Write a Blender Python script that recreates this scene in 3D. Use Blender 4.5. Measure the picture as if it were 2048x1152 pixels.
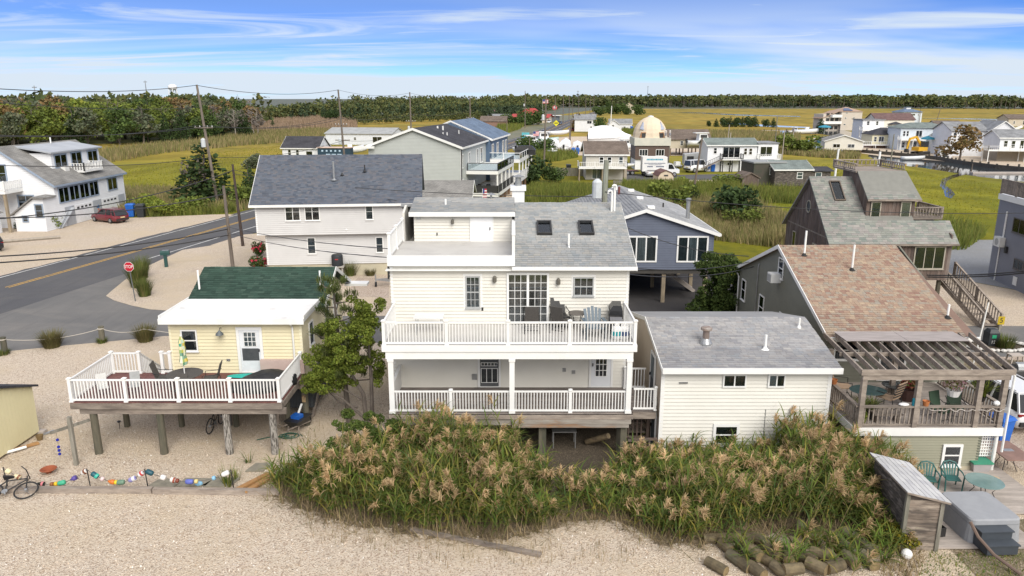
import bpy,math,random
import numpy as np
from mathutils import Vector,Matrix
for o in list(bpy.data.objects):
 bpy.data.objects.remove(o)
random.seed(7)
SC=bpy.context.scene
COL=SC.collection
R=math.radians
PI=math.pi
# - camera
CAMH=14.0
PITCH=R(14.25)
FPX=1500.0
cam=bpy.data.cameras.new('camera')
cam.sensor_width=36.0
cam.lens=36.0*FPX/2048.0
cam.clip_start=0.5
cam.clip_end=9000.0
camo=bpy.data.objects.new('camera',cam)
COL.objects.link(camo)
camo.location=(0,0,CAMH)
camo.rotation_euler=(R(90)-PITCH,0,0)
SC.camera=camo
# - sky, sun, exposure
SUN_EL,SUN_AZ=R(41),R(158)
SKY_STRENGTH=0.14
SUN_STRENGTH=2.1
world=bpy.data.worlds.new('World')
SC.world=world
world.use_nodes=True
wn,wl=world.node_tree.nodes,world.node_tree.links
wn.clear()
def wnode(t,**kw):
 n=wn.new(t)
 for k,v in kw.items():
  setattr(n,k,v)
 return n
w_out=wnode('ShaderNodeOutputWorld')
w_bg=wnode('ShaderNodeBackground')
w_bg.inputs['Strength'].default_value=SKY_STRENGTH
w_sky=wnode('ShaderNodeTexSky',sky_type='NISHITA',sun_disc=False,sun_elevation=SUN_EL,sun_rotation=SUN_AZ,altitude=0,air_density=1.0,dust_density=0.3,ozone_density=2.5)
w_co=wnode('ShaderNodeTexCoord')
w_sep=wnode('ShaderNodeSeparateXYZ')
wl.new(w_co.outputs['Generated'],w_sep.inputs[0])
w_mul=wnode('ShaderNodeMath',operation='MULTIPLY');w_mul.inputs[1].default_value=5.5
w_com=wnode('ShaderNodeCombineXYZ')
wl.new(w_sep.outputs[2],w_mul.inputs[0])
wl.new(w_sep.outputs[0],w_com.inputs[0]);wl.new(w_sep.outputs[1],w_com.inputs[1]);wl.new(w_mul.outputs[0],w_com.inputs[2])
w_nrm=wnode('ShaderNodeVectorMath',operation='NORMALIZE')
wl.new(w_com.outputs[0],w_nrm.inputs[0]);wl.new(w_nrm.outputs[0],w_sky.inputs['Vector'])
w_zc=wnode('ShaderNodeMath',operation='MAXIMUM');w_zc.inputs[1].default_value=0.0
wl.new(w_sep.outputs[2],w_zc.inputs[0])
w_za=wnode('ShaderNodeMath',operation='ADD');w_za.inputs[1].default_value=0.05
wl.new(w_zc.outputs[0],w_za.inputs[0])
w_dx=wnode('ShaderNodeMath',operation='DIVIDE');w_dy=wnode('ShaderNodeMath',operation='DIVIDE')
wl.new(w_sep.outputs[0],w_dx.inputs[0]);wl.new(w_za.outputs[0],w_dx.inputs[1])
wl.new(w_sep.outputs[1],w_dy.inputs[0]);wl.new(w_za.outputs[0],w_dy.inputs[1])
w_pc=wnode('ShaderNodeCombineXYZ')
wl.new(w_dx.outputs[0],w_pc.inputs[0]);wl.new(w_dy.outputs[0],w_pc.inputs[1])
def cloud(scale,sx,sy,rot,lo,hi,dist,off,detail=5,rough=0.55):
 m=wnode('ShaderNodeMapping')
 m.inputs['Rotation'].default_value=(0,0,R(rot));m.inputs['Scale'].default_value=(sx,sy,1)
 m.inputs['Location'].default_value=(off,off*.7,off)
 n=wnode('ShaderNodeTexNoise')
 n.inputs['Scale'].default_value=scale;n.inputs['Detail'].default_value=detail
 n.inputs['Roughness'].default_value=rough;n.inputs['Distortion'].default_value=dist
 r=wnode('ShaderNodeMapRange',interpolation_type='SMOOTHSTEP')
 r.inputs['From Min'].default_value=lo;r.inputs['From Max'].default_value=hi
 wl.new(w_pc.outputs[0],m.inputs[0]);wl.new(m.outputs[0],n.inputs['Vector']);wl.new(n.outputs['Fac'],r.inputs['Value'])
 return r.outputs[0]
c1=cloud(1.0,.34,.80,22,.45,.80,1.3,5.3,8,.58)
c2=cloud(1.0,.10,.20,-10,.36,.66,.6,11.3,4)
w_c=wnode('ShaderNodeMath',operation='MAXIMUM')
w_c2=wnode('ShaderNodeMath',operation='MULTIPLY');w_c2.inputs[1].default_value=.36
wl.new(c2,w_c2.inputs[0]);wl.new(c1,w_c.inputs[0]);wl.new(w_c2.outputs[0],w_c.inputs[1])
w_h=wnode('ShaderNodeMapRange',interpolation_type='SMOOTHSTEP')
w_h.inputs['From Min'].default_value=-0.02;w_h.inputs['From Max'].default_value=0.085
w_h.inputs['To Min'].default_value=0.9;w_h.inputs['To Max'].default_value=0.0
w_zz=wnode('ShaderNodeMath',operation='MULTIPLY_ADD');w_zz.inputs[1].default_value=-0.045
wl.new(c2,w_zz.inputs[0]);wl.new(w_sep.outputs[2],w_zz.inputs[2]);wl.new(w_zz.outputs[0],w_h.inputs['Value'])
w_m1=wnode('ShaderNodeMath',operation='MULTIPLY');w_m1.inputs[1].default_value=.8
wl.new(w_c.outputs[0],w_m1.inputs[0])
w_sum=wnode('ShaderNodeMath',operation='ADD',use_clamp=True)
wl.new(w_m1.outputs[0],w_sum.inputs[0]);wl.new(w_h.outputs[0],w_sum.inputs[1])
w_mix=wnode('ShaderNodeMix',data_type='RGBA')
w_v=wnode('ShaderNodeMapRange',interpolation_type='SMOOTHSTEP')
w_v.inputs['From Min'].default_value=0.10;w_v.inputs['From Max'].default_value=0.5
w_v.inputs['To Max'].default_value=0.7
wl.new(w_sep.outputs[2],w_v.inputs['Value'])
wl.new(w_sum.outputs[0],w_mix.inputs['Factor'])
w_tint=wnode('ShaderNodeMix',data_type='RGBA',blend_type='MULTIPLY')
w_tint.inputs['Factor'].default_value=1.0
w_tint.inputs[7].default_value=(.25,.64,1.14,1)
wl.new(w_sky.outputs[0],w_tint.inputs[6])
wl.new(w_tint.outputs[2],w_mix.inputs[6])
w_mix.inputs[7].default_value=(2.8,3.2,3.65,1)
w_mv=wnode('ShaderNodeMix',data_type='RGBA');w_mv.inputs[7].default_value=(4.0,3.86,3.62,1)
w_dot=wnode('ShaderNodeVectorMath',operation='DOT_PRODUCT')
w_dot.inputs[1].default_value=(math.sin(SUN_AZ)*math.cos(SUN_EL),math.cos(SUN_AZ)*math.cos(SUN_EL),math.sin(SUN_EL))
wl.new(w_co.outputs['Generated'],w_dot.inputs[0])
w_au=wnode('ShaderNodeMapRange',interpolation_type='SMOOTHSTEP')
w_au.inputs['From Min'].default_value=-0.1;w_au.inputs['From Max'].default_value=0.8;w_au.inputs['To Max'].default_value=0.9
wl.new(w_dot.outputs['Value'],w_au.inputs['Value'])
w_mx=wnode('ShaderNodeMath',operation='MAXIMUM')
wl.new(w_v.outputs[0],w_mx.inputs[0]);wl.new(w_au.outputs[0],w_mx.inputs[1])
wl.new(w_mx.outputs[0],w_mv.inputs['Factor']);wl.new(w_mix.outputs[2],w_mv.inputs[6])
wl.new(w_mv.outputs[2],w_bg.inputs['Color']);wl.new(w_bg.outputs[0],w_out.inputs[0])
sl=bpy.data.lights.new('sun','SUN')
sl.energy=SUN_STRENGTH
sl.angle=R(42)
sl.color=(1.0,0.955,0.885)
so=bpy.data.objects.new('sun',sl)
COL.objects.link(so)
sdir=Vector((math.sin(SUN_AZ)*math.cos(SUN_EL),math.cos(SUN_AZ)*math.cos(SUN_EL),math.sin(SUN_EL)))
so.rotation_euler=sdir.to_track_quat('Z','Y').to_euler()
so.location=(0,-40,80)
vs=SC.view_settings
vs.view_transform='Standard'
vs.look='None'
vs.gamma=1.0
vs.use_curve_mapping=False
vs.exposure=0.86
# - survey: photo pixel -> point of the place
def G(px,py,z=0.0):
 """ground point (x, y) seen at a pixel of the 2048-wide photograph, on a level z"""
 a=PITCH+math.atan((py-576)/FPX)
 d=(CAMH-z)/math.tan(a)
 zc=d*math.cos(PITCH)+(CAMH-z)*math.sin(PITCH)
 return((px-1024)/FPX*zc,d)
def D(px,py,d):
 """(x, z) of a pixel at a known distance d"""
 a=PITCH+math.atan((py-576)/FPX)
 h=d*math.tan(a)
 zc=d*math.cos(PITCH)+h*math.sin(PITCH)
 return((px-1024)/FPX*zc,CAMH-h)
# - materials
MATS={}
def newmat(name):
 m=bpy.data.materials.new(name)
 m.use_nodes=True
 nt=m.node_tree
 return m,nt,nt.nodes,nt.links,nt.nodes['Principled BSDF']
def c4(c):
 return(c[0],c[1],c[2],1.0)
def pm(name,c1,c2=None,scale=3.0,rough=0.6,bump=0.0,stretch=(1,1,1),metal=0.0,spec=0.4,detail=4,dirt=None,dirt_scale=0.6,dirt_lo=.5,dirt_hi=.75,bscale=None,bdist=0.02,lo=.35,hi=.65,objrand=0.0,coat=0.0):
 """two-tone noise material, optional stains and fine relief; world-position mapped"""
 if name in MATS:
  return MATS[name]
 m,nt,N,L,b=newmat(name)
 b.inputs['Roughness'].default_value=rough
 b.inputs['Metallic'].default_value=metal
 b.inputs['Specular IOR Level'].default_value=spec
 if coat:
  b.inputs['Coat Weight'].default_value=coat
 if c2 is None:
  c2=tuple(min(1,x*0.88)for x in c1)
 geo=N.new('ShaderNodeNewGeometry')
 mp=N.new('ShaderNodeMapping');mp.inputs['Scale'].default_value=stretch
 L.new(geo.outputs['Position'],mp.inputs[0])
 nz=N.new('ShaderNodeTexNoise');nz.inputs['Scale'].default_value=scale;nz.inputs['Detail'].default_value=detail
 nz.inputs['Roughness'].default_value=.6
 L.new(mp.outputs[0],nz.inputs['Vector'])
 mr=N.new('ShaderNodeMapRange');mr.inputs['From Min'].default_value=lo;mr.inputs['From Max'].default_value=hi
 L.new(nz.outputs['Fac'],mr.inputs['Value'])
 mx=N.new('ShaderNodeMix');mx.data_type='RGBA'
 mx.inputs[6].default_value=c4(c1);mx.inputs[7].default_value=c4(c2)
 L.new(mr.outputs[0],mx.inputs['Factor'])
 col=mx.outputs[2]
 if dirt:
  n2=N.new('ShaderNodeTexNoise');n2.inputs['Scale'].default_value=dirt_scale;n2.inputs['Detail'].default_value=6
  n2.inputs['Roughness'].default_value=.65
  L.new(mp.outputs[0],n2.inputs['Vector'])
  r2=N.new('ShaderNodeMapRange');r2.inputs['From Min'].default_value=dirt_lo;r2.inputs['From Max'].default_value=dirt_hi
  L.new(n2.outputs['Fac'],r2.inputs['Value'])
  m2=N.new('ShaderNodeMix');m2.data_type='RGBA';m2.inputs[7].default_value=c4(dirt)
  L.new(r2.outputs[0],m2.inputs['Factor']);L.new(col,m2.inputs[6]);col=m2.outputs[2]
 if objrand:
  oi=N.new('ShaderNodeObjectInfo')
  r3=N.new('ShaderNodeMapRange');r3.inputs['To Min'].default_value=1-objrand;r3.inputs['To Max'].default_value=1+objrand
  L.new(oi.outputs['Random'],r3.inputs['Value'])
  hs=N.new('ShaderNodeHueSaturation');L.new(r3.outputs[0],hs.inputs['Value']);L.new(col,hs.inputs['Color']);col=hs.outputs[0]
 L.new(col,b.inputs['Base Color'])
 if bump:
  n3=N.new('ShaderNodeTexNoise');n3.inputs['Scale'].default_value=bscale or scale*4;n3.inputs['Detail'].default_value=4
  L.new(mp.outputs[0],n3.inputs['Vector'])
  bp=N.new('ShaderNodeBump');bp.inputs['Strength'].default_value=bump;bp.inputs['Distance'].default_value=bdist
  L.new(n3.outputs['Fac'],bp.inputs['Height']);L.new(bp.outputs[0],b.inputs['Normal'])
 MATS[name]=m
 return m
def rampmat(name,cols,rough=.85,spec=.2,noise=.15,objw=1.0,translucent=0.0,val=.25):
 """each loose piece (leaf, tab) takes its own colour from a palette"""
 m,nt,N,L,b=newmat(name)
 b.inputs['Roughness'].default_value=rough;b.inputs['Specular IOR Level'].default_value=spec
 geo=N.new('ShaderNodeNewGeometry');oi=N.new('ShaderNodeObjectInfo')
 a=N.new('ShaderNodeMath');a.operation='MULTIPLY_ADD';a.inputs[1].default_value=objw
 L.new(oi.outputs['Random'],a.inputs[0]);L.new(geo.outputs['Random Per Island'],a.inputs[2])
 fr=N.new('ShaderNodeMath');fr.operation='FRACT';L.new(a.outputs[0],fr.inputs[0])
 cr=N.new('ShaderNodeValToRGB')
 el=cr.color_ramp.elements
 while len(el)<len(cols):
  el.new(0.5)
 for i,c in enumerate(cols):
  el[i].position=i/max(1,len(cols)-1);el[i].color=c4(c)
 L.new(fr.outputs[0],cr.inputs[0])
 nz=N.new('ShaderNodeTexNoise');nz.inputs['Scale'].default_value=.8;nz.inputs['Detail'].default_value=3
 L.new(geo.outputs['Position'],nz.inputs['Vector'])
 mr=N.new('ShaderNodeMapRange');mr.inputs['From Min'].default_value=.3;mr.inputs['From Max'].default_value=.7
 mr.inputs['To Min'].default_value=1-val;mr.inputs['To Max'].default_value=1+val
 L.new(nz.outputs['Fac'],mr.inputs['Value'])
 hs=N.new('ShaderNodeHueSaturation');L.new(mr.outputs[0],hs.inputs['Value']);L.new(cr.outputs[0],hs.inputs['Color'])
 L.new(hs.outputs[0],b.inputs['Base Color'])
 if translucent:
  tr=N.new('ShaderNodeBsdfTranslucent');L.new(hs.outputs[0],tr.inputs['Color'])
  ms=N.new('ShaderNodeMixShader');ms.inputs[0].default_value=translucent
  L.new(b.outputs[0],ms.inputs[1]);L.new(tr.outputs[0],ms.inputs[2])
  L.new(ms.outputs[0],N['Material Output'].inputs['Surface'])
 MATS[name]=m
 return m
def sidingfar(name,c1,pitch=.16,rough=.55,vertical=False,c2=None):
 """boards too far off to tell apart: fine relief of lapped courses"""
 m=pm(name,c1,c2 or tuple(x*.93 for x in c1),scale=.8,rough=rough)
 N,L=m.node_tree.nodes,m.node_tree.links
 geo=N.new('ShaderNodeNewGeometry');sp=N.new('ShaderNodeSeparateXYZ');L.new(geo.outputs['Position'],sp.inputs[0])
 if vertical:
  ad=N.new('ShaderNodeMath');ad.operation='ADD';L.new(sp.outputs[0],ad.inputs[0]);L.new(sp.outputs[1],ad.inputs[1]);src=ad.outputs[0]
 else:
  src=sp.outputs[2]
 dv=N.new('ShaderNodeMath');dv.operation='DIVIDE';dv.inputs[1].default_value=pitch;L.new(src,dv.inputs[0])
 fr=N.new('ShaderNodeMath');fr.operation='FRACT';L.new(dv.outputs[0],fr.inputs[0])
 bp=N.new('ShaderNodeBump');bp.inputs['Strength'].default_value=.9;bp.inputs['Distance'].default_value=.03;bp.invert=True
 L.new(fr.outputs[0],bp.inputs['Height']);L.new(bp.outputs[0],N['Principled BSDF'].inputs['Normal'])
 return m
def shinglefar(name,c1,c2,c3,w=.3,h=.15):
 m,nt,N,L,b=newmat(name)
 b.inputs['Roughness'].default_value=.9;b.inputs['Specular IOR Level'].default_value=.2
 geo=N.new('ShaderNodeNewGeometry');sp=N.new('ShaderNodeSeparateXYZ');L.new(geo.outputs['Position'],sp.inputs[0])
 ml=N.new('ShaderNodeMath');ml.operation='MULTIPLY';ml.inputs[1].default_value=2.0;L.new(sp.outputs[2],ml.inputs[0])
 ad=N.new('ShaderNodeMath');ad.operation='MULTIPLY_ADD';ad.inputs[1].default_value=.37
 L.new(sp.outputs[1],ad.inputs[0]);L.new(sp.outputs[0],ad.inputs[2])
 cb=N.new('ShaderNodeCombineXYZ');L.new(ad.outputs[0],cb.inputs[0]);L.new(ml.outputs[0],cb.inputs[1])
 br=N.new('ShaderNodeTexBrick');L.new(cb.outputs[0],br.inputs['Vector'])
 br.inputs['Scale'].default_value=1.0;br.inputs['Brick Width'].default_value=w;br.inputs['Row Height'].default_value=h
 br.inputs['Mortar Size'].default_value=.012;br.inputs['Bias'].default_value=0
 br.inputs['Color1'].default_value=c4(c1);br.inputs['Color2'].default_value=c4(c2);br.inputs['Mortar'].default_value=c4(c3)
 nz=N.new('ShaderNodeTexNoise');nz.inputs['Scale'].default_value=.7;nz.inputs['Detail'].default_value=6
 L.new(geo.outputs['Position'],nz.inputs['Vector'])
 mr=N.new('ShaderNodeMapRange');mr.inputs['From Min'].default_value=.3;mr.inputs['From Max'].default_value=.7
 mr.inputs['To Min'].default_value=.75;mr.inputs['To Max'].default_value=1.2;L.new(nz.outputs['Fac'],mr.inputs['Value'])
 hs=N.new('ShaderNodeHueSaturation');L.new(mr.outputs[0],hs.inputs['Value']);L.new(br.outputs['Color'],hs.inputs['Color'])
 L.new(hs.outputs[0],b.inputs['Base Color'])
 MATS[name]=m
 return m
def glassmat(name,tint=(.74,.78,.8),trans=.62):
 m,nt,N,L,b=newmat(name)
 N.remove(b)
 tr=N.new('ShaderNodeBsdfTransparent');tr.inputs[0].default_value=c4(tint)
 gl=N.new('ShaderNodeBsdfGlossy');gl.inputs['Roughness'].default_value=.04;gl.inputs[0].default_value=(.75,.8,.85,1)
 ms=N.new('ShaderNodeMixShader')
 fr=N.new('ShaderNodeFresnel');fr.inputs[0].default_value=1.5
 mr=N.new('ShaderNodeMapRange');mr.inputs['To Min'].default_value=.06;mr.inputs['To Max'].default_value=1.0
 L.new(fr.outputs[0],mr.inputs['Value']);L.new(mr.outputs[0],ms.inputs[0])
 L.new(tr.outputs[0],ms.inputs[1]);L.new(gl.outputs[0],ms.inputs[2]);L.new(ms.outputs[0],N['Material Output'].inputs['Surface'])
 MATS[name]=m
 return m
# - mesh building
class MB:
 def __init__(s):
  s.v=[];s.f=[]
 def poly(s,pts):
  b=len(s.v);s.v+=[tuple(p)for p in pts];s.f.append(tuple(range(b,b+len(pts))));return s
 def hexa(s,p):
  b=len(s.v);s.v+=[tuple(q)for q in p]
  for q in((3,2,1,0),(4,5,6,7),(0,1,5,4),(1,2,6,5),(2,3,7,6),(3,0,4,7)):
   s.f.append(tuple(b+i for i in q))
  return s
 def box(s,x0,y0,z0,x1,y1,z1):
  if x1<x0:x0,x1=x1,x0
  if y1<y0:y0,y1=y1,y0
  if z1<z0:z0,z1=z1,z0
  return s.hexa([(x0,y0,z0),(x1,y0,z0),(x1,y1,z0),(x0,y1,z0),(x0,y0,z1),(x1,y0,z1),(x1,y1,z1),(x0,y1,z1)])
 def bar(s,p0,p1,w,h,up=(0,0,1)):
  """rectangular bar between two points; w across, h along up"""
  a,b=Vector(p0),Vector(p1);d=(b-a).normalized();u=Vector(up)
  if abs(d.dot(u))>.98:u=Vector((0,1,0))
  r=d.cross(u).normalized();u=r.cross(d).normalized()
  r*=w/2;u*=h/2
  return s.hexa([a-r-u,a+r-u,b+r-u,b-r-u,a-r+u,a+r+u,b+r+u,b-r+u])
 def cyl(s,p0,p1,r0,r1=None,n=8,cap=True):
  r1=r0 if r1 is None else r1
  a,b=Vector(p0),Vector(p1);d=(b-a).normalized()
  u=Vector((1,0,0))if abs(d.x)<.9 else Vector((0,1,0))
  x=d.cross(u).normalized();y=d.cross(x)
  k=len(s.v)
  for c,r in((a,r0),(b,r1)):
   for i in range(n):
    t=2*PI*i/n
    s.v.append(tuple(c+x*(r*math.cos(t))+y*(r*math.sin(t))))
  for i in range(n):
   j=(i+1)%n
   s.f.append((k+i,k+j,k+n+j,k+n+i))
  if cap:
   s.f.append(tuple(k+n-1-i for i in range(n)));s.f.append(tuple(k+n+i for i in range(n)))
  return s
 def tube(s,pts,r,n=5):
  rs=r if isinstance(r,(list,tuple))else[r]*len(pts)
  P=[Vector(p)for p in pts];k=len(s.v);m=len(P)
  for i,p in enumerate(P):
   d=(P[min(i+1,m-1)]-P[max(i-1,0)]).normalized()
   u=Vector((0,0,1))if abs(d.z)<.9 else Vector((1,0,0))
   x=d.cross(u).normalized();y=x.cross(d)
   for q in range(n):
    t=2*PI*q/n
    s.v.append(tuple(p+x*(rs[i]*math.cos(t))+y*(rs[i]*math.sin(t))))
  for i in range(m-1):
   for q in range(n):
    w=(q+1)%n
    s.f.append((k+i*n+q,k+i*n+w,k+(i+1)*n+w,k+(i+1)*n+q))
  s.f.append(tuple(k+q for q in reversed(range(n))));s.f.append(tuple(k+(m-1)*n+q for q in range(n)))
  return s
 def lathe(s,prof,c=(0,0,0),n=14,axis='Z',cap=True):
  k=len(s.v)
  for r,z in prof:
   for i in range(n):
    t=2*PI*i/n
    a,b=r*math.cos(t),r*math.sin(t)
    s.v.append((c[0]+a,c[1]+b,c[2]+z)if axis=='Z' else(c[0]+z,c[1]+a,c[2]+b)if axis=='X' else(c[0]+b,c[1]+z,c[2]+a))
  for j in range(len(prof)-1):
   for i in range(n):
    w=(i+1)%n
    s.f.append((k+j*n+i,k+j*n+w,k+(j+1)*n+w,k+(j+1)*n+i))
  if cap:
   s.f.append(tuple(k+i for i in reversed(range(n))));e=k+(len(prof)-1)*n;s.f.append(tuple(e+i for i in range(n)))
  return s
 def ell(s,c,r,nu=10,nv=6):
  return s.lathe([(max(1e-3,math.sin(PI*j/nv)),-math.cos(PI*j/nv))for j in range(nv+1)],n=nu)._sc(c,r,(nv+1)*nu)
 def _sc(s,c,r,cnt):
  for i in range(len(s.v)-cnt,len(s.v)):
   v=s.v[i];s.v[i]=(c[0]+v[0]*r[0],c[1]+v[1]*r[1],c[2]+v[2]*r[2])
  return s
 def prism(s,pts,off):
  """extrude a planar polygon (list of 3D points) by vector off"""
  n=len(pts);b=len(s.v);o=Vector(off)
  s.v+=[tuple(p)for p in pts]+[tuple(Vector(p)+o)for p in pts]
  s.f.append(tuple(range(b+n-1,b-1,-1)));s.f.append(tuple(range(b+n,b+2*n)))
  for i in range(n):
   j=(i+1)%n
   s.f.append((b+i,b+j,b+n+j,b+n+i))
  return s
 def loft(s,rings,cap=True):
  k=len(s.v);n=len(rings[0])
  for r in rings:s.v+=[tuple(p)for p in r]
  for j in range(len(rings)-1):
   for i in range(n):
    w=(i+1)%n
    s.f.append((k+j*n+i,k+j*n+w,k+(j+1)*n+w,k+(j+1)*n+i))
  if cap:
   s.f.append(tuple(k+i for i in reversed(range(n))));e=k+(len(rings)-1)*n;s.f.append(tuple(e+i for i in range(n)))
  return s
 def move(s,M,start=0):
  for i in range(start,len(s.v)):s.v[i]=tuple(M@Vector(s.v[i]))
  return s
 def mesh(s,name,mat,smooth=False):
  me=bpy.data.meshes.new(name);me.from_pydata(s.v,[],s.f)
  if mat:me.materials.append(mat)
  me.validate()
  import bmesh
  bm=bmesh.new();bm.from_mesh(me);bmesh.ops.recalc_face_normals(bm,faces=bm.faces);bm.to_mesh(me);bm.free()
  if smooth:
   me.polygons.foreach_set('use_smooth',[True]*len(me.polygons))
  return me
 def build(s,name,mat,parent=None,smooth=False):
  inv=frame(parent)
  if inv is not None:
   s.v=[tuple(inv@Vector(p))for p in s.v]
  o=bpy.data.objects.new(name,s.mesh(name,mat,smooth));COL.objects.link(o)
  if parent:o.parent=parent
  return o
FR={}
def root(o):
 while o.parent:o=o.parent
 return o
def frame(parent):
 if parent is None:return None
 return FR.get(root(parent).name)
def thing(name,label,cat,loc=(0,0,0),rz=0.0,group=None,worldco=False):
 """an Empty at the base of a thing; worldco: its geometry is given in world coordinates"""
 o=bpy.data.objects.new(name,None);COL.objects.link(o)
 o.empty_display_size=.3
 if len(loc)==2:loc=(loc[0],loc[1],0)
 o.location=loc;o.rotation_euler=(0,0,rz)
 o['label']=label;o['category']=cat
 if group:o['group']=group
 if worldco:
  FR[o.name]=(Matrix.Translation(Vector(loc))@Matrix.Rotation(rz,4,'Z')).inverted()
 return o
def tag(o,label,cat,group=None):
 o['label']=label;o['category']=cat
 if group:o['group']=group
 return o
def inst(mesh,name,parent,M):
 o=bpy.data.objects.new(name,mesh);COL.objects.link(o)
 if parent:o.parent=parent
 inv=frame(parent)
 o.matrix_local=(inv@M)if inv is not None else M
 return o
def struct(name,mb,mat):
 o=mb.build(name,mat);o['kind']='structure';return o
def copy_tree(o,parent=None):
 c=o.copy();COL.objects.link(c)
 if parent is not None:c.parent=parent
 for ch in list(o.children):copy_tree(ch,c)
 return c
def dup(o,loc,rz=None,label=None,scale=None):
 c=copy_tree(o)
 if len(loc)==2:loc=(loc[0],loc[1],0)
 c.location=loc
 if rz is not None:c.rotation_euler=(0,0,rz)
 if scale is not None:c.scale=(scale,)*3 if not hasattr(scale,'__len__')else scale
 if label:c['label']=label
 return c
def TR(x,y,z,rz=0,sx=1,sy=1,sz=1):
 return Matrix.Translation((x,y,z))@Matrix.Rotation(rz,4,'Z')@Matrix.Diagonal((sx,sy,sz,1))
def basis(o,u,v,w):
 M=Matrix.Identity(4)
 for i,a in enumerate((u,v,w)):
  M[0][i],M[1][i],M[2][i]=a
 M[0][3],M[1][3],M[2][3]=o
 return M
def npobj(name,V,F,mats,midx=None,parent=None,kind=None):
 me=bpy.data.meshes.new(name)
 V=np.asarray(V,dtype=np.float32);F=np.asarray(F,dtype=np.int32)
 nf,k=F.shape
 me.vertices.add(len(V));me.vertices.foreach_set('co',V.ravel())
 me.loops.add(nf*k);me.loops.foreach_set('vertex_index',F.ravel())
 me.polygons.add(nf);me.polygons.foreach_set('loop_start',np.arange(0,nf*k,k,dtype=np.int32))
 for m in(mats if isinstance(mats,(list,tuple))else[mats]):me.materials.append(m)
 if midx is not None:me.polygons.foreach_set('material_index',np.asarray(midx,dtype=np.int32))
 me.update(calc_edges=True)
 if name.startswith('_'):return me
 o=bpy.data.objects.new(name,me);COL.objects.link(o)
 if parent:o.parent=parent
 if kind:o['kind']=kind
 return o
# - palette
VINYL=pm('white_vinyl',(.77,.77,.76),(.73,.73,.715),rough=.38,scale=1.5,dirt=(.60,.585,.55),dirt_scale=1.1,dirt_lo=.6,dirt_hi=.95)
TRIM=pm('white_trim',(.80,.80,.78),(.72,.72,.70),rough=.45,scale=1.5,dirt=(.55,.53,.5),dirt_lo=.62,dirt_hi=.9)
CREAM=pm('cream_siding',(.675,.655,.60),(.64,.62,.565),scale=.9,rough=.5,dirt=(.62,.58,.49),dirt_lo=.6,dirt_hi=.9)
CREAM2=pm('ivory_siding',(.68,.665,.615),(.64,.625,.575),scale=.9,rough=.5,dirt=(.62,.60,.54),dirt_lo=.6,dirt_hi=.9)
YELLOW=pm('butter_siding',(.70,.635,.44),(.66,.595,.40),scale=.9,rough=.5,dirt=(.6,.53,.36),dirt_lo=.6,dirt_hi=.9)
OLIVE=pm('olive_siding',(.175,.175,.14),(.15,.15,.12),scale=1.2,rough=.6)
GLASS=glassmat('window_glass')
GLASSD=glassmat('tinted_glass',(.12,.13,.15))
DARK=pm('dark_interior',(.025,.027,.03),(.06,.06,.06),scale=2.5,rough=.8)
CURTAIN=pm('taupe_curtain',(.40,.33,.28),(.24,.19,.16),scale=9,stretch=(1,1,.04),rough=.9,lo=.42,hi=.58)
SHEER=pm('pale_curtain',(.52,.55,.55),(.3,.33,.34),scale=8,stretch=(1,1,.05),rough=.9,lo=.42,hi=.6)
BLIND=pm('grey_blind',(.17,.20,.21),(.1,.12,.13),scale=6,stretch=(1,1,.1),rough=.8)
SCREEN=pm('insect_screen',(.07,.075,.08),(.05,.055,.06),scale=6,rough=.8)
WOOD=pm('weathered_wood',(.33,.28,.235),(.20,.165,.14),scale=3,stretch=(.6,2.5,2.5),rough=.85,bump=.3,dirt=(.10,.085,.075),dirt_lo=.5,dirt_hi=.8,objrand=.18)
WOODV=pm('grey_upright_wood',(.25,.235,.20),(.15,.14,.115),scale=4,stretch=(2.5,2.5,.35),rough=.85,bump=.3,dirt=(.08,.085,.06),dirt_lo=.5,dirt_hi=.8,objrand=.15)
DECKW=pm('grey_deck_board',(.25,.215,.195),(.16,.14,.13),scale=4,stretch=(.5,3,1),rough=.85,bump=.2,objrand=.22)
PALEDECK=pm('sunbleached_board',(.42,.37,.33),(.33,.29,.26),scale=4,stretch=(.5,3,1),rough=.85,bump=.2,objrand=.15)
PILE=pm('green_grey_pile',(.145,.13,.095),(.10,.095,.07),scale=5,stretch=(2,2,.4),rough=.9,bump=.4,dirt=(.05,.055,.04),objrand=.15)
REDDECK=pm('red_brown_deck',(.155,.065,.055),(.125,.05,.045),scale=4,rough=.6,objrand=.12)
BROWNW=pm('brown_weathered_boards',(.155,.112,.092),(.085,.064,.056),scale=2.5,stretch=(2.2,2.2,.35),rough=.9,bump=.3,dirt=(.24,.21,.19),dirt_scale=.9,dirt_lo=.52,dirt_hi=.8,objrand=.12)
BLACK=pm('black_metal',(.02,.02,.022),(.035,.034,.033),rough=.45)
CHAR=pm('charcoal_fabric',(.085,.078,.072),(.065,.06,.055),scale=20,rough=.9)
GREYP=pm('grey_metal',(.42,.43,.44),(.33,.34,.35),rough=.4,metal=.7,scale=6)
WHITEP=pm('white_pipe',(.82,.82,.81),(.72,.72,.7),rough=.4)
RUBBER=pm('black_rubber',(.022,.022,.023),(.03,.03,.03),rough=.8)
CONC=pm('concrete',(.42,.40,.36),(.34,.32,.29),scale=5,rough=.9)
BEIGEC=pm('beige_foundation',(.48,.44,.33),(.42,.38,.28),scale=2,rough=.9)
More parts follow.
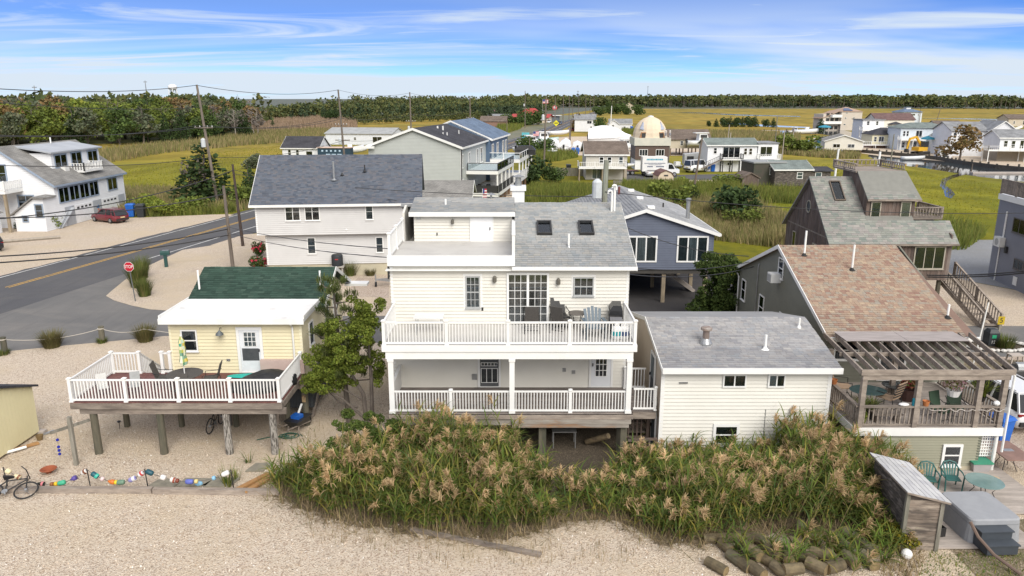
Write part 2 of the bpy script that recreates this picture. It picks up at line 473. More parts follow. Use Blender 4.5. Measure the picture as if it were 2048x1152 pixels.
# - shared building pieces
V3=Vector
_UB={}
def ubox(mat):
 if mat.name not in _UB:
  _UB[mat.name]=MB().box(-.5,-.5,0,.5,.5,1).mesh('unit_box',mat)
 return _UB[mat.name]
_SB={}
def board_mesh(mat):
 if mat.name not in _SB:
  m=MB()
  A=[(0,-.040,0),(1,-.040,0),(1,-.004,1.02),(0,-.004,1.02),(0,0,0),(1,0,0),(1,0,1.02),(0,0,1.02)]
  m.v=A;m.f=[(0,1,2,3),(4,5,1,0),(3,2,6,7),(0,3,7,4),(1,5,6,2)]
  _SB[mat.name]=m.mesh('siding_board',mat)
 return _SB[mat.name]
def siding(wall,a,b,z0,z1,mat,e=.15,lim=None):
 """lapped boards, one object per course, on the wall from a to b (outward side on the right of a->b)"""
 a,b=V3((a[0],a[1],0)),V3((b[0],b[1],0))
 Lw=(b-a).length;u=(b-a)/Lw;inw=V3((-u.y,u.x,0));me=board_mesh(mat)
 n=max(1,int(round((z1-z0)/e)));e=(z1-z0)/n
 for i in range(n):
  z=z0+i*e;t0,t1=0.0,1.0
  if lim:t0,t1=lim(z+e*.5)
  if t1-t0<.02:continue
  o=a+u*(t0*Lw);o.z=z
  inst(me,'siding_board',wall,basis(o,u*((t1-t0)*Lw),inw,V3((0,0,e))))
def shingles(roof,p0,u,v,Lr,S,mat,w=.32,e=.15,nobj=300,seed=1,t=.018):
 rnd=random.Random(seed)
 p0,u,v=V3(p0),V3(u).normalized(),V3(v).normalized();nn=u.cross(v).normalized()
 if nn.z<0:nn=-nn
 inv=frame(roof)
 key='sh'+mat.name
 if key not in _SB:
  m=MB();m.v=[(0,0,t),(1,0,t),(1,1.12,.003),(0,1.12,.003),(0,0,0),(1,0,0)]
  m.f=[(0,1,2,3),(4,5,1,0),(4,0,3),(5,2,1)]
  _SB[key]=m.mesh('shingle',mat)
 me=_SB[key];V=[];F=[];k=0
 rows=int(round(S/e));e=S/rows
 for r in range(rows):
  x=-rnd.random()*w
  while x<Lr:
   ww=w*rnd.uniform(.7,1.3);xa,xb=max(0,x),min(Lr,x+ww);x+=ww
   if xb-xa<.04:continue
   dr=rnd.uniform(-.012,.012)
   o=p0+u*xa+v*(r*e+dr)
   if k<nobj:
    inst(me,'shingle',roof,basis(o,u*(xb-xa-.006),v*e,nn));k+=1
   else:
    q=len(V);W=u*(xb-xa-.006)
    for c in(o+nn*t,o+W+nn*t,o+W+v*e*1.12+nn*.003,o+v*e*1.12+nn*.003,o,o+W):
     V.append(inv@c if inv is not None else c)
    F+=[(q,q+1,q+2,q+3),(q+4,q+5,q+1,q)]
 if V:
  npobj('shingles',[tuple(p)for p in V],F,mat,parent=roof,kind='stuff')
def slab(pts,th):
 """roof plate: top polygon pts, thickness th downwards"""
 return MB().prism(pts,(0,0,-th))
def window(par,o,u,n,w,h,fm=None,cols=1,rows=1,grid=(1,1),fw=.07,back=None,glass=None,v=(0,0,1),out=.06,mw=.05,sill=True,name='window',backcols=None,label=None):
 fm=fm or VINYL;glass=glass or GLASS;back=back or DARK
 o,u,n,v=V3(o),V3(u).normalized(),V3(n).normalized(),V3(v).normalized()
 M=basis(o,u,-n,v)
 f=MB();d=-out
 f.box(0,d,0,w,0,fw).box(0,d,h-fw,w,0,h).box(0,d,fw,fw,0,h-fw).box(w-fw,d,fw,w,0,h-fw)
 iw,ih=w-2*fw,h-2*fw
 cw,rh=iw/cols,ih/rows
 for i in range(1,cols):f.box(fw+i*cw-mw/2,d+.008,fw,fw+i*cw+mw/2,-.001,h-fw)
 for j in range(1,rows):
  for i in range(cols):f.box(fw+i*cw+(mw/2 if i else 0),d+.012,fw+j*rh-mw/2,fw+(i+1)*cw-(mw/2 if i<cols-1 else 0),-.002,fw+j*rh+mw/2)
 wo=f.move(M).build(name,fm,par)
 if label:wo['label']=label
 if sill:MB().box(-.03,d-.03,-.04,w+.03,0,-.001).move(M).build('sill',fm,wo)
 g=None
 gm=MB()
 for i in range(cols):
  b=backcols[i%len(backcols)]if backcols else back
  MB().box(fw+i*cw+.001,-.030,fw+.001,fw+(i+1)*cw-.001,-.026,h-fw-.001).move(M).build('curtain' if b in(CURTAIN,SHEER,BLIND)else 'backing',b,wo)
  for j in range(rows):
   x0,z0=fw+i*cw+(mw/2 if i else 0),fw+j*rh+(mw/2 if j else 0)
   x1,z1=fw+(i+1)*cw-(mw/2 if i<cols-1 else 0),fw+(j+1)*rh-(mw/2 if j<rows-1 else 0)
   gx,gy=grid
   for a in range(gx):
    for c in range(gy):
     pw,ph=(x1-x0)/gx,(z1-z0)/gy
     key='pane'+glass.name
     if key not in _SB:_SB[key]=MB().box(0,-.003,0,1,0,1).mesh('pane',glass)
     inst(_SB[key],'pane',wo,M@TR(x0+a*pw,-.036,z0+c*ph,0,pw,1,ph))
   for a in range(1,gx):gm.box(x0+a*(x1-x0)/gx-.011,d+.015,z0,x0+a*(x1-x0)/gx+.011,-.034,z1)
   for c in range(1,gy):
    for a in range(gx):gm.box(x0+a*(x1-x0)/gx+(.011 if a else 0),d+.016,z0+c*(z1-z0)/gy-.011,x0+(a+1)*(x1-x0)/gx-(.011 if a<gx-1 else 0),-.034,z0+c*(z1-z0)/gy+.011)
 if gm.v:gm.move(M).build('muntin_grid',fm,wo)
 return wo
def door(par,o,u,n,w,h,fm,leafm,lights=(),screens=(),handle_x=.12,fw=.09,name='door'):
 """lights/screens: (x0, z0, x1, z1, cols, rows, backing)"""
 o,u,n=V3(o),V3(u).normalized(),V3(n).normalized()
 M=basis(o,u,-n,(0,0,1))
 f=MB().box(0,-.06,0,fw,0,h).box(w-fw,-.06,0,w,0,h).box(fw,-.06,h-fw,w-fw,0,h).box(fw,-.07,0,w-fw,0,.04)
 do=f.move(M).build(name,fm,par)
 lf=MB();lf.box(fw+.004,-.042,.042,w-fw-.004,-.026,h-fw-.004).move(M).build('door_leaf',leafm,do)
 for(x0,z0,x1,z1,c,r,b)in lights:
  MB().box(x0,-.050,z0,x1,-.0425,z1).move(M).build('backing',b,do)
  key='pane'+GLASS.name
  if key not in _SB:_SB[key]=MB().box(0,-.003,0,1,0,1).mesh('pane',GLASS)
  gm=MB()
  for i in range(c):
   for j in range(r):
    inst(_SB[key],'pane',do,M@TR(x0+i*(x1-x0)/c,-.054,z0+j*(z1-z0)/r,0,(x1-x0)/c,1,(z1-z0)/r))
  for i in range(c+1):
   x=x0+i*(x1-x0)/c;gm.box(x-.013,-.064,z0,x+.013,-.0505,z1)
  for j in range(r+1):
   z=z0+j*(z1-z0)/r
   gm.box(x0,-.066,z-.013,x1,-.0645,z+.013)
  gm.move(M).build('muntin_grid',fm,do)
 for(x0,z0,x1,z1,b)in screens:
  MB().box(x0,-.050,z0,x1,-.0425,z1).move(M).build('screen',b,do)
 MB().box(handle_x-.02,-.10,h*.47,handle_x+.02,-.0425,h*.47+.12).move(M).build('handle',BLACK,do)
 return do
_PM={}
def post_mesh(mat,w,h,cap=True,skirt=True):
 k=(mat.name,w,round(h,3),cap,skirt)
 if k not in _PM:
  m=MB().box(-w/2,-w/2,0,w/2,w/2,h)
  if cap:
   c=w/2+.025
   m.box(-c,-c,h+.001,c,c,h+.03)
   m.hexa([(-c,-c,h+.031),(c,-c,h+.031),(c,c,h+.031),(-c,c,h+.031),(-.02,-.02,h+.07),(.02,-.02,h+.07),(.02,.02,h+.07),(-.02,.02,h+.07)])
  if skirt:
   c=w/2+.02;m.box(-c,-c,.001,c,c,.06)
  _PM[k]=m.mesh('railing_post',mat)
 return _PM[k]
def railing(par,p0,p1,h,mat,sp=.118,posts=(0,1),pw=.105,bw=.036,name='railing',z0=.09,cap=True,posth=None,railw=.07,balmat=None,topw=None):
 p0,p1=V3(p0),V3(p1);d=p1-p0;L=math.hypot(d.x,d.y);ang=math.atan2(d.y,d.x)
 up=V3((0,0,1))
 m=MB()
 m.bar(p0+up*(h-.03),p1+up*(h-.03),topw or railw,.06);m.bar(p0+up*z0,p1+up*z0,.055,.07)
 r=m.build(name,mat,par)
 ub=ubox(balmat or mat);n=int(L/sp)
 for i in range(n):
  t=(i+.5)/n
  if any(abs(t-q)*L<pw*.75 for q in posts):continue
  q=p0+d*t
  inst(ub,'baluster',r,TR(q.x,q.y,q.z+z0+.03,ang,bw,bw,h-z0-.09))
 pm_=post_mesh(mat,pw,posth or h+.02,cap,cap)
 for t in posts:
  q=p0+d*t
  inst(pm_,'railing_post',r,TR(q.x,q.y,q.z+.002,ang))
 return r
def planks(par,x0,y0,x1,y1,z,mat,along='x',w=.14,gap=.008,th=.035,name='plank',maxlen=None,seed=3):
 rnd=random.Random(seed);ub=ubox(mat)
 a0,a1,b0,b1=(y0,y1,x0,x1)if along=='x' else(x0,x1,y0,y1)
 n=int(round((a1-a0)/w));w=(a1-a0)/n
 for i in range(n):
  c=a0+(i+.5)*w
  cuts=[b0]
  if maxlen:
   q=b0+maxlen*rnd.uniform(.4,1)
   while q<b1-.5:cuts.append(q);q+=maxlen
  cuts.append(b1)
  for s,e in zip(cuts,cuts[1:]):
   Lp=e-s-.004;mid=(s+e)/2;zz=z-th+rnd.uniform(-.003,.003)
   inst(ub,name,par,TR(mid,c,zz,0,Lp,w-gap,th)if along=='x' else TR(c,mid,zz,0,w-gap,Lp,th))
def pipe_vent(par,x,y,z,h,r=.05,mat=None,base=True,basemat=None,name='vent_pipe',slope=.4):
 o=MB().cyl((x,y,z-.1),(x,y,z+h),r,n=10).build(name,mat or WHITEP,par,smooth=False)
 if base:
  MB().lathe([(r*3.4,.015),(r*2.4,.03),(r*1.5,.10),(r*1.15,.14)],(x,y,z-.01),12).build('flashing',basemat or GREYP,o)
 return o
def wall_light(par,x,y,z,n=(0,-1,0),s=1.0):
 o=MB().box(x-.06*s,y-.05,z-.1*s,x+.06*s,y-.026,z+.1*s).build('wall_lamp',BLACK,par)
 MB().lathe([(.05*s,-.14*s),(.085*s,-.12*s),(.085*s,.06*s),(.05*s,.12*s),(.015,.15*s)],(x,y-.15,z),8).build('lamp_shade',pm('bronze_lamp',(.12,.11,.09)),o)
 return o
# - simple whole houses for the middle and far distance
def fwin(T,o,u,n,w,h,cols=1,rows=1,fm=None,back=None):
 return window(T,o,u,n,w,h,fm=fm,cols=cols,rows=rows,back=back,fw=.09,sill=False,mw=.07)
def house(name,label,cat,loc,rz,w,d,h,rh,wall,roof,ridge='x',z0=0.0,over=.35,group=None,wins=(),trim=None,hip=0.0,th=.16,pile=None,fm=None):
 """local box x 0..w, y 0..d, walls z0..h, roof top at h+rh. wins: (face, along, z, w, h[, cols, rows])"""
 T=thing(name,label,cat,loc,rz,group)
 m=MB().box(0,0,z0,w,d,h)
 if rh>0 and not hip:
  if ridge=='x':
   for x in(0,w-.1):m.prism([(x,0,h+.001),(x,d,h+.001),(x,d/2,h+rh)],(.1,0,0))
  else:
   for y in(0,d-.1):m.prism([(0,y,h+.001),(w,y,h+.001),(w/2,y,h+rh)],(0,.1,0))
 wo=m.build('wall',wall,T)
 r=MB();ov=over
 if rh<=0:
  r.box(-ov,-ov,h+.002,w+ov,d+ov,h+.22)
 elif hip:
  k=hip;b=[(-ov,-ov,h),(w+ov,-ov,h),(w+ov,d+ov,h),(-ov,d+ov,h)]
  if ridge=='x':t=[(k,d/2-.05,h+rh),(w-k,d/2-.05,h+rh),(w-k,d/2+.05,h+rh),(k,d/2+.05,h+rh)]
  else:t=[(w/2-.05,k,h+rh),(w/2+.05,k,h+rh),(w/2+.05,d-k,h+rh),(w/2-.05,d-k,h+rh)]
  r.hexa([(p[0],p[1],p[2]+.03)for p in b]+t)
 elif ridge=='x':
  s=rh/(d/2)
  r.prism([(-ov,-ov,h-s*ov+th),(w+ov,-ov,h-s*ov+th),(w+ov,d/2,h+rh+th),(-ov,d/2,h+rh+th)],(0,0,-th))
  r.prism([(-ov,d+ov,h-s*ov+th),(-ov,d/2+.004,h+rh+th),(w+ov,d/2+.004,h+rh+th),(w+ov,d+ov,h-s*ov+th)],(0,0,-th))
 else:
  s=rh/(w/2)
  r.prism([(-ov,-ov,h-s*ov+th),(w/2,-ov,h+rh+th),(w/2,d+ov,h+rh+th),(-ov,d+ov,h-s*ov+th)],(0,0,-th))
  r.prism([(w+ov,-ov,h-s*ov+th),(w+ov,d+ov,h-s*ov+th),(w/2+.004,d+ov,h+rh+th),(w/2+.004,-ov,h+rh+th)],(0,0,-th))
 ro=r.build('roof',roof,T)
 if trim and rh>0 and not hip:
  f=MB();tw=.2
  if ridge=='x':
   s=rh/(d/2)
   for x in(-ov-.03,w+ov):
    f.prism([(x,-ov,h-s*ov+th+.02),(x,d/2,h+rh+th+.02),(x,d+ov,h-s*ov+th+.02),(x,d+ov,h-s*ov+th-tw),(x,d/2,h+rh+th-tw),(x,-ov,h-s*ov+th-tw)],(.03,0,0))
   f.box(-ov,-ov-.03,h-s*ov-.04,w+ov,-ov-.002,h-s*ov+th+.01)
  else:
   s=rh/(w/2)
   for y in(-ov-.03,d+ov):
    f.prism([(-ov,y,h-s*ov+th+.02),(w/2,y,h+rh+th+.02),(w+ov,y,h-s*ov+th+.02),(w+ov,y,h-s*ov+th-tw),(w/2,y,h+rh+th-tw),(-ov,y,h-s*ov+th-tw)],(0,.03,0))
   for x in(-ov-.03,w+ov+.002):f.box(x,-ov,h-s*ov-.04,x+.028,d+ov,h-s*ov+th+.01)
  f.build('fascia',trim,T)
 for q in wins:
  face,a,z,ww,hh=q[:5];c,rr=(q[5],q[6])if len(q)>6 else(1,2)
  bk=q[7]if len(q)>7 else None
  if face=='f':fwin(T,(a,-.002,z),(1,0,0),(0,-1,0),ww,hh,c,rr,fm,bk)
  elif face=='b':fwin(T,(a+ww,d+.002,z),(-1,0,0),(0,1,0),ww,hh,c,rr,fm,bk)
  elif face=='l':fwin(T,(-.002,a+ww,z),(0,-1,0),(-1,0,0),ww,hh,c,rr,fm,bk)
  else:fwin(T,(w+.002,a,z),(0,1,0),(1,0,0),ww,hh,c,rr,fm,bk)
 if pile:
  pmz,nx,ny=pile;pmh=MB().cyl((0,0,0),(0,0,1),.16,n=8).mesh('pile',pmz)
  for i in range(nx):
   for j in range(ny):
    inst(pmh,'pile',T,TR(.3+i*(w-.6)/max(1,nx-1),.3+j*(d-.6)/max(1,ny-1),-.3,0,1,1,z0+.3))
 return T
def fdeck(T,x0,y0,x1,y1,z,mat,rail=None,h=.95,sides='flr',th=.22,sp=.3,legs=True,legmat=None,bw=.05):
 """deck of a distant house in local coordinates, with rails and legs"""
 d=MB().box(x0,y0,z-th,x1,y1,z).build('deck',mat,T)
 rail=rail or VINYL
 seg={'f':((x0,y0),(x1,y0)),'b':((x0,y1),(x1,y1)),'l':((x0,y0),(x0,y1)),'r':((x1,y0),(x1,y1))}
 for s in sides:
  a,b=seg[s];L=math.hypot(b[0]-a[0],b[1]-a[1]);k=max(1,int(L/2.2))
  railing(T,(a[0],a[1],z),(b[0],b[1],z),h,rail,sp=sp,posts=[i/k for i in range(k+1)],pw=.11,bw=bw)
 if legs and z>.8:
  lm=MB().box(-.08,-.08,0,.08,.08,1).mesh('deck_leg',legmat or rail)
  for x in(x0+.15,(x0+x1)/2,x1-.15):
   for y in(y0+.12,y1-.12):inst(lm,'deck_leg',T,TR(x,y,-.1,0,1,1,z-th+.1))
 return d
# - ground, roads, water
def groundmat(name,build):
 m,nt,N,L,b=newmat(name)
 geo=N.new('ShaderNodeNewGeometry')
 build(N,L,b,geo);MATS[name]=m
 return m
def noise(N,L,vec,scale,detail=4,rough=.6,stretch=None,dist=0):
 if stretch:
  mp=N.new('ShaderNodeMapping');mp.inputs['Scale'].default_value=stretch;L.new(vec,mp.inputs[0]);vec=mp.outputs[0]
 n=N.new('ShaderNodeTexNoise');n.inputs['Scale'].default_value=scale;n.inputs['Detail'].default_value=detail
 n.inputs['Roughness'].default_value=rough;n.inputs['Distortion'].default_value=dist;L.new(vec,n.inputs['Vector'])
 return n.outputs['Fac']
def rng(N,L,src,a,b,c=0,d=1,smooth=False):
 r=N.new('ShaderNodeMapRange');r.inputs['From Min'].default_value=a;r.inputs['From Max'].default_value=b
 r.inputs['To Min'].default_value=c;r.inputs['To Max'].default_value=d
 if smooth:r.interpolation_type='SMOOTHSTEP'
 L.new(src,r.inputs['Value']);return r.outputs[0]
def mixc(N,L,fac,a,b,mode='MIX'):
 m=N.new('ShaderNodeMix');m.data_type='RGBA';m.blend_type=mode
 if isinstance(fac,float):m.inputs['Factor'].default_value=fac
 else:L.new(fac,m.inputs['Factor'])
 for k,c in((6,a),(7,b)):
  if isinstance(c,tuple):m.inputs[k].default_value=c4(c)
  else:L.new(c,m.inputs[k])
 return m.outputs[2]
def bumpn(N,L,b,h,s,d):
 bp=N.new('ShaderNodeBump');bp.inputs['Strength'].default_value=s;bp.inputs['Distance'].default_value=d
 L.new(h,bp.inputs['Height']);L.new(bp.outputs[0],b.inputs['Normal'])
def _marsh(N,L,b,geo):
 P=geo.outputs['Position'];b.inputs['Roughness'].default_value=.95;b.inputs['Specular IOR Level'].default_value=.1
 sp=N.new('ShaderNodeSeparateXYZ');L.new(P,sp.inputs[0])
 near=rng(N,L,sp.outputs[1],95,260,0,1,True)
 gr=mixc(N,L,rng(N,L,noise(N,L,P,.06,5,.6,(1,.6,1),.6),.35,.65),(.15,.16,.014),(.25,.22,.02))
 gr=mixc(N,L,rng(N,L,noise(N,L,P,.9,4),.4,.75),gr,(.12,.13,.018))
 go=mixc(N,L,rng(N,L,noise(N,L,P,.018,6,.65,(.6,2.2,1),.4),.38,.66),(.34,.235,.05),(.18,.165,.04))
 col=mixc(N,L,near,gr,go)
 st=rng(N,L,noise(N,L,P,.02,5,.55,(.35,3.2,1),.8),.60,.72)
 col=mixc(N,L,st,col,(.12,.115,.028))
 L.new(col,b.inputs['Base Color'])
 sw=rng(N,L,noise(N,L,P,.045,4,.5,(1,.5,1),2.5),.42,.60)
 hs=N.new('ShaderNodeHueSaturation');L.new(rng(N,L,sw,0,1,.78,1.12),hs.inputs['Value']);L.new(col,hs.inputs['Color']);L.new(hs.outputs[0],b.inputs['Base Color'])
 bumpn(N,L,b,noise(N,L,P,1.6,6,.75),.4,.3)
MARSH=groundmat('marsh_grass_ground',_marsh)
def _gravel(c1,c2,c3,patch,ps=.22):
 def f(N,L,b,geo):
  P=geo.outputs['Position'];b.inputs['Roughness'].default_value=.95;b.inputs['Specular IOR Level'].default_value=.15
  v=N.new('ShaderNodeTexVoronoi');v.inputs['Scale'].default_value=24;L.new(P,v.inputs['Vector'])
  sp=N.new('ShaderNodeSeparateColor');L.new(v.outputs['Color'],sp.inputs[0])
  c=mixc(N,L,rng(N,L,sp.outputs[0],.15,.85),c1,c2)
  c=mixc(N,L,rng(N,L,sp.outputs[1],.72,.8),c,c3)
  c=mixc(N,L,rng(N,L,noise(N,L,P,ps,6,.6),.42,.68,0,.9),c,patch)
  c=mixc(N,L,rng(N,L,noise(N,L,P,.09,7,.7,(.5,1,1),1.2),.56,.74,0,.55),c,tuple(x*.72 for x in patch))
  c=mixc(N,L,rng(N,L,noise(N,L,P,1.3,5,.7),.3,.7,0,.35),c,tuple(x*.7 for x in c1))
  L.new(c,b.inputs['Base Color'])
  bumpn(N,L,b,v.outputs['Distance'],.8,.05)
 return f
GRAVEL=groundmat('pale_stone_gravel',_gravel((.67,.585,.48),(.56,.455,.355),(.36,.27,.205),(.56,.455,.32)))
GRAVEL2=groundmat('raked_stone_gravel',_gravel((.60,.51,.43),(.43,.335,.27),(.26,.19,.15),(.44,.36,.28),.4))
BROWNG=groundmat('weedy_brown_gravel',_gravel((.30,.235,.16),(.16,.13,.085),(.44,.37,.28),(.10,.10,.045),.55))
GREYG=groundmat('grey_crushed_stone',_gravel((.30,.31,.33),(.22,.23,.245),(.38,.38,.39),(.27,.27,.27)))
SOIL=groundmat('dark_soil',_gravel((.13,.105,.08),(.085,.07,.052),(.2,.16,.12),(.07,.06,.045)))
DRYSOIL=groundmat('littered_soil',_gravel((.26,.205,.14),(.18,.14,.095),(.34,.27,.19),(.15,.12,.08),.8))
def _asph(c,patch,dust):
 def f(N,L,b,geo):
  P=geo.outputs['Position'];b.inputs['Roughness'].default_value=.9;b.inputs['Specular IOR Level'].default_value=.25
  k=mixc(N,L,rng(N,L,noise(N,L,P,.16,6,.62,None,.4),.4,.62),c,patch)
  k=mixc(N,L,rng(N,L,noise(N,L,P,.5,7,.7,(.3,1,1),.8),.52,.8,0,.7),k,dust)
  k=mixc(N,L,rng(N,L,noise(N,L,P,.9,5,.6,(1.6,.16,1),.5),.5,.75,0,.5),k,tuple(x*.72 for x in c))
  k=mixc(N,L,rng(N,L,noise(N,L,P,24,2),.3,.7,0,.4),k,tuple(x*.55 for x in c))
  L.new(k,b.inputs['Base Color']);bumpn(N,L,b,noise(N,L,P,30,3),.35,.02)
 return f
ROADM=groundmat('road_asphalt',_asph((.095,.095,.102),(.115,.113,.116),(.15,.14,.13)))
STREETM=groundmat('worn_street_asphalt',_asph((.15,.147,.145),(.19,.183,.175),(.27,.245,.22)))
DRIVEM=groundmat('dark_drive_asphalt',_asph((.055,.052,.053),(.078,.072,.07),(.11,.095,.088)))
def _water(N,L,b,geo):
 b.inputs['Base Color'].default_value=(.035,.045,.05,1);b.inputs['Roughness'].default_value=.06;b.inputs['Specular IOR Level'].default_value=.8
 bumpn(N,L,b,noise(N,L,geo.outputs['Position'],1.2,4,.6,(1,.5,1)),.12,.05)
WATER=groundmat('lagoon_water',_water)
LINEW=pm('road_white_paint',(.66,.66,.64),(.5,.5,.48),scale=4,rough=.7,dirt=(.2,.2,.2),dirt_scale=1.5,dirt_lo=.48,dirt_hi=.75)
LINEY=pm('road_yellow_paint',(.66,.38,.05),(.52,.3,.05),scale=4,rough=.7,dirt=(.2,.16,.1),dirt_scale=1.5,dirt_lo=.5,dirt_hi=.8)
def sheet(name,pts,z,mat):
 return struct(name,MB().poly([(p[0],p[1],z)for p in pts]),mat)
def gp(*px):return[G(*p)for p in px]
sheet('ground',[(-6500,-60),(6500,-60),(6500,7500),(-6500,7500)],-.03,MARSH)
sheet('woodland_floor',[(-3000,1000),(3000,1000),(3000,7400),(-3000,7400)],-.022,groundmat('woodland_floor',lambda N,L,b,g:L.new(mixc(N,L,noise(N,L,g.outputs['Position'],.02),(.05,.06,.02),(.09,.085,.03)),b.inputs['Base Color'])))
sheet('woodland_floor',[(-185,212),(-150,222),(-125,240),(-105,257),(-88,276),(-76,310),(-140,420),(-150,520),(20,560),(120,1010),(-900,1010),(-700,300)],-.02,MATS['woodland_floor'])
ROADC=[(-49.5,0)]+gp((14,575),(505,437),(1032,283),(1074,270),(1112,254),(1138,243.5),(1165,234),(1196,224))
def offs(line,o):
 out=[]
 for i,p in enumerate(line):
  a,b=line[max(0,i-1)],line[min(len(line)-1,i+1)]
  d=Vector((b[0]-a[0],b[1]-a[1])).normalized()
  out.append((p[0]+d.y*o,p[1]-d.x*o))
 return out
def strip(name,line,o0,o1,z,mat,a=0,b=None):
 l0,l1=offs(line,o0),offs(line,o1);m=MB()
 for i in range(a,(b or len(line))-1):
  m.poly([(*l0[i],z),(*l1[i],z),(*l1[i+1],z),(*l0[i+1],z)])
 return struct(name,m,mat)
def dense(line,step=12):
 out=[]
 for a,b in zip(line,line[1:]):
  n=max(1,int(math.dist(a,b)/step))
  out+=[(a[0]+(b[0]-a[0])*i/n,a[1]+(b[1]-a[1])*i/n)for i in range(n)]
 return out+[line[-1]]
ROADD=dense(ROADC)
RL=offs(ROADC,-4.2);RR=offs(ROADC,5.2)
sheet('gravel_lot',[(-75,3),(30,3),(30,41.5),(4,43),(-13,46),(-24,46.5),(-75,44)],0.0,GRAVEL)
sheet('gravel_roadside',[(-120,60)]+[RL[0],RL[1],RL[2]]+gp((470,428),(420,429),(300,434),(240,436))+[(-75,88),(-120,88)],-.008,GRAVEL)
sheet('gravel_corner',gp((212,592),(222,583),(250,560),(300,530),(365,500),(430,490))+[(-29.5,72),(-28.2,78),(-24.5,80),(-19,70),(-17,69),(-4,62),(3,56),(4.5,47.6),(-13,47.6)]+gp((345,622),(300,619),(262,611),(228,601)),.012,GRAVEL)
strip('main_road',ROADD,-4.3,5.6,.006,ROADM)
strip('road_line_white',ROADD,-3.35,-3.2,.012,LINEW)
_wl=dense([ROADC[1],ROADC[2]]+ROADC[3:],9)
_st=next(i for i,p in enumerate(_wl)if p[1]>59)
strip('road_line_white',_wl,3.35,3.5,.012,LINEW,_st)
_ys=next(i for i,p in enumerate(_wl)if p[1]>55)
strip('road_line_yellow',_wl,-.22,-.1,.012,LINEY,_ys);strip('road_line_yellow',_wl,.1,.22,.012,LINEY,_ys)
def drift(o,base,y0,y1,wd):
 l=[p for p in dense(ROADC,1.1)if y0<p[1]<y1];rd=random.Random(int(o*10));k=0;a=[]
 for i in range(len(l)):k=.7*k+rd.gauss(0,.16);a.append(k)
 A=[offs(l,o+a[i])[i]for i in range(len(l))];B=offs(l,o+wd);m=MB()
 for i in range(len(l)-1):m.poly([(*A[i],.013),(*A[i+1],.013),(*B[i+1],.013),(*B[i],.013)])
 struct('sand_drift',m,base)
drift(-4.0,GRAVEL,50,92,-1.2)
sheet('side_street',[(-56,40.2)]+gp((0,704),(120,692),(250,680),(330,672))+[(-14,42.5),(4,41),(24,39.6),(75,38.6),(75,45.2),(27,45.6),(16,47.6),(-13,47.8)]+gp((345,622),(300,619),(262,611),(228,601),(212,592),(222,583),(250,560),(300,530),(365,500),(300,500),(120,540),(0,600))+[(-60,46)],.002,STREETM)
sheet('drive_pavement',[(7.2,40.9),(16.5,40.9),(17.5,46),(16.5,66),(4.3,66),(4.3,47)],.014,DRIVEM)
sheet('sand_lot',[(26,45.4),(75,45)]+[(75,52),(38.5,53.4),(36,57),(34.5,62),(27,62)],.006,GRAVEL)
sheet('grey_stone_lot',[(38.5,53.6),(75,51),(75,75),(33.5,75),(33.4,62.5),(36,57.3)],.0,GREYG)
sheet('weedy_yard',[(14,15),(34,15),(34,24.6),(20.2,24.6),(20.2,23.2),(14,22.6)],.008,BROWNG)
sheet('pebble_yard',[(19.7,24.8),(34,24.8),(34,39.4),(24,39.6),(19.9,31)],.009,GRAVEL2)
sheet('back_street',gp((1238,348),(1238,362),(1345,362),(1520,357),(1660,355),(1660,346),(1510,347),(1345,350)),.0,ROADM)
sheet('gravel_pad',gp((1245,360),(1242,372),(1300,373),(1312,362)),.004,GRAVEL)
sheet('gravel_pad',gp((1366,360),(1368,373),(1400,377),(1462,372),(1480,360)),.004,GRAVEL)
sheet('boatyard_ground',gp((1040,300),(1120,309),(1215,313),(1330,311),(1420,312),(1420,290),(1290,283),(1205,273),(1150,273),(1110,274)),.0,GRAVEL)
sheet('lot_apron',gp((985,378),(1000,402),(1062,384),(1048,370)),.004,GRAVEL)
sheet('lagoon_bank',gp((1690,302),(1760,312),(1880,322),(2060,338),(2100,342),(2100,262),(1900,268),(1800,276),(1716,284),(1690,292)),.0,GRAVEL)
sheet('verge',gp((1000,284),(1045,276),(1110,250),(1142,238),(1165,230),(1040,232),(960,246),(940,262)),-.012,groundmat('scrubby_verge',lambda N,L,b,g:L.new(mixc(N,L,rng(N,L,noise(N,L,g.outputs['Position'],.12),.35,.65),(.09,.10,.03),(.19,.16,.07)),b.inputs['Base Color'])))
ZW=-.024
sheet('lagoon',gp((1560,262),(1610,259),(1690,261),(1725,268),(1722,288),(1700,297),(1690,302),(1650,303),(1620,301),(1615,295),(1600,283),(1640,274),(1660,271),(1635,267),(1600,268),(1560,268)),ZW,WATER)
sheet('lagoon',gp((1735,312),(1742,307),(1800,312),(1870,319),(1925,329),(1990,337),(2140,350),(2140,374),(2000,358),(1950,352),(1900,344),(1850,336),(1800,330),(1760,324)),ZW,WATER)
sheet('creek',gp((1955,346),(1925,350),(1896,360),(1890,370),(1904,380),(1910,388),(1902,397),(1890,392),(1888,382),(1880,371),(1884,358),(1905,350),(1930,344)),ZW+.002,WATER)
sheet('creek',gp((1440,244),(1540,250),(1620,254),(1620,256),(1530,253),(1440,246)),ZW,WATER)
for q in(((1330,224),(1400,225),(1480,229),(1600,232),(1600,233.6),(1480,231),(1400,226.6)),((1830,236),(1960,237),(2060,240),(2060,242),(1960,239)),((640,262),(760,264),(760,267),(650,266))):
 sheet('tidal_ditch',gp(*q),ZW,WATER)
sheet('sand_strip',gp((715,556),(690,592),(778,596),(778,556)),.018,GRAVEL2)
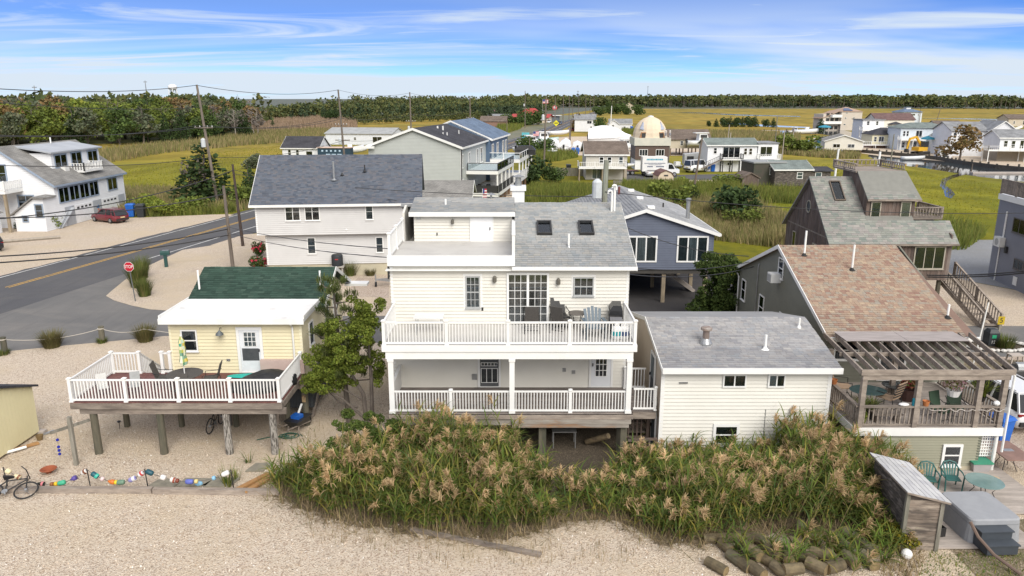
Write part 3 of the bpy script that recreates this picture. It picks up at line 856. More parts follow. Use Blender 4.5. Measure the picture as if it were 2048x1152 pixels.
# - vegetation
NPR=np.random.default_rng(11)
def in_poly(x,y,poly):
 x=np.asarray(x);y=np.asarray(y);c=np.zeros(x.shape,bool);n=len(poly)
 for i in range(n):
  x0,y0=poly[i];x1,y1=poly[(i+1)%n]
  cond=(y0>y)!=(y1>y)
  xi=(x1-x0)*(y-y0)/((y1-y0)if y1!=y0 else 1e-9)+x0
  c^=cond&(x<xi)
 return c
def scatter(poly,n):
 P=np.array(poly);lo,hi=P.min(0),P.max(0);out=np.zeros((0,2))
 while len(out)<n:
  q=NPR.uniform(lo,hi,(n*2,2));q=q[in_poly(q[:,0],q[:,1],poly)];out=np.vstack([out,q])
 return out[:n]
def ribbons(P,az,L,W,lean,droop,nseg=3,tip=.15,wang=None):
 """N tapered blades: start P, heading az, lean from upright at the base, extra bend along the blade"""
 N=len(P);V=np.zeros((N,nseg+1,2,3));c=P.astype(float).copy()
 wa=az+PI/2 if wang is None else wang
 wd=np.stack([np.cos(wa),np.sin(wa),np.zeros(N)],1)
 for k in range(nseg+1):
  t=k/nseg;w=(W*(1-(1-tip)*t**1.5))[:,None]*.5
  V[:,k,0]=c-wd*w;V[:,k,1]=c+wd*w
  th=lean+droop*(t+.5/nseg)
  st=(L/nseg)[:,None]
  c=c+np.stack([np.sin(th)*np.cos(az),np.sin(th)*np.sin(az),np.cos(th)],1)*st
 idx=np.arange(N*(nseg+1)*2).reshape(N,nseg+1,2)
 F=np.stack([idx[:,:-1,0],idx[:,:-1,1],idx[:,1:,1],idx[:,1:,0]],-1).reshape(-1,4)
 return V.reshape(-1,3),F
def cat(parts):
 V,F,I,o=[],[],[],0
 for v,f,i in parts:
  V.append(v);F.append(f+o);I.append(np.full(len(f),i));o+=len(v)
 return np.vstack(V),np.vstack(F),np.concatenate(I)
U=lambda a,b,n:NPR.uniform(a,b,n)
LEAF=rampmat('reed_leaf',[(.07,.12,.024),(.105,.165,.028),(.155,.20,.034),(.075,.125,.04),(.30,.255,.055),(.06,.10,.028),(.21,.205,.045)],translucent=.3)
STEM=rampmat('reed_stem',[(.20,.16,.08),(.27,.20,.11),(.14,.12,.05),(.10,.11,.035)])
PLUME=rampmat('reed_plume',[(.52,.375,.205),(.60,.45,.26),(.42,.285,.155),(.55,.40,.225),(.47,.32,.18)],translucent=.3)
DRY=rampmat('dry_reed',[(.23,.175,.10),(.30,.225,.13),(.17,.125,.07),(.15,.14,.05)])
def reed_bed(name,pts,heights,leanx=0.0,leafn=11,plume=.26,green=1.0):
 n=len(pts);h=heights
 cl=np.sin(pts[:,0]*2.1+1.3*np.sin(pts[:,1]*1.7))+np.sin(pts[:,1]*2.6+pts[:,0]*.8);h=h*(1+.11*cl)
 az0=U(0,2*PI,n)*.55+cl*1.4;ln=np.abs(NPR.normal(0,.17,n));px=np.sin(ln)*np.cos(az0)+leanx;py=np.sin(ln)*np.sin(az0)-.03
 az=np.arctan2(py,px);ln=np.clip(np.hypot(px,py),0,.8);bend=U(.05,.25,n)
 P0=np.column_stack([pts,np.full(n,-.03)])
 sv,sf=ribbons(P0,az,h,np.full(n,.022),ln,bend,4,.5,wang=U(-.6,.6,n))
 parts=[(sv,sf,0)]
 S=sv.reshape(n,5,2,3).mean(2)
 def at(t):
  k=np.clip((t*4).astype(int),0,3);f=(t*4-k)[:,None];r=np.arange(n)
  return S[r,k]*(1-f)+S[r,k+1]*f
 for q in range(leafn):
  t=np.clip(.22+.75*(q+U(0,1,n))/leafn,0,.99)
  la=az0+q*2.4+U(-.7,.7,n)
  lx,ly=np.cos(la)+leanx*2.2,np.sin(la)
  v,f=ribbons(at(t),np.arctan2(ly,lx),U(.42,.85,n),U(.034,.062,n),U(.25,.7,n),U(.7,1.6,n),3,.05)
  parts.append((v,f,1))
 k=np.where(U(0,1,n)<plume*(1+.55*np.sin(pts[:,0]*1.9+pts[:,1]*3.1)))[0];m=len(k)
 top=S[k,4];ax=S[k,4]-S[k,3];ax/=np.linalg.norm(ax,axis=1)[:,None]
 side=az[k]+NPR.normal(0,.5,m)
 for q in range(34):
  t=q/34
  b=top-ax*(.12-.34*t)+NPR.normal(0,.014,(m,3))
  v,f=ribbons(b,side+NPR.normal(0,.85,m),U(.20,.38,m)*(1.1-.6*t),U(.02,.04,m),U(.35,1.15,m),U(.5,1.6,m),2,.4)
  parts.append((v,f,2))
 V,F,I=cat(parts)
 return npobj(name,V,F,[STEM,LEAF,PLUME],I,kind='stuff')
BED=gp((540,985),(620,1024),(700,1048),(830,1066),(1000,1082),(1065,1066),(1120,1046),(1180,1040),(1250,1044),(1310,1080),(1345,1092),(1420,1078),(1560,1062),(1700,1070),(1800,1100),(1800,1010),(1765,950),(1690,925),(1650,922),(1480,927),(1330,928),(1245,940),(1215,985),(1120,995),(1075,960),(1020,935),(930,922),(800,935),(700,948),(600,958),(560,960))
_bd=dense(BED,.18)
sheet('reed_bed_soil',[(x+random.gauss(0,.10),y+random.gauss(0,.12)-.05)for x,y in _bd],.016,DRYSOIL)
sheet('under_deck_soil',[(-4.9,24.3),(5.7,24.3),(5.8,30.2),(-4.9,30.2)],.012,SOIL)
_p=scatter(BED,2700)
_p=_p+NPR.normal(0,.13,_p.shape)
_gap=(_p[:,0]>.6)&(_p[:,0]<5.2)&(_p[:,1]>22.3)
_p=_p[~(_gap&(U(0,1,len(_p))<.45))]
def bed_height(p):
 x,y=p[:,0],p[:,1]
 h=1.55+.4*np.clip((y-21.4)/2,0,1)+.15*np.sin(x*1.7+y)
 h+=np.where(x<0,.35*np.clip((y-23)/3,0,1),0)
 h-=np.where((x>.3)&(x<5.4)&(y>22.2),.85,0)
 h-=np.where((x>5.4)&(x<9.8),np.clip((y-22.6)/3.4,0,1)*.95,0)
 h+=np.where(x>9.0,.45*np.clip((x-9)/1.5,0,1)*np.clip((y-22.3)/2,0,1),0)
 h-=np.where(x>11.6,.75,0)+np.where((x<-4.5)&(y>25),.8,0)+np.where(x<-6.3,.4,0)+np.where(x<-7.7,.35,0)
 return np.maximum(.45,h*.93)*U(.70,1.16,len(p))
_h=bed_height(_p)
_l=_p[:,0]<4.5
reed_bed('reed_bed',_p[_l],_h[_l],.03)
reed_bed('reed_bed',_p[~_l],_h[~_l],.20)
_q2=scatter(gp((1420,1092),(1500,1085),(1760,1080),(1800,1110),(1740,1150),(1520,1150)),60)
reed_bed('reed_shoots',_q2,U(.35,.8,len(_q2)),.1,plume=.2)
_e=[]
for a,b in zip(BED[:15],BED[1:15]):
 n=int(math.dist(a,b)*75);t=U(0,1,n)[:,None]
 _e.append(np.array(a)*(1-t)+np.array(b)*t+NPR.normal(0,.30,(n,2)))
_e=np.vstack(_e);n=len(_e)
v,f=ribbons(np.column_stack([_e,np.full(n,.02)]),U(0,2*PI,n),U(.3,.9,n),np.full(n,.02),U(.3,1.5,n),U(0,.4,n),2,.3)
npobj('reed_litter',v,f,DRY,kind='stuff')
def grass(name,poly,n,L,W,mat,lean=.25,droop=.5,z=-.04,nseg=2,hfun=None,wind=0.0):
 p=scatter(poly,n)if not isinstance(poly,np.ndarray)else poly
 n=len(p);h=U(L[0],L[1],n)
 if hfun is not None:h=h*hfun(p)
 v,f=ribbons(np.column_stack([p,np.full(n,z)]),U(0,2*PI,n),h,U(W[0],W[1],n),np.abs(NPR.normal(wind,lean,n)),U(0,droop,n),nseg,.15,wang=U(-.7,.7,n))
 return npobj(name,v,f,mat,kind='stuff')
REEDM=rampmat('mid_reed',[(.20,.17,.075),(.26,.20,.10),(.15,.15,.05),(.11,.125,.035),(.23,.175,.095)],val=.35)
REEDG=rampmat('green_reed',[(.085,.115,.02),(.13,.15,.025),(.07,.095,.02),(.17,.165,.04),(.10,.12,.03)],val=.35)
REEDB=rampmat('brown_reed',[(.24,.17,.125),(.30,.215,.155),(.19,.135,.095),(.22,.17,.10)],val=.25)
MARSHB=rampmat('marsh_blade',[(.15,.16,.014),(.21,.195,.018),(.125,.14,.016),(.25,.22,.022)],val=.2)
GOLDB=rampmat('gold_blade',[(.33,.225,.035),(.27,.195,.03),(.38,.25,.04)],val=.2)
grass('reed_field',gp((1375,500),(1420,480),(1590,500),(1600,455),(1560,425),(1500,415),(1410,405),(1330,402),(1300,400),(1335,430)),15000,(1.0,2.2),(.05,.10),REEDM,.18,.45,hfun=lambda p:.8+.35*np.sin(p[:,0]*.5+np.sin(p[:,1]*.3)))
grass('reed_band',gp((1300,402),(1600,408),(1612,388),(1480,384),(1330,380),(1180,388),(1060,392),(1062,400),(1180,406)),9000,(.8,2.0),(.06,.12),REEDG,.15,.4)
grass('reed_band',gp((1330,382),(1480,386),(1480,378),(1390,376),(1300,374),(1245,374),(1245,383)),4500,(.8,1.8),(.07,.13),REEDG,.15,.4)
grass('green_thicket',gp((1040,404),(1200,408),(1240,392),(1160,372),(1060,372),(1046,388)),7000,(.4,1.2),(.06,.12),REEDG,.2,.5)
grass('reed_band',gp((1405,281),(1520,284),(1600,286),(1600,276),(1500,268),(1405,268)),4500,(1.3,2.6),(.18,.32),REEDM,.12,.3)
grass('reed_band',gp((1510,305),(1600,312),(1650,316),(1722,318),(1715,309),(1650,306),(1600,298),(1520,292)),4500,(.7,1.6),(.12,.24),REEDM,.15,.3)
grass('reed_band',gp((1040,330),(1120,322),(1160,314),(1100,309),(1045,312)),2600,(1.0,2.2),(.12,.22),REEDG,.15,.3)
grass('reed_band',gp((1005,270),(1040,258),(1058,246),(1040,243),(1000,250),(990,262)),2500,(1.0,2.4),(.2,.4),REEDG,.15,.3)
grass('reed_band',gp((1245,268),(1290,270),(1290,263),(1245,262)),1200,(1.0,2.0),(.2,.35),REEDG)
grass('brown_reed_field',gp((505,262),(560,263),(640,258),(715,262),(712,246),(660,236),(560,233),(505,236)),11000,(1.5,3.2),(.25,.5),REEDB,.12,.3)
grass('reed_strip',gp((170,333),(240,322),(330,306),(480,292),(560,286),(660,280),(735,276),(735,264),(620,262),(500,268),(400,285),(250,300),(150,312)),13000,(1.0,2.3),(.14,.28),REEDM,.14,.3)
grass('roadside_scrub',gp((240,434),(420,428),(500,418),(503,396),(440,388),(360,384),(240,382)),9000,(.6,1.6),(.08,.15),REEDM,.2,.5)
grass('roadside_scrub',gp((300,434),(420,429),(470,424),(470,414),(300,420)),5000,(.5,1.3),(.08,.14),REEDG,.25,.6)
grass('marsh_grass',gp((1460,470),(1930,480),(2040,420),(2048,378),(1900,352),(1800,338),(1640,328),(1480,360),(1300,385),(1420,410)),9000,(.1,.3),(.06,.12),MARSHB,.3,.7,wind=.2)
grass('marsh_grass',gp((245,385),(505,360),(640,300),(740,290),(650,285),(480,298),(230,340)),6000,(.1,.3),(.08,.16),MARSHB,.3,.7,wind=.2)
grass('marsh_scrub',gp((1560,470),(1620,480),(1700,500),(1930,500),(1975,470),(1930,455),(1900,450),(1700,440)),6000,(.7,1.7),(.07,.13),REEDG,.2,.5)
_w=np.vstack([scatter(gp((560,940),(690,930),(640,850),(560,880)),60),scatter([(-5,23.8),(5,23.8),(5,26.5),(-5,26.5)],160)])
grass('weeds',_w,len(_w),(.15,.5),(.02,.04),LEAF,.4,.8)
grass('weeds',gp((1830,1152),(1860,1105),(2048,1110),(2048,1160)),900,(.05,.2),(.02,.04),LEAF,.5,.8)
grass('weeds',gp((1770,1100),(1850,1098),(1840,1160),(1760,1160)),420,(.12,.4),(.02,.04),DRY,.4,.9)
grass('twigs',np.vstack([scatter(gp((560,1020),(800,1080),(1000,1100),(1300,1080),(1260,1130),(900,1140),(640,1090)),260),scatter(gp((560,900),(760,860),(640,780),(560,850)),80)]),0,(.1,.45),(.012,.02),DRY,.1,.3,z=.012)
# - trees
def leafcards(blobs,n,size,squash=.8,surf=.75,seed=0):
 """leaf-sized quads through the volume of a set of ellipsoid clumps (x, y, z, rx, ry, rz)"""
 rg=np.random.default_rng(seed);B=np.array(blobs,float)
 w=B[:,3]*B[:,4]+B[:,3]*B[:,5];w/=w.sum();k=rg.choice(len(B),n,p=w)
 d=rg.normal(size=(n,3));d/=np.linalg.norm(d,axis=1)[:,None]
 r=np.where(rg.random(n)<surf,rg.uniform(.75,1.08,n),rg.uniform(.2,.9,n))[:,None]
 P=B[k,:3]+d*B[k,3:]*r
 a=rg.normal(size=(n,3))+d*.6;a/=np.linalg.norm(a,axis=1)[:,None]
 u=np.cross(a,rg.normal(size=(n,3)));u/=np.linalg.norm(u,axis=1)[:,None];v=np.cross(a,u)
 s=(size*rg.uniform(.55,1.35,n))[:,None];u*=s;v*=s*squash
 V=np.stack([P-u-v*.4,P+u*.2-v,P+u+v*.4,P-u*.2+v],1).reshape(-1,3)
 return V,np.arange(n*4).reshape(-1,4)
def limbs(h,r,n,seed,spread=.5,top=.9,lo=.3):
 rnd=random.Random(seed);m=MB();pts=[];x=y=0
 for i in range(6):
  pts.append((x,y,h*top*i/5));x+=rnd.uniform(-.04,.04)*h;y+=rnd.uniform(-.04,.04)*h
 m.tube(pts,[r*(1-.8*i/5)for i in range(6)],6)
 for k in range(n):
  t=rnd.uniform(lo,.95);i=min(4,int(t*5));f=t*5-i
  p=Vector(pts[i]).lerp(Vector(pts[i+1]),f);a=k*2.4+rnd.uniform(-.5,.5);L=h*spread*(1.1-t*.7)*rnd.uniform(.7,1.1)
  q=p+Vector((math.cos(a)*L*.5,math.sin(a)*L*.5,L*.35));e=p+Vector((math.cos(a)*L,math.sin(a)*L,L*.55+rnd.uniform(-.1,.1)*L))
  m.tube([p,q,e],[r*.38*(1-t*.5),r*.22,r*.06],4)
 return m
BARK=pm('grey_bark',(.16,.135,.115),(.09,.075,.065),scale=6,stretch=(2,2,.4),rough=.95)
PALEBARK=pm('pale_dead_bark',(.36,.32,.28),(.25,.22,.19),scale=6,rough=.95)
def folmat(name,cols,val=.4):return rampmat(name,cols,rough=.8,spec=.25,objw=.35,translucent=.22,val=val)
F_OLIVE=folmat('olive_leaves',[(.079,.114,.025),(.131,.166,.032),(.175,.210,.038),(.105,.140,.032)])
F_GREEN=folmat('dark_leaves',[(.044,.079,.025),(.070,.108,.028),(.096,.140,.035),(.052,.088,.028)])
F_LIME=folmat('yellow_green_leaves',[(.175,.228,.035),(.245,.280,.044),(.140,.193,.035),(.298,.298,.052)])
F_RUST=folmat('rusty_leaves',[(.228,.140,.061),(.175,.131,.052),(.280,.175,.079),(.140,.131,.044)])
F_CEDAR=folmat('cedar_leaves',[(.026,.049,.018),(.042,.070,.023),(.058,.091,.026),(.034,.060,.021)])
F_HAZE=folmat('grey_green_leaves',[(.105,.131,.079),(.140,.158,.088),(.088,.114,.070),(.175,.166,.105)])
F_GREY=folmat('grey_twigs',[(.17,.145,.125),(.13,.11,.095),(.20,.17,.15)])
_CR={}
def crown_mesh(kind,var,mat):
 key=(kind,var,mat.name)
 if key in _CR:return _CR[key]
 rg=random.Random(hash((kind,var))%9999 if False else var*31+len(kind));bl=[]
 if kind=='round':
  for i in range(15):
   a=rg.uniform(0,2*PI);rr=rg.uniform(0,.34);z=rg.uniform(.36,.86);k=rg.uniform(.11,.2)
   bl.append((rr*math.cos(a),rr*math.sin(a),z-rr*.35,k,k,k*.8))
  n,s=1000,.034
 elif kind=='cone':
  for i in range(16):
   z=i/15;w=.24*(1-z)**.8+.03;a=i*2.4;k=w*.62
   bl.append((math.cos(a)*w*.55,math.sin(a)*w*.55,.08+z*.86,k,k,k*1.1))
  n,s=1500,.023
 elif kind=='bush':
  for i in range(11):
   a=rg.uniform(0,2*PI);rr=rg.uniform(0,.55);k=rg.uniform(.22,.38)
   bl.append((rr*math.cos(a),rr*math.sin(a),rg.uniform(.2,.72),k,k,k*.8))
  n,s=1300,.055
 else:
  for i in range(12):
   a=rg.uniform(0,2*PI);rr=rg.uniform(.05,.32);k=rg.uniform(.06,.14)
   bl.append((rr*math.cos(a),rr*math.sin(a),rg.uniform(.4,.95),k,k,k))
  n,s=200,.03
 V,F=leafcards(bl,n,s,seed=var+5)
 _CR[key]=npobj('_crown',V,F,mat)
 return _CR[key]
_TK={}
def trunk_mesh(kind,var,mat):
 key=(kind,var,mat.name)
 if key not in _TK:
  _TK[key]=(limbs(1,.022,9,var,.42)if kind=='round' else limbs(1,.02,5,var,.2)if kind=='cone' else limbs(1,.02,12,var+20,.5,.97,.3)if kind=='thin' else limbs(.6,.03,5,var,.6)).mesh('trunk',mat)
 return _TK[key]
def tree(name,label,xy,h,kind,var,mat,cat='tree',group=None,wide=1.0,bark=None,z=-.03,parts=True):
 T=thing(name,label,cat,(xy[0],xy[1],z),random.uniform(0,6.28),group)
 c=inst(crown_mesh(kind,var,mat),'foliage' if kind=='bush' else 'crown',T,Matrix.Diagonal((h*wide,h*wide,h,1)))
 if parts:inst(trunk_mesh(kind,var,bark or BARK),'stem' if kind=='bush' else 'trunk',T,Matrix.Diagonal((h*wide,h*wide,h,1)))
 return T
WKIND=[('olive',F_OLIVE,'round','olive green leafy tree'),('dark',F_GREEN,'round','dark green leafy tree'),('lime',F_LIME,'round','yellow green leafy tree'),('rusty',F_RUST,'round','rust tinged leafy tree'),('greyish',F_HAZE,'round','dull grey green leafy tree'),('cedar',F_CEDAR,'cone','dark pointed evergreen')]
_front=[(-175,205),(-150,214),(-125,232),(-105,250),(-93,284)]
def wood_front(t):
 k=t*(len(_front)-1);i=min(len(_front)-2,int(k));f=k-i
 return Vector((_front[i][0]+(_front[i+1][0]-_front[i][0])*f,_front[i][1]+(_front[i+1][1]-_front[i][1])*f))
rw=random.Random(5);cnt=0
for row in range(6):
 for i in range(27):
  t=(i+rw.uniform(0,1))/27
  p=wood_front(t);p=p+Vector((-row*7.0+rw.uniform(-2.5,2.5),row*12+rw.uniform(-5,5)))
  if t>.62:w=[0,3,4,4,1,1,0,5]
  elif row==0:w=[1,0,4,1,5,0,0,3]
  else:w=[0,1,2,0,2,1,4,0,2,3,0]
  nm,mt,kd,lb=WKIND[rw.choice(w)]
  if t>.8 and row<2 and rw.random()<.4:
   tree('bare_tree','thin greyish half bare tree at the far end of the left wood',p,rw.uniform(9,12),'thin',rw.randrange(3),F_GREY,group='half bare trees of the left wood',bark=PALEBARK);continue
  h=rw.uniform(12.0,15.5)-(3.0 if row==0 else 0)-(1.5 if row==1 else 0)
  if t>.75:h*=.9
  tree(nm+'_tree' if nm!='cedar' else 'cedar_tree',lb+((' at the front of' if row==0 else ' inside' if row<3 else ' at the back of')+' the left wood, '+('nearer the picture edge' if t<.34 else 'about its middle' if t<.67 else 'nearer the bare trees')),p,h,kd,rw.randrange(4),mt,group=nm+' trees of the left wood',wide=rw.uniform(.85,1.15))
def mass(name,pts,hs,mat,kinds='round',var=1,cards=46,size=.075,wide=1.0):
 """a far wood that reads as one mass: one mesh of leaf clumps"""
 Vs,Fs,o=[],[],0
 bl={}
 for k in range(5):
  rg=random.Random(k+50*var);b=[]
  for i in range(7):
   a=rg.uniform(0,2*PI);rr=rg.uniform(0,.34);z=rg.uniform(.25,.85);kk=rg.uniform(.14,.24)
   b.append((rr*math.cos(a),rr*math.sin(a),z-rr*.3,kk,kk,kk*.8))
  if kinds=='cone':
   b=[(0,0,.1+.85*i/6,.03+.18*(1-i/6),.03+.18*(1-i/6),.12)for i in range(7)]
  bl[k]=leafcards(b,cards,size,seed=k)
 for i,(p,h)in enumerate(zip(pts,hs)):
  v,f=bl[i%5];a=i*1.7;ca,sa=math.cos(a),math.sin(a)
  q=np.column_stack([(v[:,0]*ca-v[:,1]*sa)*h*wide+p[0],(v[:,0]*sa+v[:,1]*ca)*h*wide+p[1],v[:,2]*h-.03])
  Vs.append(q);Fs.append(f+o);o+=len(q)
 return npobj(name,np.vstack(Vs),np.vstack(Fs),mat,kind='stuff')
MASSM=rampmat('far_wood_leaves',[(.056,.080,.032),(.088,.109,.038),(.120,.128,.042),(.105,.105,.045),(.064,.093,.035),(.160,.152,.045),(.096,.120,.048),(.048,.072,.032)],objw=1,val=.35,translucent=.15)
MASSD=rampmat('far_evergreens',[(.031,.050,.028),(.048,.067,.031),(.039,.059,.028)],val=.3)
MASST=rampmat('far_bare_trunks',[(.12,.10,.085),(.09,.075,.065),(.16,.135,.12),(.07,.06,.05)],val=.3)
_q=np.array([wood_front(t)for t in U(0,1,260)]);_k=U(75,330,260)
_q=_q+np.column_stack([-_k*.45+NPR.normal(0,12,260),_k])
mass('wood_behind',_q,U(13,18,260),MASSM,cards=60,var=3)
def belt(n,seg,depth,hs,jitter=5):
 t=U(0,1,n);P=np.array(seg);s=np.concatenate([[0],np.cumsum(np.linalg.norm(np.diff(P,axis=0),axis=1))]);s/=s[-1]
 x=np.interp(t,s,P[:,0]);y=np.interp(t,s,P[:,1]);k=U(0,depth,n)
 return np.column_stack([x+NPR.normal(0,jitter,n),y+k]),U(hs[0],hs[1],n)
p,h=belt(330,gp((500,247),(560,240),(640,239),(740,236),(830,236),(930,232)),130,(9,14));mass('mid_wood',p,h,MASSM,cards=60,var=4)
p,h=belt(120,gp((560,243),(700,241),(840,240),(940,236),(985,234)),60,(6,11));mass('mid_evergreens',p,h,MASSD,'cone',cards=60,var=5)
p,h=belt(420,gp((640,226),(760,224),(900,222),(1010,222),(1120,221)),330,(13,18));mass('middle_treeline',p,h,MASSM,cards=46,var=6)
p,h=belt(200,gp((900,234),(1000,231),(1040,228),(1100,229)),160,(8,13));mass('wood_by_the_road',p,h,MASSM,cards=50,var=8)
p,h=belt(170,gp((985,246),(1010,240),(1045,234),(1075,232)),60,(5,10));mass('roadside_thicket',p,h,MASSD,cards=60,var=11)
p,h=belt(150,gp((690,250),(800,247),(900,243),(960,240)),40,(3,7));mass('marsh_edge_thicket',p,h,MASSM,cards=60,var=12)
p,h=belt(1000,gp((1090,214.5),(1300,214.5),(1550,214.5),(1800,216),(2120,218)),60,(10,18),8);mass('far_treeline',p,h,MASSM,cards=50,var=7,size=.085,wide=1.4)
p,h=belt(800,gp((1000,214),(1300,213),(1600,212),(2140,214)),420,(15,22),10);mass('far_treeline',p,h,MASSM,cards=30,var=9,size=.10,wide=1.4)
p,h=belt(150,gp((1240,216),(1500,216.5),(1800,218),(2120,221)),25,(5,9));mass('far_edge_bushes',p,h,MASSD,cards=36,var=2,size=.09)
_t,_h2=belt(260,gp((1230,215),(1500,215.5),(1800,217),(2120,219.5)),22,(7,13),3)
v,f=ribbons(np.column_stack([_t,np.full(len(_t),-.03)]),U(0,6.28,len(_t)),_h2,U(.25,.6,len(_t)),U(0,.1,len(_t)),U(0,.2,len(_t)),2,.3,wang=U(-.5,.5,len(_t)))
npobj('far_bare_trunks',v,f,MASST,kind='stuff')
_t,_h2=belt(150,gp((640,229),(760,227),(930,226),(1010,225)),30,(6,11),3)
v,f=ribbons(np.column_stack([_t,np.full(len(_t),-.03)]),U(0,6.28,len(_t)),_h2,U(.3,.6,len(_t)),U(0,.1,len(_t)),U(0,.2,len(_t)),2,.3,wang=U(-.5,.5,len(_t)))
npobj('far_bare_trunks',v,f,MASST,kind='stuff')
_f=np.vstack([scatter([(-16,16.5),(13,16.5),(13,21.2),(-16,24.3)],9000),scatter([(-24,24.5),(-9,24.5),(-8,34),(-26,34)],6000)])
n=len(_f);v,f=ribbons(np.column_stack([_f,np.full(n,.012)]),U(0,6.28,n),U(.025,.075,n),U(.02,.05,n),U(.9,1.5,n),np.zeros(n),1,.6)
npobj('shell_fragments',v,f,rampmat('shell_bits',[(.70,.63,.54),(.52,.40,.29),(.76,.72,.66),(.34,.25,.18),(.62,.50,.38),(.22,.17,.13)],val=.1),kind='stuff')
def T1(name,label,px,h,kind,var,mat,wide=1.0,cat='tree',group=None,bark=None):
 return tree(name,label,G(*px),h,kind,var,mat,cat,group,wide,bark)
T1('cedar_tree','dark ragged cedar standing at the marsh edge by the tall leaning utility pole',(412,412),9.2,'cone',1,F_CEDAR,1.7)
T1('dead_tree','small pale dead tree in front of the cedar at the marsh edge',(398,414),6.0,'thin',1,F_GREY,.8,bark=PALEBARK)
T1('cedar_tree','small slim cedar between the marsh and the slate roofed house',(503,408),6.0,'cone',2,F_CEDAR,1.0)
T1('yellow_bush','yellow green bush beside the road left of the leaning pole',(290,428),2.6,'bush',1,F_LIME,1.1,'bush')
T1('yellow_bush','broad low yellow flowering bush right above the gravel edge',(345,430),2.1,'bush',2,F_LIME,1.5,'bush')
T1('green_bush','green bush under the leaning pole by the road',(395,426),2.2,'bush',0,F_OLIVE,1.4,'bush')
T1('green_bush','rounded bush behind the corner of the slate roofed house',(490,414),3.0,'bush',3,F_OLIVE,1.2,'bush')
T1('marsh_shrub','round grey green shrub on the marsh beside the slate roof',(505,336),3.0,'bush',2,F_HAZE,1.2,'bush')
T1('dead_tree','white trunked dead tree at the right end of the left wood',(497,256),13,'thin',0,F_GREY,.9,bark=PALEBARK)
T1('cedar_tree','broad dark cedar alone in the brown reed field',(660,244),7.5,'bush',1,F_CEDAR,1.0)
T1('small_cedar','little dark cedar at the near side of the brown reed field',(546,258),4.5,'cone',1,F_CEDAR,1.3)
T1('round_bush','big round yellow green bush in the reeds behind the slate blue house',(1338,414),3.6,'bush',2,F_OLIVE,1.15,'bush')
T1('spreading_cedar','spreading dark cedar in the reed field right of the slate blue house',(1462,442),4.4,'bush',0,F_CEDAR,1.1)
T1('green_bush','low bright bush at the foot of the spreading cedar',(1490,452),2.2,'bush',1,F_OLIVE,1.5,'bush')
T1('slim_cedar','narrow dark cedar beside the big round bush',(1388,404),2.8,'cone',1,F_CEDAR,1.2)
T1('dark_bush','dark round bush right of the glass railed balconies',(1066,366),4.6,'bush',3,F_CEDAR,1.0,'bush')
T1('dark_bush','lower bush beside the brown roofed house',(1110,364),2.8,'bush',1,F_GREEN,1.2,'bush')
T1('dark_bush','bush left of the boats in front of the boatyard',(1060,309),5.0,'bush',2,F_GREEN,1.0,'bush')
T1('dark_bush','small bush between the boatyard signs and the pole',(1088,312),4.6,'bush',0,F_GREEN,.9,'bush')
T1('marsh_shrub','dark shrub at the foot of the leaning brown pole',(1376,386),1.5,'bush',3,F_OLIVE,1.5,'bush')
T1('marsh_shrub','green shrub at the edge of the sand pad',(1366,367),1.3,'bush',2,F_LIME,1.5,'bush')
T1('marsh_shrub','green shrub left of the small grey shed',(1462,376),2.4,'bush',1,F_OLIVE,1.6,'bush')
T1('round_shrub','round shrub on the marsh right of the lone utility pole',(1596,308),5.5,'bush',2,F_OLIVE,1.3,'bush')
for i,(px,py,h)in enumerate(((1418,253,6),(1432,254,9),(1447,254,10),(1460,254,11),(1472,254,10),(1484,254,11),(1497,254,11),(1510,254,12),(1530,254,8),(1546,255,10))):
 T1('cedar_tree','dark cedar in the low clump on the far golden marsh',(px,py),h*.5,'cone' if i%2 else 'bush',i%4,F_CEDAR,1.3 if i%2 else.8,group='cedars clumped on the golden marsh')
for i,(px,py,h)in enumerate(((1215,226,14),(1222,228,11),(1234,228,10),(1252,229,9),(1276,230,9),(1200,231,8))):
 T1('dark_tree','dark tree in the group around the far tan house',(px,py),h,'cone' if i<2 else 'bush',i%4,F_GREEN,1.1,group='trees around the far tan house')
T1('bronze_tree','bronze leaved ornamental tree in front of the white house',(1160,262),8,'bush',0,F_RUST,.6)
T1('dark_bush','dark bush in the marsh before the two white houses',(1201,268),7,'bush',0,F_GREEN,.7,'bush')
T1('dark_bush','dark bush right of the restaurant car park',(1075,249),8,'bush',0,F_GREEN,.9,'bush')
T1('dark_bush','dark bush in front of the red roofed restaurant',(1054,250),9,'bush',3,F_GREEN,.9,'bush')
T1('dark_bush','bush at the left of the red roofed restaurant',(1030,252),7,'bush',2,F_GREEN,1.2,'bush')
T1('leafy_tree','spreading bronze green tree on the lagoon bank before the large white house',(1918,322),8.5,'round',2,F_RUST,1.35)
T1('dark_cedar','small dark cedar right of the jetty by the beige house',(1640,266),6.5,'cone',1,F_CEDAR,1.4)
# === near houses
SH_GREY=rampmat('grey_shingle',[(.25,.265,.275),(.30,.305,.305),(.225,.245,.26),(.325,.315,.295),(.275,.285,.295),(.335,.33,.32),(.24,.245,.245)],val=.08)
SH_MIX=rampmat('mixed_grey_shingle',[(.26,.26,.27),(.31,.305,.31),(.22,.22,.235),(.33,.32,.315),(.25,.26,.28),(.285,.27,.265)],val=.08)
SH_GREEN=rampmat('green_shingle',[(.030,.058,.044),(.040,.075,.058),(.024,.046,.036),(.05,.085,.066)],val=.12)
SH_PINK=rampmat('brick_blend_shingle',[(.33,.25,.185),(.24,.15,.12),(.36,.28,.205),(.25,.22,.185),(.31,.225,.17),(.22,.135,.11),(.33,.26,.195),(.27,.24,.205),(.28,.19,.145),(.31,.245,.185)],val=.02)
SH_SLATE=rampmat('slate_shingle',[(.095,.112,.142),(.125,.14,.17),(.075,.088,.115),(.14,.14,.155),(.105,.12,.155)],val=.06)
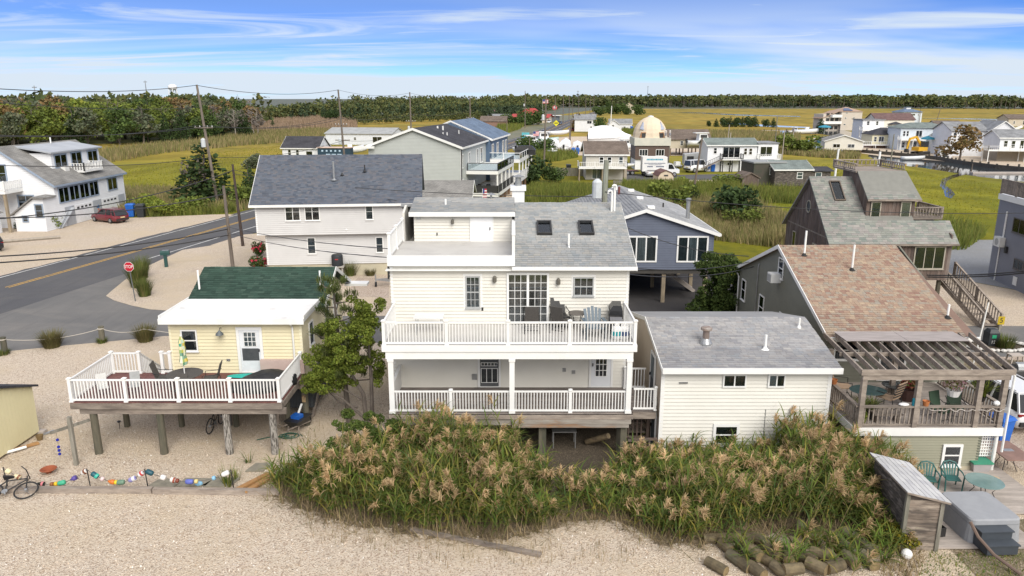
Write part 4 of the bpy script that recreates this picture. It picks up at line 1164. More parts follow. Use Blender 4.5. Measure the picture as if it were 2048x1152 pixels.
SH_OLD=rampmat('faded_green_shingle',[(.21,.225,.20),(.265,.265,.24),(.17,.19,.175),(.235,.22,.21),(.29,.275,.255)],val=.15)
DECKV=pm('grey_vinyl_deck',(.50,.485,.46),(.46,.445,.425),scale=1.2,rough=.6,dirt=(.38,.36,.34),dirt_lo=.55,dirt_hi=.85)
WROOF=pm('white_roof_membrane',(.78,.78,.775),(.70,.69,.68),scale=.8,rough=.6,dirt=(.46,.45,.43),dirt_scale=1.1,dirt_lo=.56,dirt_hi=.8)
FX=(1,0,0);FN=(0,-1,0)
# - main cream house
def main_house():
 T=thing('beach_house','cream three level beach house with white railed decks in the centre of the front row','house',(0,30.3,0),worldco=True)
 XL,XR,YF,YB=-5.05,4.85,30.3,40.2
 ZD,ZU,ZE,ZR,YR=1.9,4.72,7.3,9.14,35.2
 w=MB().box(XL,YF,1.2,XR,YB,ZE)
 w.prism([(XR-.1,YF,ZE+.001),(XR-.1,YB,ZE+.001),(XR-.1,YR,ZR-.03)],(.1,0,0))
 w.prism([(XL,YF+4.0,ZE+.001),(XL,YB,ZE+.001),(XL,YR,ZR-.05),(XL,YF+4.0,8.85)],(.1,0,0))
 W=w.build('wall',CREAM,T)
 siding(W,(XL,YF),(XR,YF),ZD,ZU-.02,CREAM,.15)
 siding(W,(XL,YF),(XR,YF),ZU+.02,ZE-.08,CREAM,.15)
 siding(W,(XR,YF),(XR,YB),1.2,ZE,CREAM,.15)
 siding(W,(XL,YB),(XL,YF),1.2,ZE,CREAM,.15)
 t=MB()
 for x in(XL,XR-.1):
  t.box(x,YF-.03,ZD,x+.1,YF,ZU-.02).box(x,YF-.03,ZU+.02,x+.1,YF,ZE-.1)
 t.box(XR+.001,YF,1.2,XR+.03,YF+.1,ZE)
 t.build('corner_trim',VINYL,T)
 sl=Vector((0,YR-YF+.3,ZR-ZE+.12));S=sl.length;sv=sl/S
 e0=Vector((.12,YF-.3,ZE-.05))
 rr=slab([e0,(5.12,e0.y,e0.z),(5.12,YR,ZR),(.12,YR,ZR)],.14).build('roof',pm('roof_underlay',(.2,.2,.2)),T)
 shingles(rr,e0,(1,0,0),sv,5.0,S,SH_GREY,.24,.145,300,1,.028)
 MB().box(.1,YR-.12,ZR-.01,5.14,YR+.12,ZR+.045).build('ridge_cap',SH_GREY,rr)
 MB().prism([(5.121,e0.y,e0.z-.01),(5.121,YR,ZR-.01),(5.121,YR,ZR-.16),(5.121,e0.y,e0.z-.16)],(.025,0,0)).build('rake_board',VINYL,rr)
 slab([(XL-.2,YR+.13,ZR),(5.12,YR+.13,ZR),(5.12,YB+.3,ZE-.05),(XL-.2,YB+.3,ZE-.05)],.14).build('rear_roof',pm('roof_felt',(.28,.29,.3)),T)
 MB().box(.0,YF-.40,ZE-.16,5.14,YF-.302,ZE-.03).box(XL-.15,YF-.3,ZE-.2,5.1,YF-.031,ZE-.165).build('gutter',TRIM,T)
 for x,y in((1.1,32.35),(2.95,32.35)):
  q=e0+sv*((y-e0.y)/sv.y);q=Vector((x,q.y,q.z+.02));nn=Vector((1,0,0)).cross(sv)
  wo=window(T,q,(1,0,0),nn,.66,1.12,fm=BLACK,fw=.07,back=pm('skylight_shade',(.62,.54,.57)),v=sv,out=.13,sill=False,name='skylight')
 pipe_vent(T,2.42,31.5,7.76,.62,.045);
 c=pipe_vent(T,4.72,34.45,8.82,1.25,.055)
 for s,h in((-.13,.95),(.06,1.2)):
  MB().tube([(4.72+s,34.4,8.9 if s<0 else 9.9),(4.72+s,34.4,8.82+h),(4.72+s-.03,34.38,8.9+h),(4.72+s-.11,34.36,8.93+h),(4.72+s-.18,34.34,8.88+h),(4.72+s-.19,34.34,8.8+h)],.05,7).build('vent_hook',WHITEP,c)
 YD,ZDE,ZDT=34.1,8.93,9.32
 m=MB().box(XL+.55,YD,7.5,.0,YD+.12,ZDE)
 DW=m.build('dormer_wall',CREAM,T)
 siding(DW,(XL+.55,YD),(0,YD),7.58,ZDE-.02,CREAM,.15)
 sv2=Vector((0,2.2,ZDT-ZDE));S2=sv2.length;sv2/=S2
 d0=Vector((XL+.38,YD-.28,ZDE+.02))
 dr=slab([d0,(.12,d0.y,d0.z),tuple(Vector((.12,d0.y,d0.z))+sv2*S2),tuple(d0+sv2*S2)],.12).build('dormer_roof',pm('roof_underlay',(.2,.2,.2)),T)
 shingles(dr,d0,(1,0,0),sv2,.5-XL-.76,S2,SH_GREY,.24,.145,200,2,.028)
 slab([(d0.x,YD+1.93,ZDT),(.12,YD+1.93,ZDT),(.12,YD+3.4,ZR-.45),(d0.x,YD+3.4,ZR-.45)],.1).build('dormer_roof_back',pm('roof_felt',(.28,.29,.3)),T)
 MB().box(d0.x-.02,d0.y-.03,ZDE-.17,.14,d0.y-.002,ZDE+.03).build('fascia',VINYL,T)
 door(T,(-1.93,YD-.025,7.58),FX,FN,1.08,1.14,VINYL,pm('white_door',(.80,.80,.81),(.77,.77,.78)),handle_x=.92,fw=.05)
 wall_light(T,-2.72,YD,8.5,s=.8)
 MB().box(XL+.68,YD-.07,8.6,XL+.86,YD-.026,8.8).build('junction_box',GREYP,T)
 MB().cyl((-3.45,YD-.04,7.85),(-3.45,YD-.03,7.97),.03).build('hose_bib',BLACK,T)
 pipe_vent(T,-3.1,34.9,9.0,.42,.05,basemat=WHITEP)
 MB().lathe([(.05,0),(.05,.28),(.22,.30),(.05,.36),(.02,.38)],(-1.0,35.9,9.2),10).build('roof_vent',GREYP,T)
 MB().box(XL-.02,YF-.12,7.38,.0,YD,7.58).build('roof_deck',DECKV,T)
 MB().box(XL-.08,YF-.20,7.28,.12,YF-.121,7.72).box(XL-.08,YF-.12,7.36,XL-.021,YD,7.66).build('deck_curb',VINYL,T)
 MB().box(.0,YF-.12,7.28,.12,YD,8.55).box(-.01,YF-.14,8.552,.14,YD,8.6).build('parapet_wall',VINYL,T)
 railing(T,(XL+.02,YF-.08,7.58),(XL+.02,YD-.02,7.58),1.0,VINYL,posts=(0,.5,1),pw=.12)
 DX0,DX1,DY=-5.0,4.8,27.5
 dk=MB().box(DX0,DY,ZU-.14,DX1,YF-.03,ZU).build('upper_deck',DECKV,T)
 MB().box(DX0-.03,DY-.05,ZU-.24,DX1+.03,DY-.002,ZU+.02).box(DX0-.03,DY,ZU-.24,DX0-.002,YF-.03,ZU+.02).box(DX1+.002,DY,ZU-.24,DX1+.03,YF-.03,ZU+.02).build('deck_fascia',VINYL,T)
 MB().box(DX0+.1,DY+.0,ZU-.55,DX1-.1,DY+.16,ZU-.241).box(DX0+.1,DY+.16,ZU-.55,DX0+.26,YF-.03,ZU-.241).box(DX1-.26,DY+.16,ZU-.55,DX1-.1,YF-.03,ZU-.241).build('porch_beam',VINYL,T)
 MB().box(DX0+.27,DY+.17,ZU-.3,DX1-.27,YF-.04,ZU-.26).build('porch_ceiling',CREAM2,T)
 railing(T,(DX0+.06,DY+.05,ZU),(DX1-.06,DY+.05,ZU),.95,VINYL,posts=(0,.25,.495,.74,1),pw=.12,bw=.034)
 railing(T,(DX0+.06,DY+.05,ZU),(DX0+.06,YF-.05,ZU),.95,VINYL,posts=(1,),pw=.12)
 railing(T,(DX1-.06,DY+.05,ZU),(DX1-.06,YF-.05,ZU),.95,VINYL,posts=(1,),pw=.12)
 planks(T,-4.86,27.5,4.76,YF-.03,ZD,DECKW,w=.14,maxlen=4.2,name='deck_plank')
 f=MB().box(-4.86,27.44,ZD-.22,4.78,27.495,ZD-.06)
 f.build('rim_board',WOOD,T)
 MB().box(.0,27.38,ZD-.40,4.7,27.435,ZD-.225).box(.0,27.40,ZD-.56,4.62,27.56,ZD-.405).box(-4.7,27.5,ZD-.5,-.02,27.62,ZD-.225).build('deck_girder',pm('rust_stained_beam',(.33,.30,.26),(.22,.19,.165),scale=3,stretch=(.4,2,2),rough=.9,dirt=(.30,.14,.05),dirt_scale=1.2,dirt_lo=.54,dirt_hi=.72,bump=.2),T)
 cm=MB().box(-.1,-.1,0,.1,.1,ZU-.55-ZD).box(-.125,-.125,.001,.125,.125,.12).box(-.125,-.125,ZU-.66-ZD,.125,.125,ZU-.552-ZD).mesh('column',VINYL)
 for x in(-4.72,.0,4.58):inst(cm,'column',T,TR(x,27.6,ZD+.002))
 railing(T,(-4.72,27.6,ZD),(-.1,27.6,ZD),.92,VINYL,posts=(.5,),pw=.12,bw=.034)
 railing(T,(.1,27.6,ZD),(4.5,27.6,ZD),.92,VINYL,posts=(.5,),pw=.12,bw=.034)
 MB().box(-4.8,27.75,ZD+.1,-4.74,YF-.1,ZD+1.0).box(-4.83,27.75,ZD+1.001,-4.71,YF-.1,ZD+1.06).build('solid_side_rail',VINYL,T)
 pmh=MB().box(-.15,-.15,0,.15,.15,1).mesh('pile',PILE)
 for x in(-4.6,-1.6,1.2,4.4):
  for y in(27.75,30.6,34,38):inst(pmh,'pile',T,TR(x,y,-.2,.1*x,1,1,1.55 if y<28 else 1.4))
 MB().box(XL+.3,32.4,-.02,XR-.3,32.5,1.2).build('underfloor_panel',pm('red_brown_boards',(.12,.055,.04),(.07,.04,.03),scale=3,stretch=(3,3,.4),rough=.9),T)
 window(T,(-1.93,YF-.025,5.46),FX,FN,.60,1.36,fm=pm('grey_window_frame',(.40,.41,.41)),rows=2,grid=(3,2),back=BLIND,fw=.05)
 MB().box(-2.03,YF-.035,5.36,-1.23,YF-.0252,5.455).box(-2.03,YF-.035,6.825,-1.23,YF-.0252,6.92).box(-2.03,YF-.035,5.456,-1.935,YF-.0252,6.824).box(-1.325,YF-.035,5.456,-1.23,YF-.0252,6.824).build('window_surround',VINYL,T)
 window(T,(2.56,YF-.025,5.98),FX,FN,.84,.80,fm=pm('grey_window_frame',(.40,.41,.41)),rows=2,grid=(3,1),back=DARK,fw=.05)
 MB().box(2.47,YF-.035,5.88,3.49,YF-.0252,5.975).box(2.47,YF-.035,6.785,3.49,YF-.0252,6.88).box(2.47,YF-.035,5.976,2.555,YF-.0252,6.784).box(3.405,YF-.035,5.976,3.49,YF-.0252,6.784).build('window_surround',VINYL,T)
 window(T,(-.22,YF-.025,ZU+.05),FX,FN,1.76,2.2,cols=2,grid=(3,6),back=CURTAIN,fw=.09,mw=.1,sill=False,name='sliding_door')
 door(T,(-1.46,YF-.025,ZD+.02),FX,FN,.98,2.06,VINYL,pm('dark_door',(.10,.105,.11)),lights=((.14,1.28,.84,1.9,3,1,DARK),(.14,.98,.84,1.12,5,1,DARK),(.14,.22,.84,.86,3,1,DARK)),handle_x=.86,name='screen_door')
 door(T,(3.30,YF-.025,ZD+.02),FX,FN,1.02,2.06,VINYL,pm('pale_blue_door',(.66,.68,.71),(.62,.64,.67)),lights=((.27,.50,.75,1.86,3,5,DARK),),handle_x=.15)
 wall_light(T,-.72,YF,6.72);wall_light(T,1.92,YF,6.62)
 MB().box(-1.72,YF-.06,ZD+.35,-1.5,YF-.026,ZD+.62).build('wall_vent',GREYP,T)
 for x,z in((2.16,.72),(2.56,.62)):MB().box(x,YF-.06,ZD+z,x+.15,YF-.026,ZD+z+.16).build('outlet_box',GREYP,T)
 MB().box(-1.28,YF-.055,ZU+.62,-1.2,YF-.026,ZU+.76).build('hose_bib',BLACK,T)
 planks(T,4.78,27.75,5.72,30.2,ZD,DECKW,w=.14,name='deck_plank',seed=9)
 MB().box(4.80,27.66,ZD-.3,5.72,27.745,ZD-.05).build('landing_rim',WOOD,T)
 railing(T,(4.82,27.8,ZD),(5.7,27.8,ZD),.95,VINYL,posts=(1,),pw=.08,bw=.034)
 railing(T,(4.82,30.1,ZD),(5.7,30.1,ZD),.95,VINYL,posts=(0,),pw=.08,bw=.034)
 railing(T,(4.72,27.35,-.05),(5.68,27.35,-.05),.95,BROWNW,sp=.16,posts=(1,),pw=.12,bw=.05,cap=False,topw=.14)
 railing(T,(4.72,28.6,.3),(5.6,28.6,.3),.95,BROWNW,sp=.16,posts=(1,),pw=.12,bw=.05,cap=False,topw=.14)
 for i in range(6):MB().box(4.8,29.9-i*.28,ZD-.3-i*.28,5.6,30.2-i*.28,ZD-.25-i*.28).build('stair_tread',WOOD,T)
 ch=MB().box(.0,37.4,7.6,.62,38.0,9.5).box(-.08,37.32,9.501,.70,38.08,9.72).build('chimney',VINYL,T)
 MB().lathe([(.17,0),(.17,.22),(.14,.24),(.14,.42),(.27,.43),(.27,.47),(.02,.56)],(.31,37.7,9.72),12).build('chimney_cap',GREYP,ch)
 return T
main_house()
# - yellow cottage with the red deck
def yellow_cottage():
 T=thing('yellow_cottage','butter yellow cottage with a white flat roof and a red raised deck','house',(-12,31,0),worldco=True)
 XL,XR,YF,YM,Z0,ZE=-14.85,-9.12,31.0,34.4,2.0,4.62
 W=MB().box(XL,YF,Z0,XR,38.6,ZE).build('wall',YELLOW,T)
 siding(W,(XL,YF),(XR,YF),2.3,ZE,YELLOW,.155);siding(W,(XR,YF),(XR,38.6),Z0,ZE,YELLOW,.155)
 MB().box(XL-.002,YF-.03,2.3,XL+.09,YF,ZE).box(XR-.09,YF-.03,2.1,XR+.03,YF,ZE).build('corner_trim',pm('pale_yellow_trim',(.80,.75,.55)),T)
 r=MB().hexa([(XL-.2,YF-.32,4.66),(XR+.2,YF-.32,4.66),(XR+.2,YM,4.72),(XL-.2,YM,4.72),(XL-.2,YF-.32,4.84),(XR+.2,YF-.32,4.84),(XR+.2,YM,4.96),(XL-.2,YM,4.96)]).build('flat_roof',WROOF,T)
 MB().box(XL-.24,YF-.40,4.62,XR+.24,YF-.322,4.86).build('gutter',TRIM,T)
 MB().box(XL-.24,YF-.32,4.84,XL-.19,YM,4.99).box(XR+.19,YF-.32,4.84,XR+.24,YM,4.99).build('roof_edge',TRIM,T)
 MB().tube([(XR-.35,YF-.36,4.62),(XR-.35,YF-.09,4.4),(XR-.35,YF-.07,2.1)],.045,6).build('downspout',TRIM,T)
 e0=Vector((-15.05,33.2,4.70));sl=Vector((0,2.6,1.27));S=sl.length;sv=sl/S
 gr=slab([e0,(-8.62,e0.y,e0.z),(-8.62,35.8,5.97),(-15.05,35.8,5.97)],.12).build('gable_roof',pm('green_felt',(.03,.05,.04)),T)
 shingles(gr,e0,(1,0,0),sv,6.43,S,SH_GREEN,.28,.15,300,3,.028)
 slab([(-15.05,35.81,5.97),(-8.62,35.81,5.97),(-8.62,38.9,4.55),(-15.05,38.9,4.55)],.12).build('rear_roof',SH_GREEN,T)
 MB().prism([(XR,33.3,ZE+.001),(XR,38.6,ZE+.001),(XR,35.8,5.82)],(.06,0,0)).prism([(XL,33.3,ZE+.001),(XL,38.6,ZE+.001),(XL,35.8,5.82)],(.06,0,0)).build('gable_wall',YELLOW,T)
 MB().prism([(-8.615,33.2,4.74),(-8.615,35.8,6.0),(-8.615,38.9,4.58),(-8.615,38.9,4.4),(-8.615,35.8,5.8),(-8.615,33.2,4.52)],(.03,0,0)).build('rake_board',TRIM,T)
 MB().box(-8.9,38.62,4.3,-7.7,39.3,4.42).build('porch_hood',TRIM,T)
 for x,y in((-14.75,34.3),(-9.0,34.2)):MB().cyl((x,y,4.9),(x,y,6.15),.045,n=8).build('vent_pipe',WHITEP,T)
 window(T,(-14.33,YF-.025,3.30),FX,FN,.70,.98,rows=2,back=SCREEN,fw=.06)
 door(T,(-11.93,YF-.025,2.32),FX,FN,1.12,2.08,VINYL,pm('storm_door',(.70,.72,.75)),lights=((.32,1.22,.84,1.86,3,3,SHEER),),screens=((.2,.56,.92,1.12,SCREEN),),handle_x=.95,fw=.12)
 l=MB().tube([(-12.55,YF-.03,4.35),(-12.55,YF-.2,4.42),(-12.55,YF-.28,4.3)],.015,5).build('wall_lamp',BLACK,T)
 MB().lathe([(.17,-.12),(.15,-.05),(.06,.03),(.03,.08)],(-12.55,YF-.3,4.25),12).build('lamp_shade',pm('galvanised_shade',(.16,.18,.19),metal=.5),l)
 MB().box(-12.45,YF-.07,2.86,-12.3,YF-.026,2.95).build('outlet_box',GREYP,T)
 for y in(32.0,34.9,36.6):window(T,(XR+.025,y,3.15),(0,1,0),(1,0,0),.7,1.1,rows=2,back=DARK,fw=.06)
 sk=pm('slate_skirt_boards',(.075,.085,.095),(.06,.068,.076),scale=2,rough=.7)
 m=MB()
 for i in range(17):m.box(-11.1+i*.125,YF+.55,.45,-10.99+i*.125,YF+.58,2.0)
 s=m.build('skirt',sk,T);s['kind']='stuff'
 MB().box(-11.2,YF+.59,.4,-8.98,38.2,2.0).build('skirt_box',sk,T)
 Y0,Y1,X0,X1,ZD=27.66,31.0-.03,-17.5,-9.15,2.3
 planks(T,X0,Y0,X1,Y1,ZD,REDDECK,w=.14,name='deck_plank',maxlen=4.8,th=.03,seed=4)
 MB().box(X0,Y0-.03,ZD-.28,X1+.05,Y0-.001,ZD-.035).box(X1+.001,Y0,ZD-.28,X1+.05,Y1,ZD-.035).build('rim_board',WOOD,T)
 MB().box(X0+.3,Y0+.06,ZD-.52,X1+.15,Y0+.2,ZD-.285).box(X0+.3,Y0+2.7,ZD-.52,X1+.15,Y0+2.85,ZD-.285).build('deck_girder',WOOD,T)
 jm=MB().box(0,Y0+.01,ZD-.28,.045,Y1,ZD-.035)
 for i in range(14):MB().box(X0+.3+i*.6,Y0+.21,ZD-.28,X0+.345+i*.6,Y0+2.69,ZD-.035).build('joist',WOOD,T)
 pl=MB().cyl((0,0,0),(0,0,1),.155,.14,12).mesh('pile',PILE)
 pl2=MB().cyl((0,0,0),(0,0,1),.155,.14,12).mesh('pile',pm('peeling_pile',(.34,.32,.29),(.09,.08,.07),scale=6,stretch=(3,3,.6),rough=.95,lo=.44,hi=.56,bump=.4))
 for x,k in((-16.75,pl),(-14.1,pl),(-11.45,pl2),(-9.6,pl2)):inst(k,'pile',T,TR(x,27.85,-.2,x,1,1,ZD-.33))
 for x in(-16.9,-14.5,-12.1,-9.8):inst(pl,'pile',T,TR(x,30.45,-.2,x,.85,.85,ZD-.33))
 inst(pl,'pile',T,TR(-9.05,30.6,-.2,0,.95,.95,2.5));inst(pl,'pile',T,TR(-8.95,34.6,-.2,0,.95,.95,2.3))
 MB().box(-9.13,30.40,1.15,-8.97,30.44,1.45).build('notice_plate',pm('faded_notice',(.42,.30,.16),(.12,.08,.05),scale=14),T)
 MB().bar((-9.0,31.4,.0),(-8.85,33.9,2.1),.1,.14).build('brace',WOOD,T)
 MB().bar((-10.2,30.2,.2),(-10.05,30.3,2.0),.1,.1).build('brace',WOOD,T)
 railing(T,(X0+.06,Y0+.06,ZD),(X1-.06,Y0+.06,ZD),.95,VINYL,sp=.128,posts=(0,.263,.517,.765,1),pw=.12,bw=.042)
 railing(T,(X0+.06,Y0+.06,ZD),(X0+.06,Y1-.06,ZD),.95,VINYL,sp=.128,posts=(1,),pw=.12,bw=.042)
 railing(T,(X0+.06,Y1-.06,ZD),(-16.25,Y1-.06,ZD),.95,VINYL,sp=.128,posts=(1,),pw=.12,bw=.042)
 railing(T,(X1-.06,Y0+.06,ZD),(X1-.06,Y1-.1,ZD),.95,VINYL,sp=.128,posts=(1,),pw=.12,bw=.042)
 railing(T,(-15.25,Y1-.06,ZD),(XL-.05,Y1-.06,ZD),.95,VINYL,sp=.128,posts=(0,1),pw=.12,bw=.042)
 railing(T,(-16.25,Y1,ZD),(-16.25,34.0,.1),.95,VINYL,sp=.128,posts=(1,),pw=.12,bw=.042)
 for i in range(8):MB().box(-16.2,Y1+.02+i*.36,ZD-.28-i*.26,-15.2,Y1+.36+i*.36,ZD-.23-i*.26).build('stair_tread',REDDECK,T)
 return T
yellow_cottage()
# - ivory cottage right of the main house
def ivory_cottage():
 T=thing('ivory_cottage','small ivory sided two level cottage with a grey shingle roof behind the reeds','house',(9,27.5,0),worldco=True)
 XL,XR,YF,YB,ZE,ZR,YR=5.85,12.45,27.5,34.9,3.93,4.78,31.2
 W=MB().box(XL,YF,-.3,XR,YB,ZE)
 for x in(XL,XR-.08):W.prism([(x,YF,ZE+.001),(x,YB,ZE+.001),(x,YR,ZR-.08)],(.08,0,0))
 W=W.build('wall',pm('buff_stucco_panel',(.58,.50,.40),(.53,.45,.36),scale=.8,rough=.7),T)
 siding(W,(XL,YF),(XR,YF),-.2,ZE,CREAM2,.155)
 MB().box(XL-.03,YF-.035,-.3,XL+.12,YF-.001,ZE).box(XR-.12,YF-.035,-.3,XR+.03,YF-.001,ZE).build('corner_trim',VINYL,T)
 e0=Vector((XL-.06,YF-.35,ZE-.03));sl=Vector((0,YR-e0.y,ZR-e0.z));S=sl.length;sv=sl/S
 r=slab([e0,(12.7,e0.y,e0.z),(12.7,YR,ZR),(e0.x,YR,ZR)],.12).build('roof',pm('roof_underlay',(.2,.2,.2)),T)
 shingles(r,e0,(1,0,0),sv,12.7-e0.x,S,SH_MIX,.25,.145,300,5,.028)
 slab([(e0.x,YR+.01,ZR),(12.7,YR+.01,ZR),(12.7,YB+.3,ZE-.05),(e0.x,YB+.3,ZE-.05)],.12).build('rear_roof',SH_MIX,T)
 MB().box(e0.x,e0.y-.05,e0.z-.2,12.72,e0.y-.002,e0.z+.03).build('fascia',VINYL,T)
 MB().prism([(e0.x-.03,e0.y,e0.z+.02),(e0.x-.03,YR,ZR+.02),(e0.x-.03,YB+.3,ZE-.03),(e0.x-.03,YB+.3,ZE-.2),(e0.x-.03,YR,ZR-.15),(e0.x-.03,e0.y,e0.z-.15)],(.028,0,0)).build('rake_board',TRIM,T)
 window(T,(8.22,YF-.025,3.02),FX,FN,.92,.55,cols=2,back=DARK,fw=.06,sill=False)
 window(T,(9.98,YF-.025,3.02),FX,FN,.68,.55,cols=2,backcols=[SHEER,DARK],fw=.06,sill=False)
 window(T,(7.98,YF-.025,.55),FX,FN,1.04,.92,rows=2,back=DARK,fw=.11,sill=True)
 MB().box(8.10,YF-.0345,1.21,8.9,YF-.0305,1.35).build('lace_valance',SHEER,T)
 window(T,(10.6,YF-.025,.5),FX,FN,.72,.80,cols=2,back=DARK,fw=.07,sill=False)
 MB().box(6.52,YF-.07,3.18,6.86,YF-.026,3.24).build('wall_light_bar',GREYP,T)
 door(T,(XL-.02,29.6,ZDX:=1.84),(0,-1,0),(-1,0,0),.95,2.0,VINYL,pm('glass_storm_door',(.20,.22,.24)),screens=((.16,.2,.79,.95,SCREEN),(.16,1.02,.79,1.86,BLIND)))
 MB().box(XL-.12,28.05,1.98,XL-.03,28.4,2.3).build('flood_lamp',WHITEP,T)
 door(T,(XL-.02,28.9,.0),(0,-1,0),(-1,0,0),.9,1.7,VINYL,pm('blue_grey_door',(.08,.12,.2)),screens=((.16,.2,.74,1.5,BLIND),))
 c=MB().lathe([(.26,0),(.26,.12),(.20,.26),(.15,.32)],(7.87,29.0,4.22),14).build('flue',GREYP,T)
 MB().cyl((7.87,29.0,4.5),(7.87,29.0,4.88),.135,n=12).build('flue_pipe',pm('brown_flue',(.25,.2,.18),metal=.4,rough=.5),c)
 MB().lathe([(.2,0),(.23,.02),(.23,.1),(.17,.14),(.02,.16)],(7.87,29.0,4.88),14).build('flue_cap',pm('rusty_cap',(.36,.33,.31),(.28,.2,.16),scale=7,metal=.4),c)
 pipe_vent(T,10.15,28.55,4.2,.62,.05,basemat=WHITEP);pipe_vent(T,12.12,30.3,4.55,.45,.045,basemat=WHITEP)
 MB().tube([(10.0,YF-.04,.7),(10.0,YF-.045,2.1)],.012,4).build('cable',GREYP,T)
 MB().lathe([(.07,-.02),(.09,0),(.07,.02)],(11.3,YF-.04,1.62),10,axis='Y').build('wall_vent',pm('dark_vent',(.15,.08,.06)),T)
 return T
ivory_cottage()
# - olive house with the pergola deck
def olive_house():
 T=thing('olive_house','olive sided house with a brick coloured shingle roof and a weathered pergola deck','house',(16,26.2,0),worldco=True)
 XL,XR,YF,YR,YB,ZE,ZR=13.75,19.75,31.0,37.5,44.0,4.06,6.72
 W=MB().box(XL,YF,-.1,XR,YB,ZE)
 for x in(XL,XR-.08):W.prism([(x,YF,ZE+.001),(x,YB,ZE+.001),(x,YR,ZR-.05)],(.08,0,0))
 W=W.build('wall',OLIVE,T)
 def lim(z):
  if z<ZE:return(0,1)
  t=(z-ZE)/(ZR-ZE);return(t*.5,1-t*.5)
 siding(W,(XL,YB),(XL,YF),0,ZR,OLIVE,.17,lim)
 siding(W,(XL,YF),(XR,YF),1.85,ZE,OLIVE,.17)
 e0=Vector((XL-.2,YF-.35,ZE-.02));sl=Vector((0,YR-e0.y,ZR-e0.z));S=sl.length;sv=sl/S
 r=slab([e0,(XR+.2,e0.y,e0.z),(XR+.2-.5,YR,ZR),(e0.x,YR,ZR)],.12).build('roof',pm('brown_underlay',(.2,.13,.1)),T)
 shingles(r,e0,(1,0,0),sv,XR+.2-e0.x-.45,S,SH_PINK,.21,.155,300,6,.03)
 slab([(e0.x,YR+.01,ZR),(XR-.3,YR+.01,ZR),(XR+.2,YB+.35,ZE-.02),(e0.x,YB+.35,ZE-.02)],.12).build('rear_roof',SH_PINK,T)
 MB().prism([(e0.x-.035,e0.y,e0.z+.03),(e0.x-.035,YR,ZR+.03),(e0.x-.035,YB+.35,ZE+.01),(e0.x-.035,YB+.35,ZE-.19),(e0.x-.035,YR,ZR-.17),(e0.x-.035,e0.y,e0.z-.17)],(.033,0,0)).build('rake_board',VINYL,T)
 MB().box(e0.x-.02,e0.y-.09,e0.z-.13,XR+.3,e0.y-.002,e0.z+.01).build('gutter',TRIM,T)
 MB().tube([(XL-.2,YB+.3,ZE-.1),(XL-.1,YB-.1,ZE-.5),(XL-.08,YB-.1,0)],.045,6).build('downspout',TRIM,T)
 MB().tube([(XL-.05,40.6,5.1),(XL-.09,40.6,4.9),(XL-.06,40.6,2.0),(XL-.09,40.5,1.3),(XL-.06,40.3,.4)],.03,6).build('meter_conduit',GREYP,T)
 for x,y,h in((14.55,36.6,1.25),(16.45,35.4,1.25),(19.3,31.9,.62)):
  z=e0.z+(y-e0.y)/sl.y*sl.z
  pipe_vent(T,x,y,z,h,.05,basemat=RUBBER)
 wn_=lambda y,z,w,h:window(T,(XL-.026,y+w,z),(0,-1,0),(-1,0,0),w,h,rows=2,back=BLIND,fw=.06)
 wn_(42.6,2.35,.75,1.25);wn_(39.3,2.15,.8,1.35);wn_(36.2,2.2,.7,1.2);wn_(36.9,5.05,.72,1.05)
 ac=MB().box(XL-.55,37.15,4.82,XL-.03,37.75,5.28).build('window_air_conditioner',pm('ac_white',(.72,.72,.7)),T)
 MB().box(XL-.566,37.18,4.86,XL-.551,37.72,5.22).build('grille',pm('ac_grille',(.36,.37,.37)),ac)
 LX0,LX1,LY=13.5,17.9,26.35
 L=MB().box(LX0,LY,-.1,LX1,YF-.01,1.55).build('lower_wall',OLIVE,T)
 siding(L,(LX0,LY),(LX1,LY),.25,1.55,pm('sage_siding',(.275,.27,.20),(.25,.245,.18),scale=1,rough=.6),.11);siding(L,(LX0,YF-.02),(LX0,LY),.0,1.55,OLIVE,.15)
 MB().box(LX0,LY-.03,-.1,LX1,LY-.002,.24).build('foundation',BEIGEC,T)
 MB().box(LX1-.08,LY-.032,.25,LX1+.02,LY-.001,1.55).build('corner_trim',pm('olive_trim',(.13,.14,.11)),T)
 window(T,(16.48,LY-.026,.24),FX,FN,.76,.92,rows=2,back=DARK,fw=.10)
 DX0,DX1,DY0,ZD=13.0,18.62,26.25,1.86
 planks(T,DX0,DY0+.02,DX1,YF-.04,ZD,PALEDECK,w=.14,name='deck_plank',maxlen=4,seed=8)
 MB().box(DX0-.04,DY0-.03,ZD-.32,DX1+.04,DY0+.018,ZD+.0).box(DX0-.04,DY0+.02,ZD-.32,DX0-.001,YF-.04,ZD).box(DX1+.001,DY0+.02,ZD-.32,DX1+.04,YF-.04,ZD).build('deck_fascia',TRIM,T)
 MB().cyl((DX1-.12,DY0+.1,-.02),(DX1-.12,DY0+.1,ZD-.3),.07,n=10).build('white_post',WHITEP,T)
 MB().tube([(DX1+.06,DY0-.05,.9),(DX1+.06,DY0-.05,4.0)],.045,7).build('downspout',WHITEP,T)
 rw_=dict(sp=.17,pw=.10,bw=.045,cap=False,topw=.16)
 railing(T,(DX0+.08,DY0+.1,ZD),(DX1-.05,DY0+.1,ZD),.86,WOOD,posts=(),**rw_)
 railing(T,(DX0+.08,DY0+.1,ZD),(DX0+.08,YF-.3,ZD),.86,WOOD,posts=(),**rw_)
 railing(T,(DX1-.05,DY0+.1,ZD),(DX1-.05,YF-.3,ZD),.86,WOOD,posts=(),**rw_)
 PZ=4.12;po=MB().box(-.09,-.09,0,.09,.09,1).mesh('pergola_post',WOOD)
 for x in(DX0+.18,15.25,17.55,DX1-.15):inst(po,'pergola_post',T,TR(x,DY0+.1,ZD,0,1,1,PZ-ZD-.32))
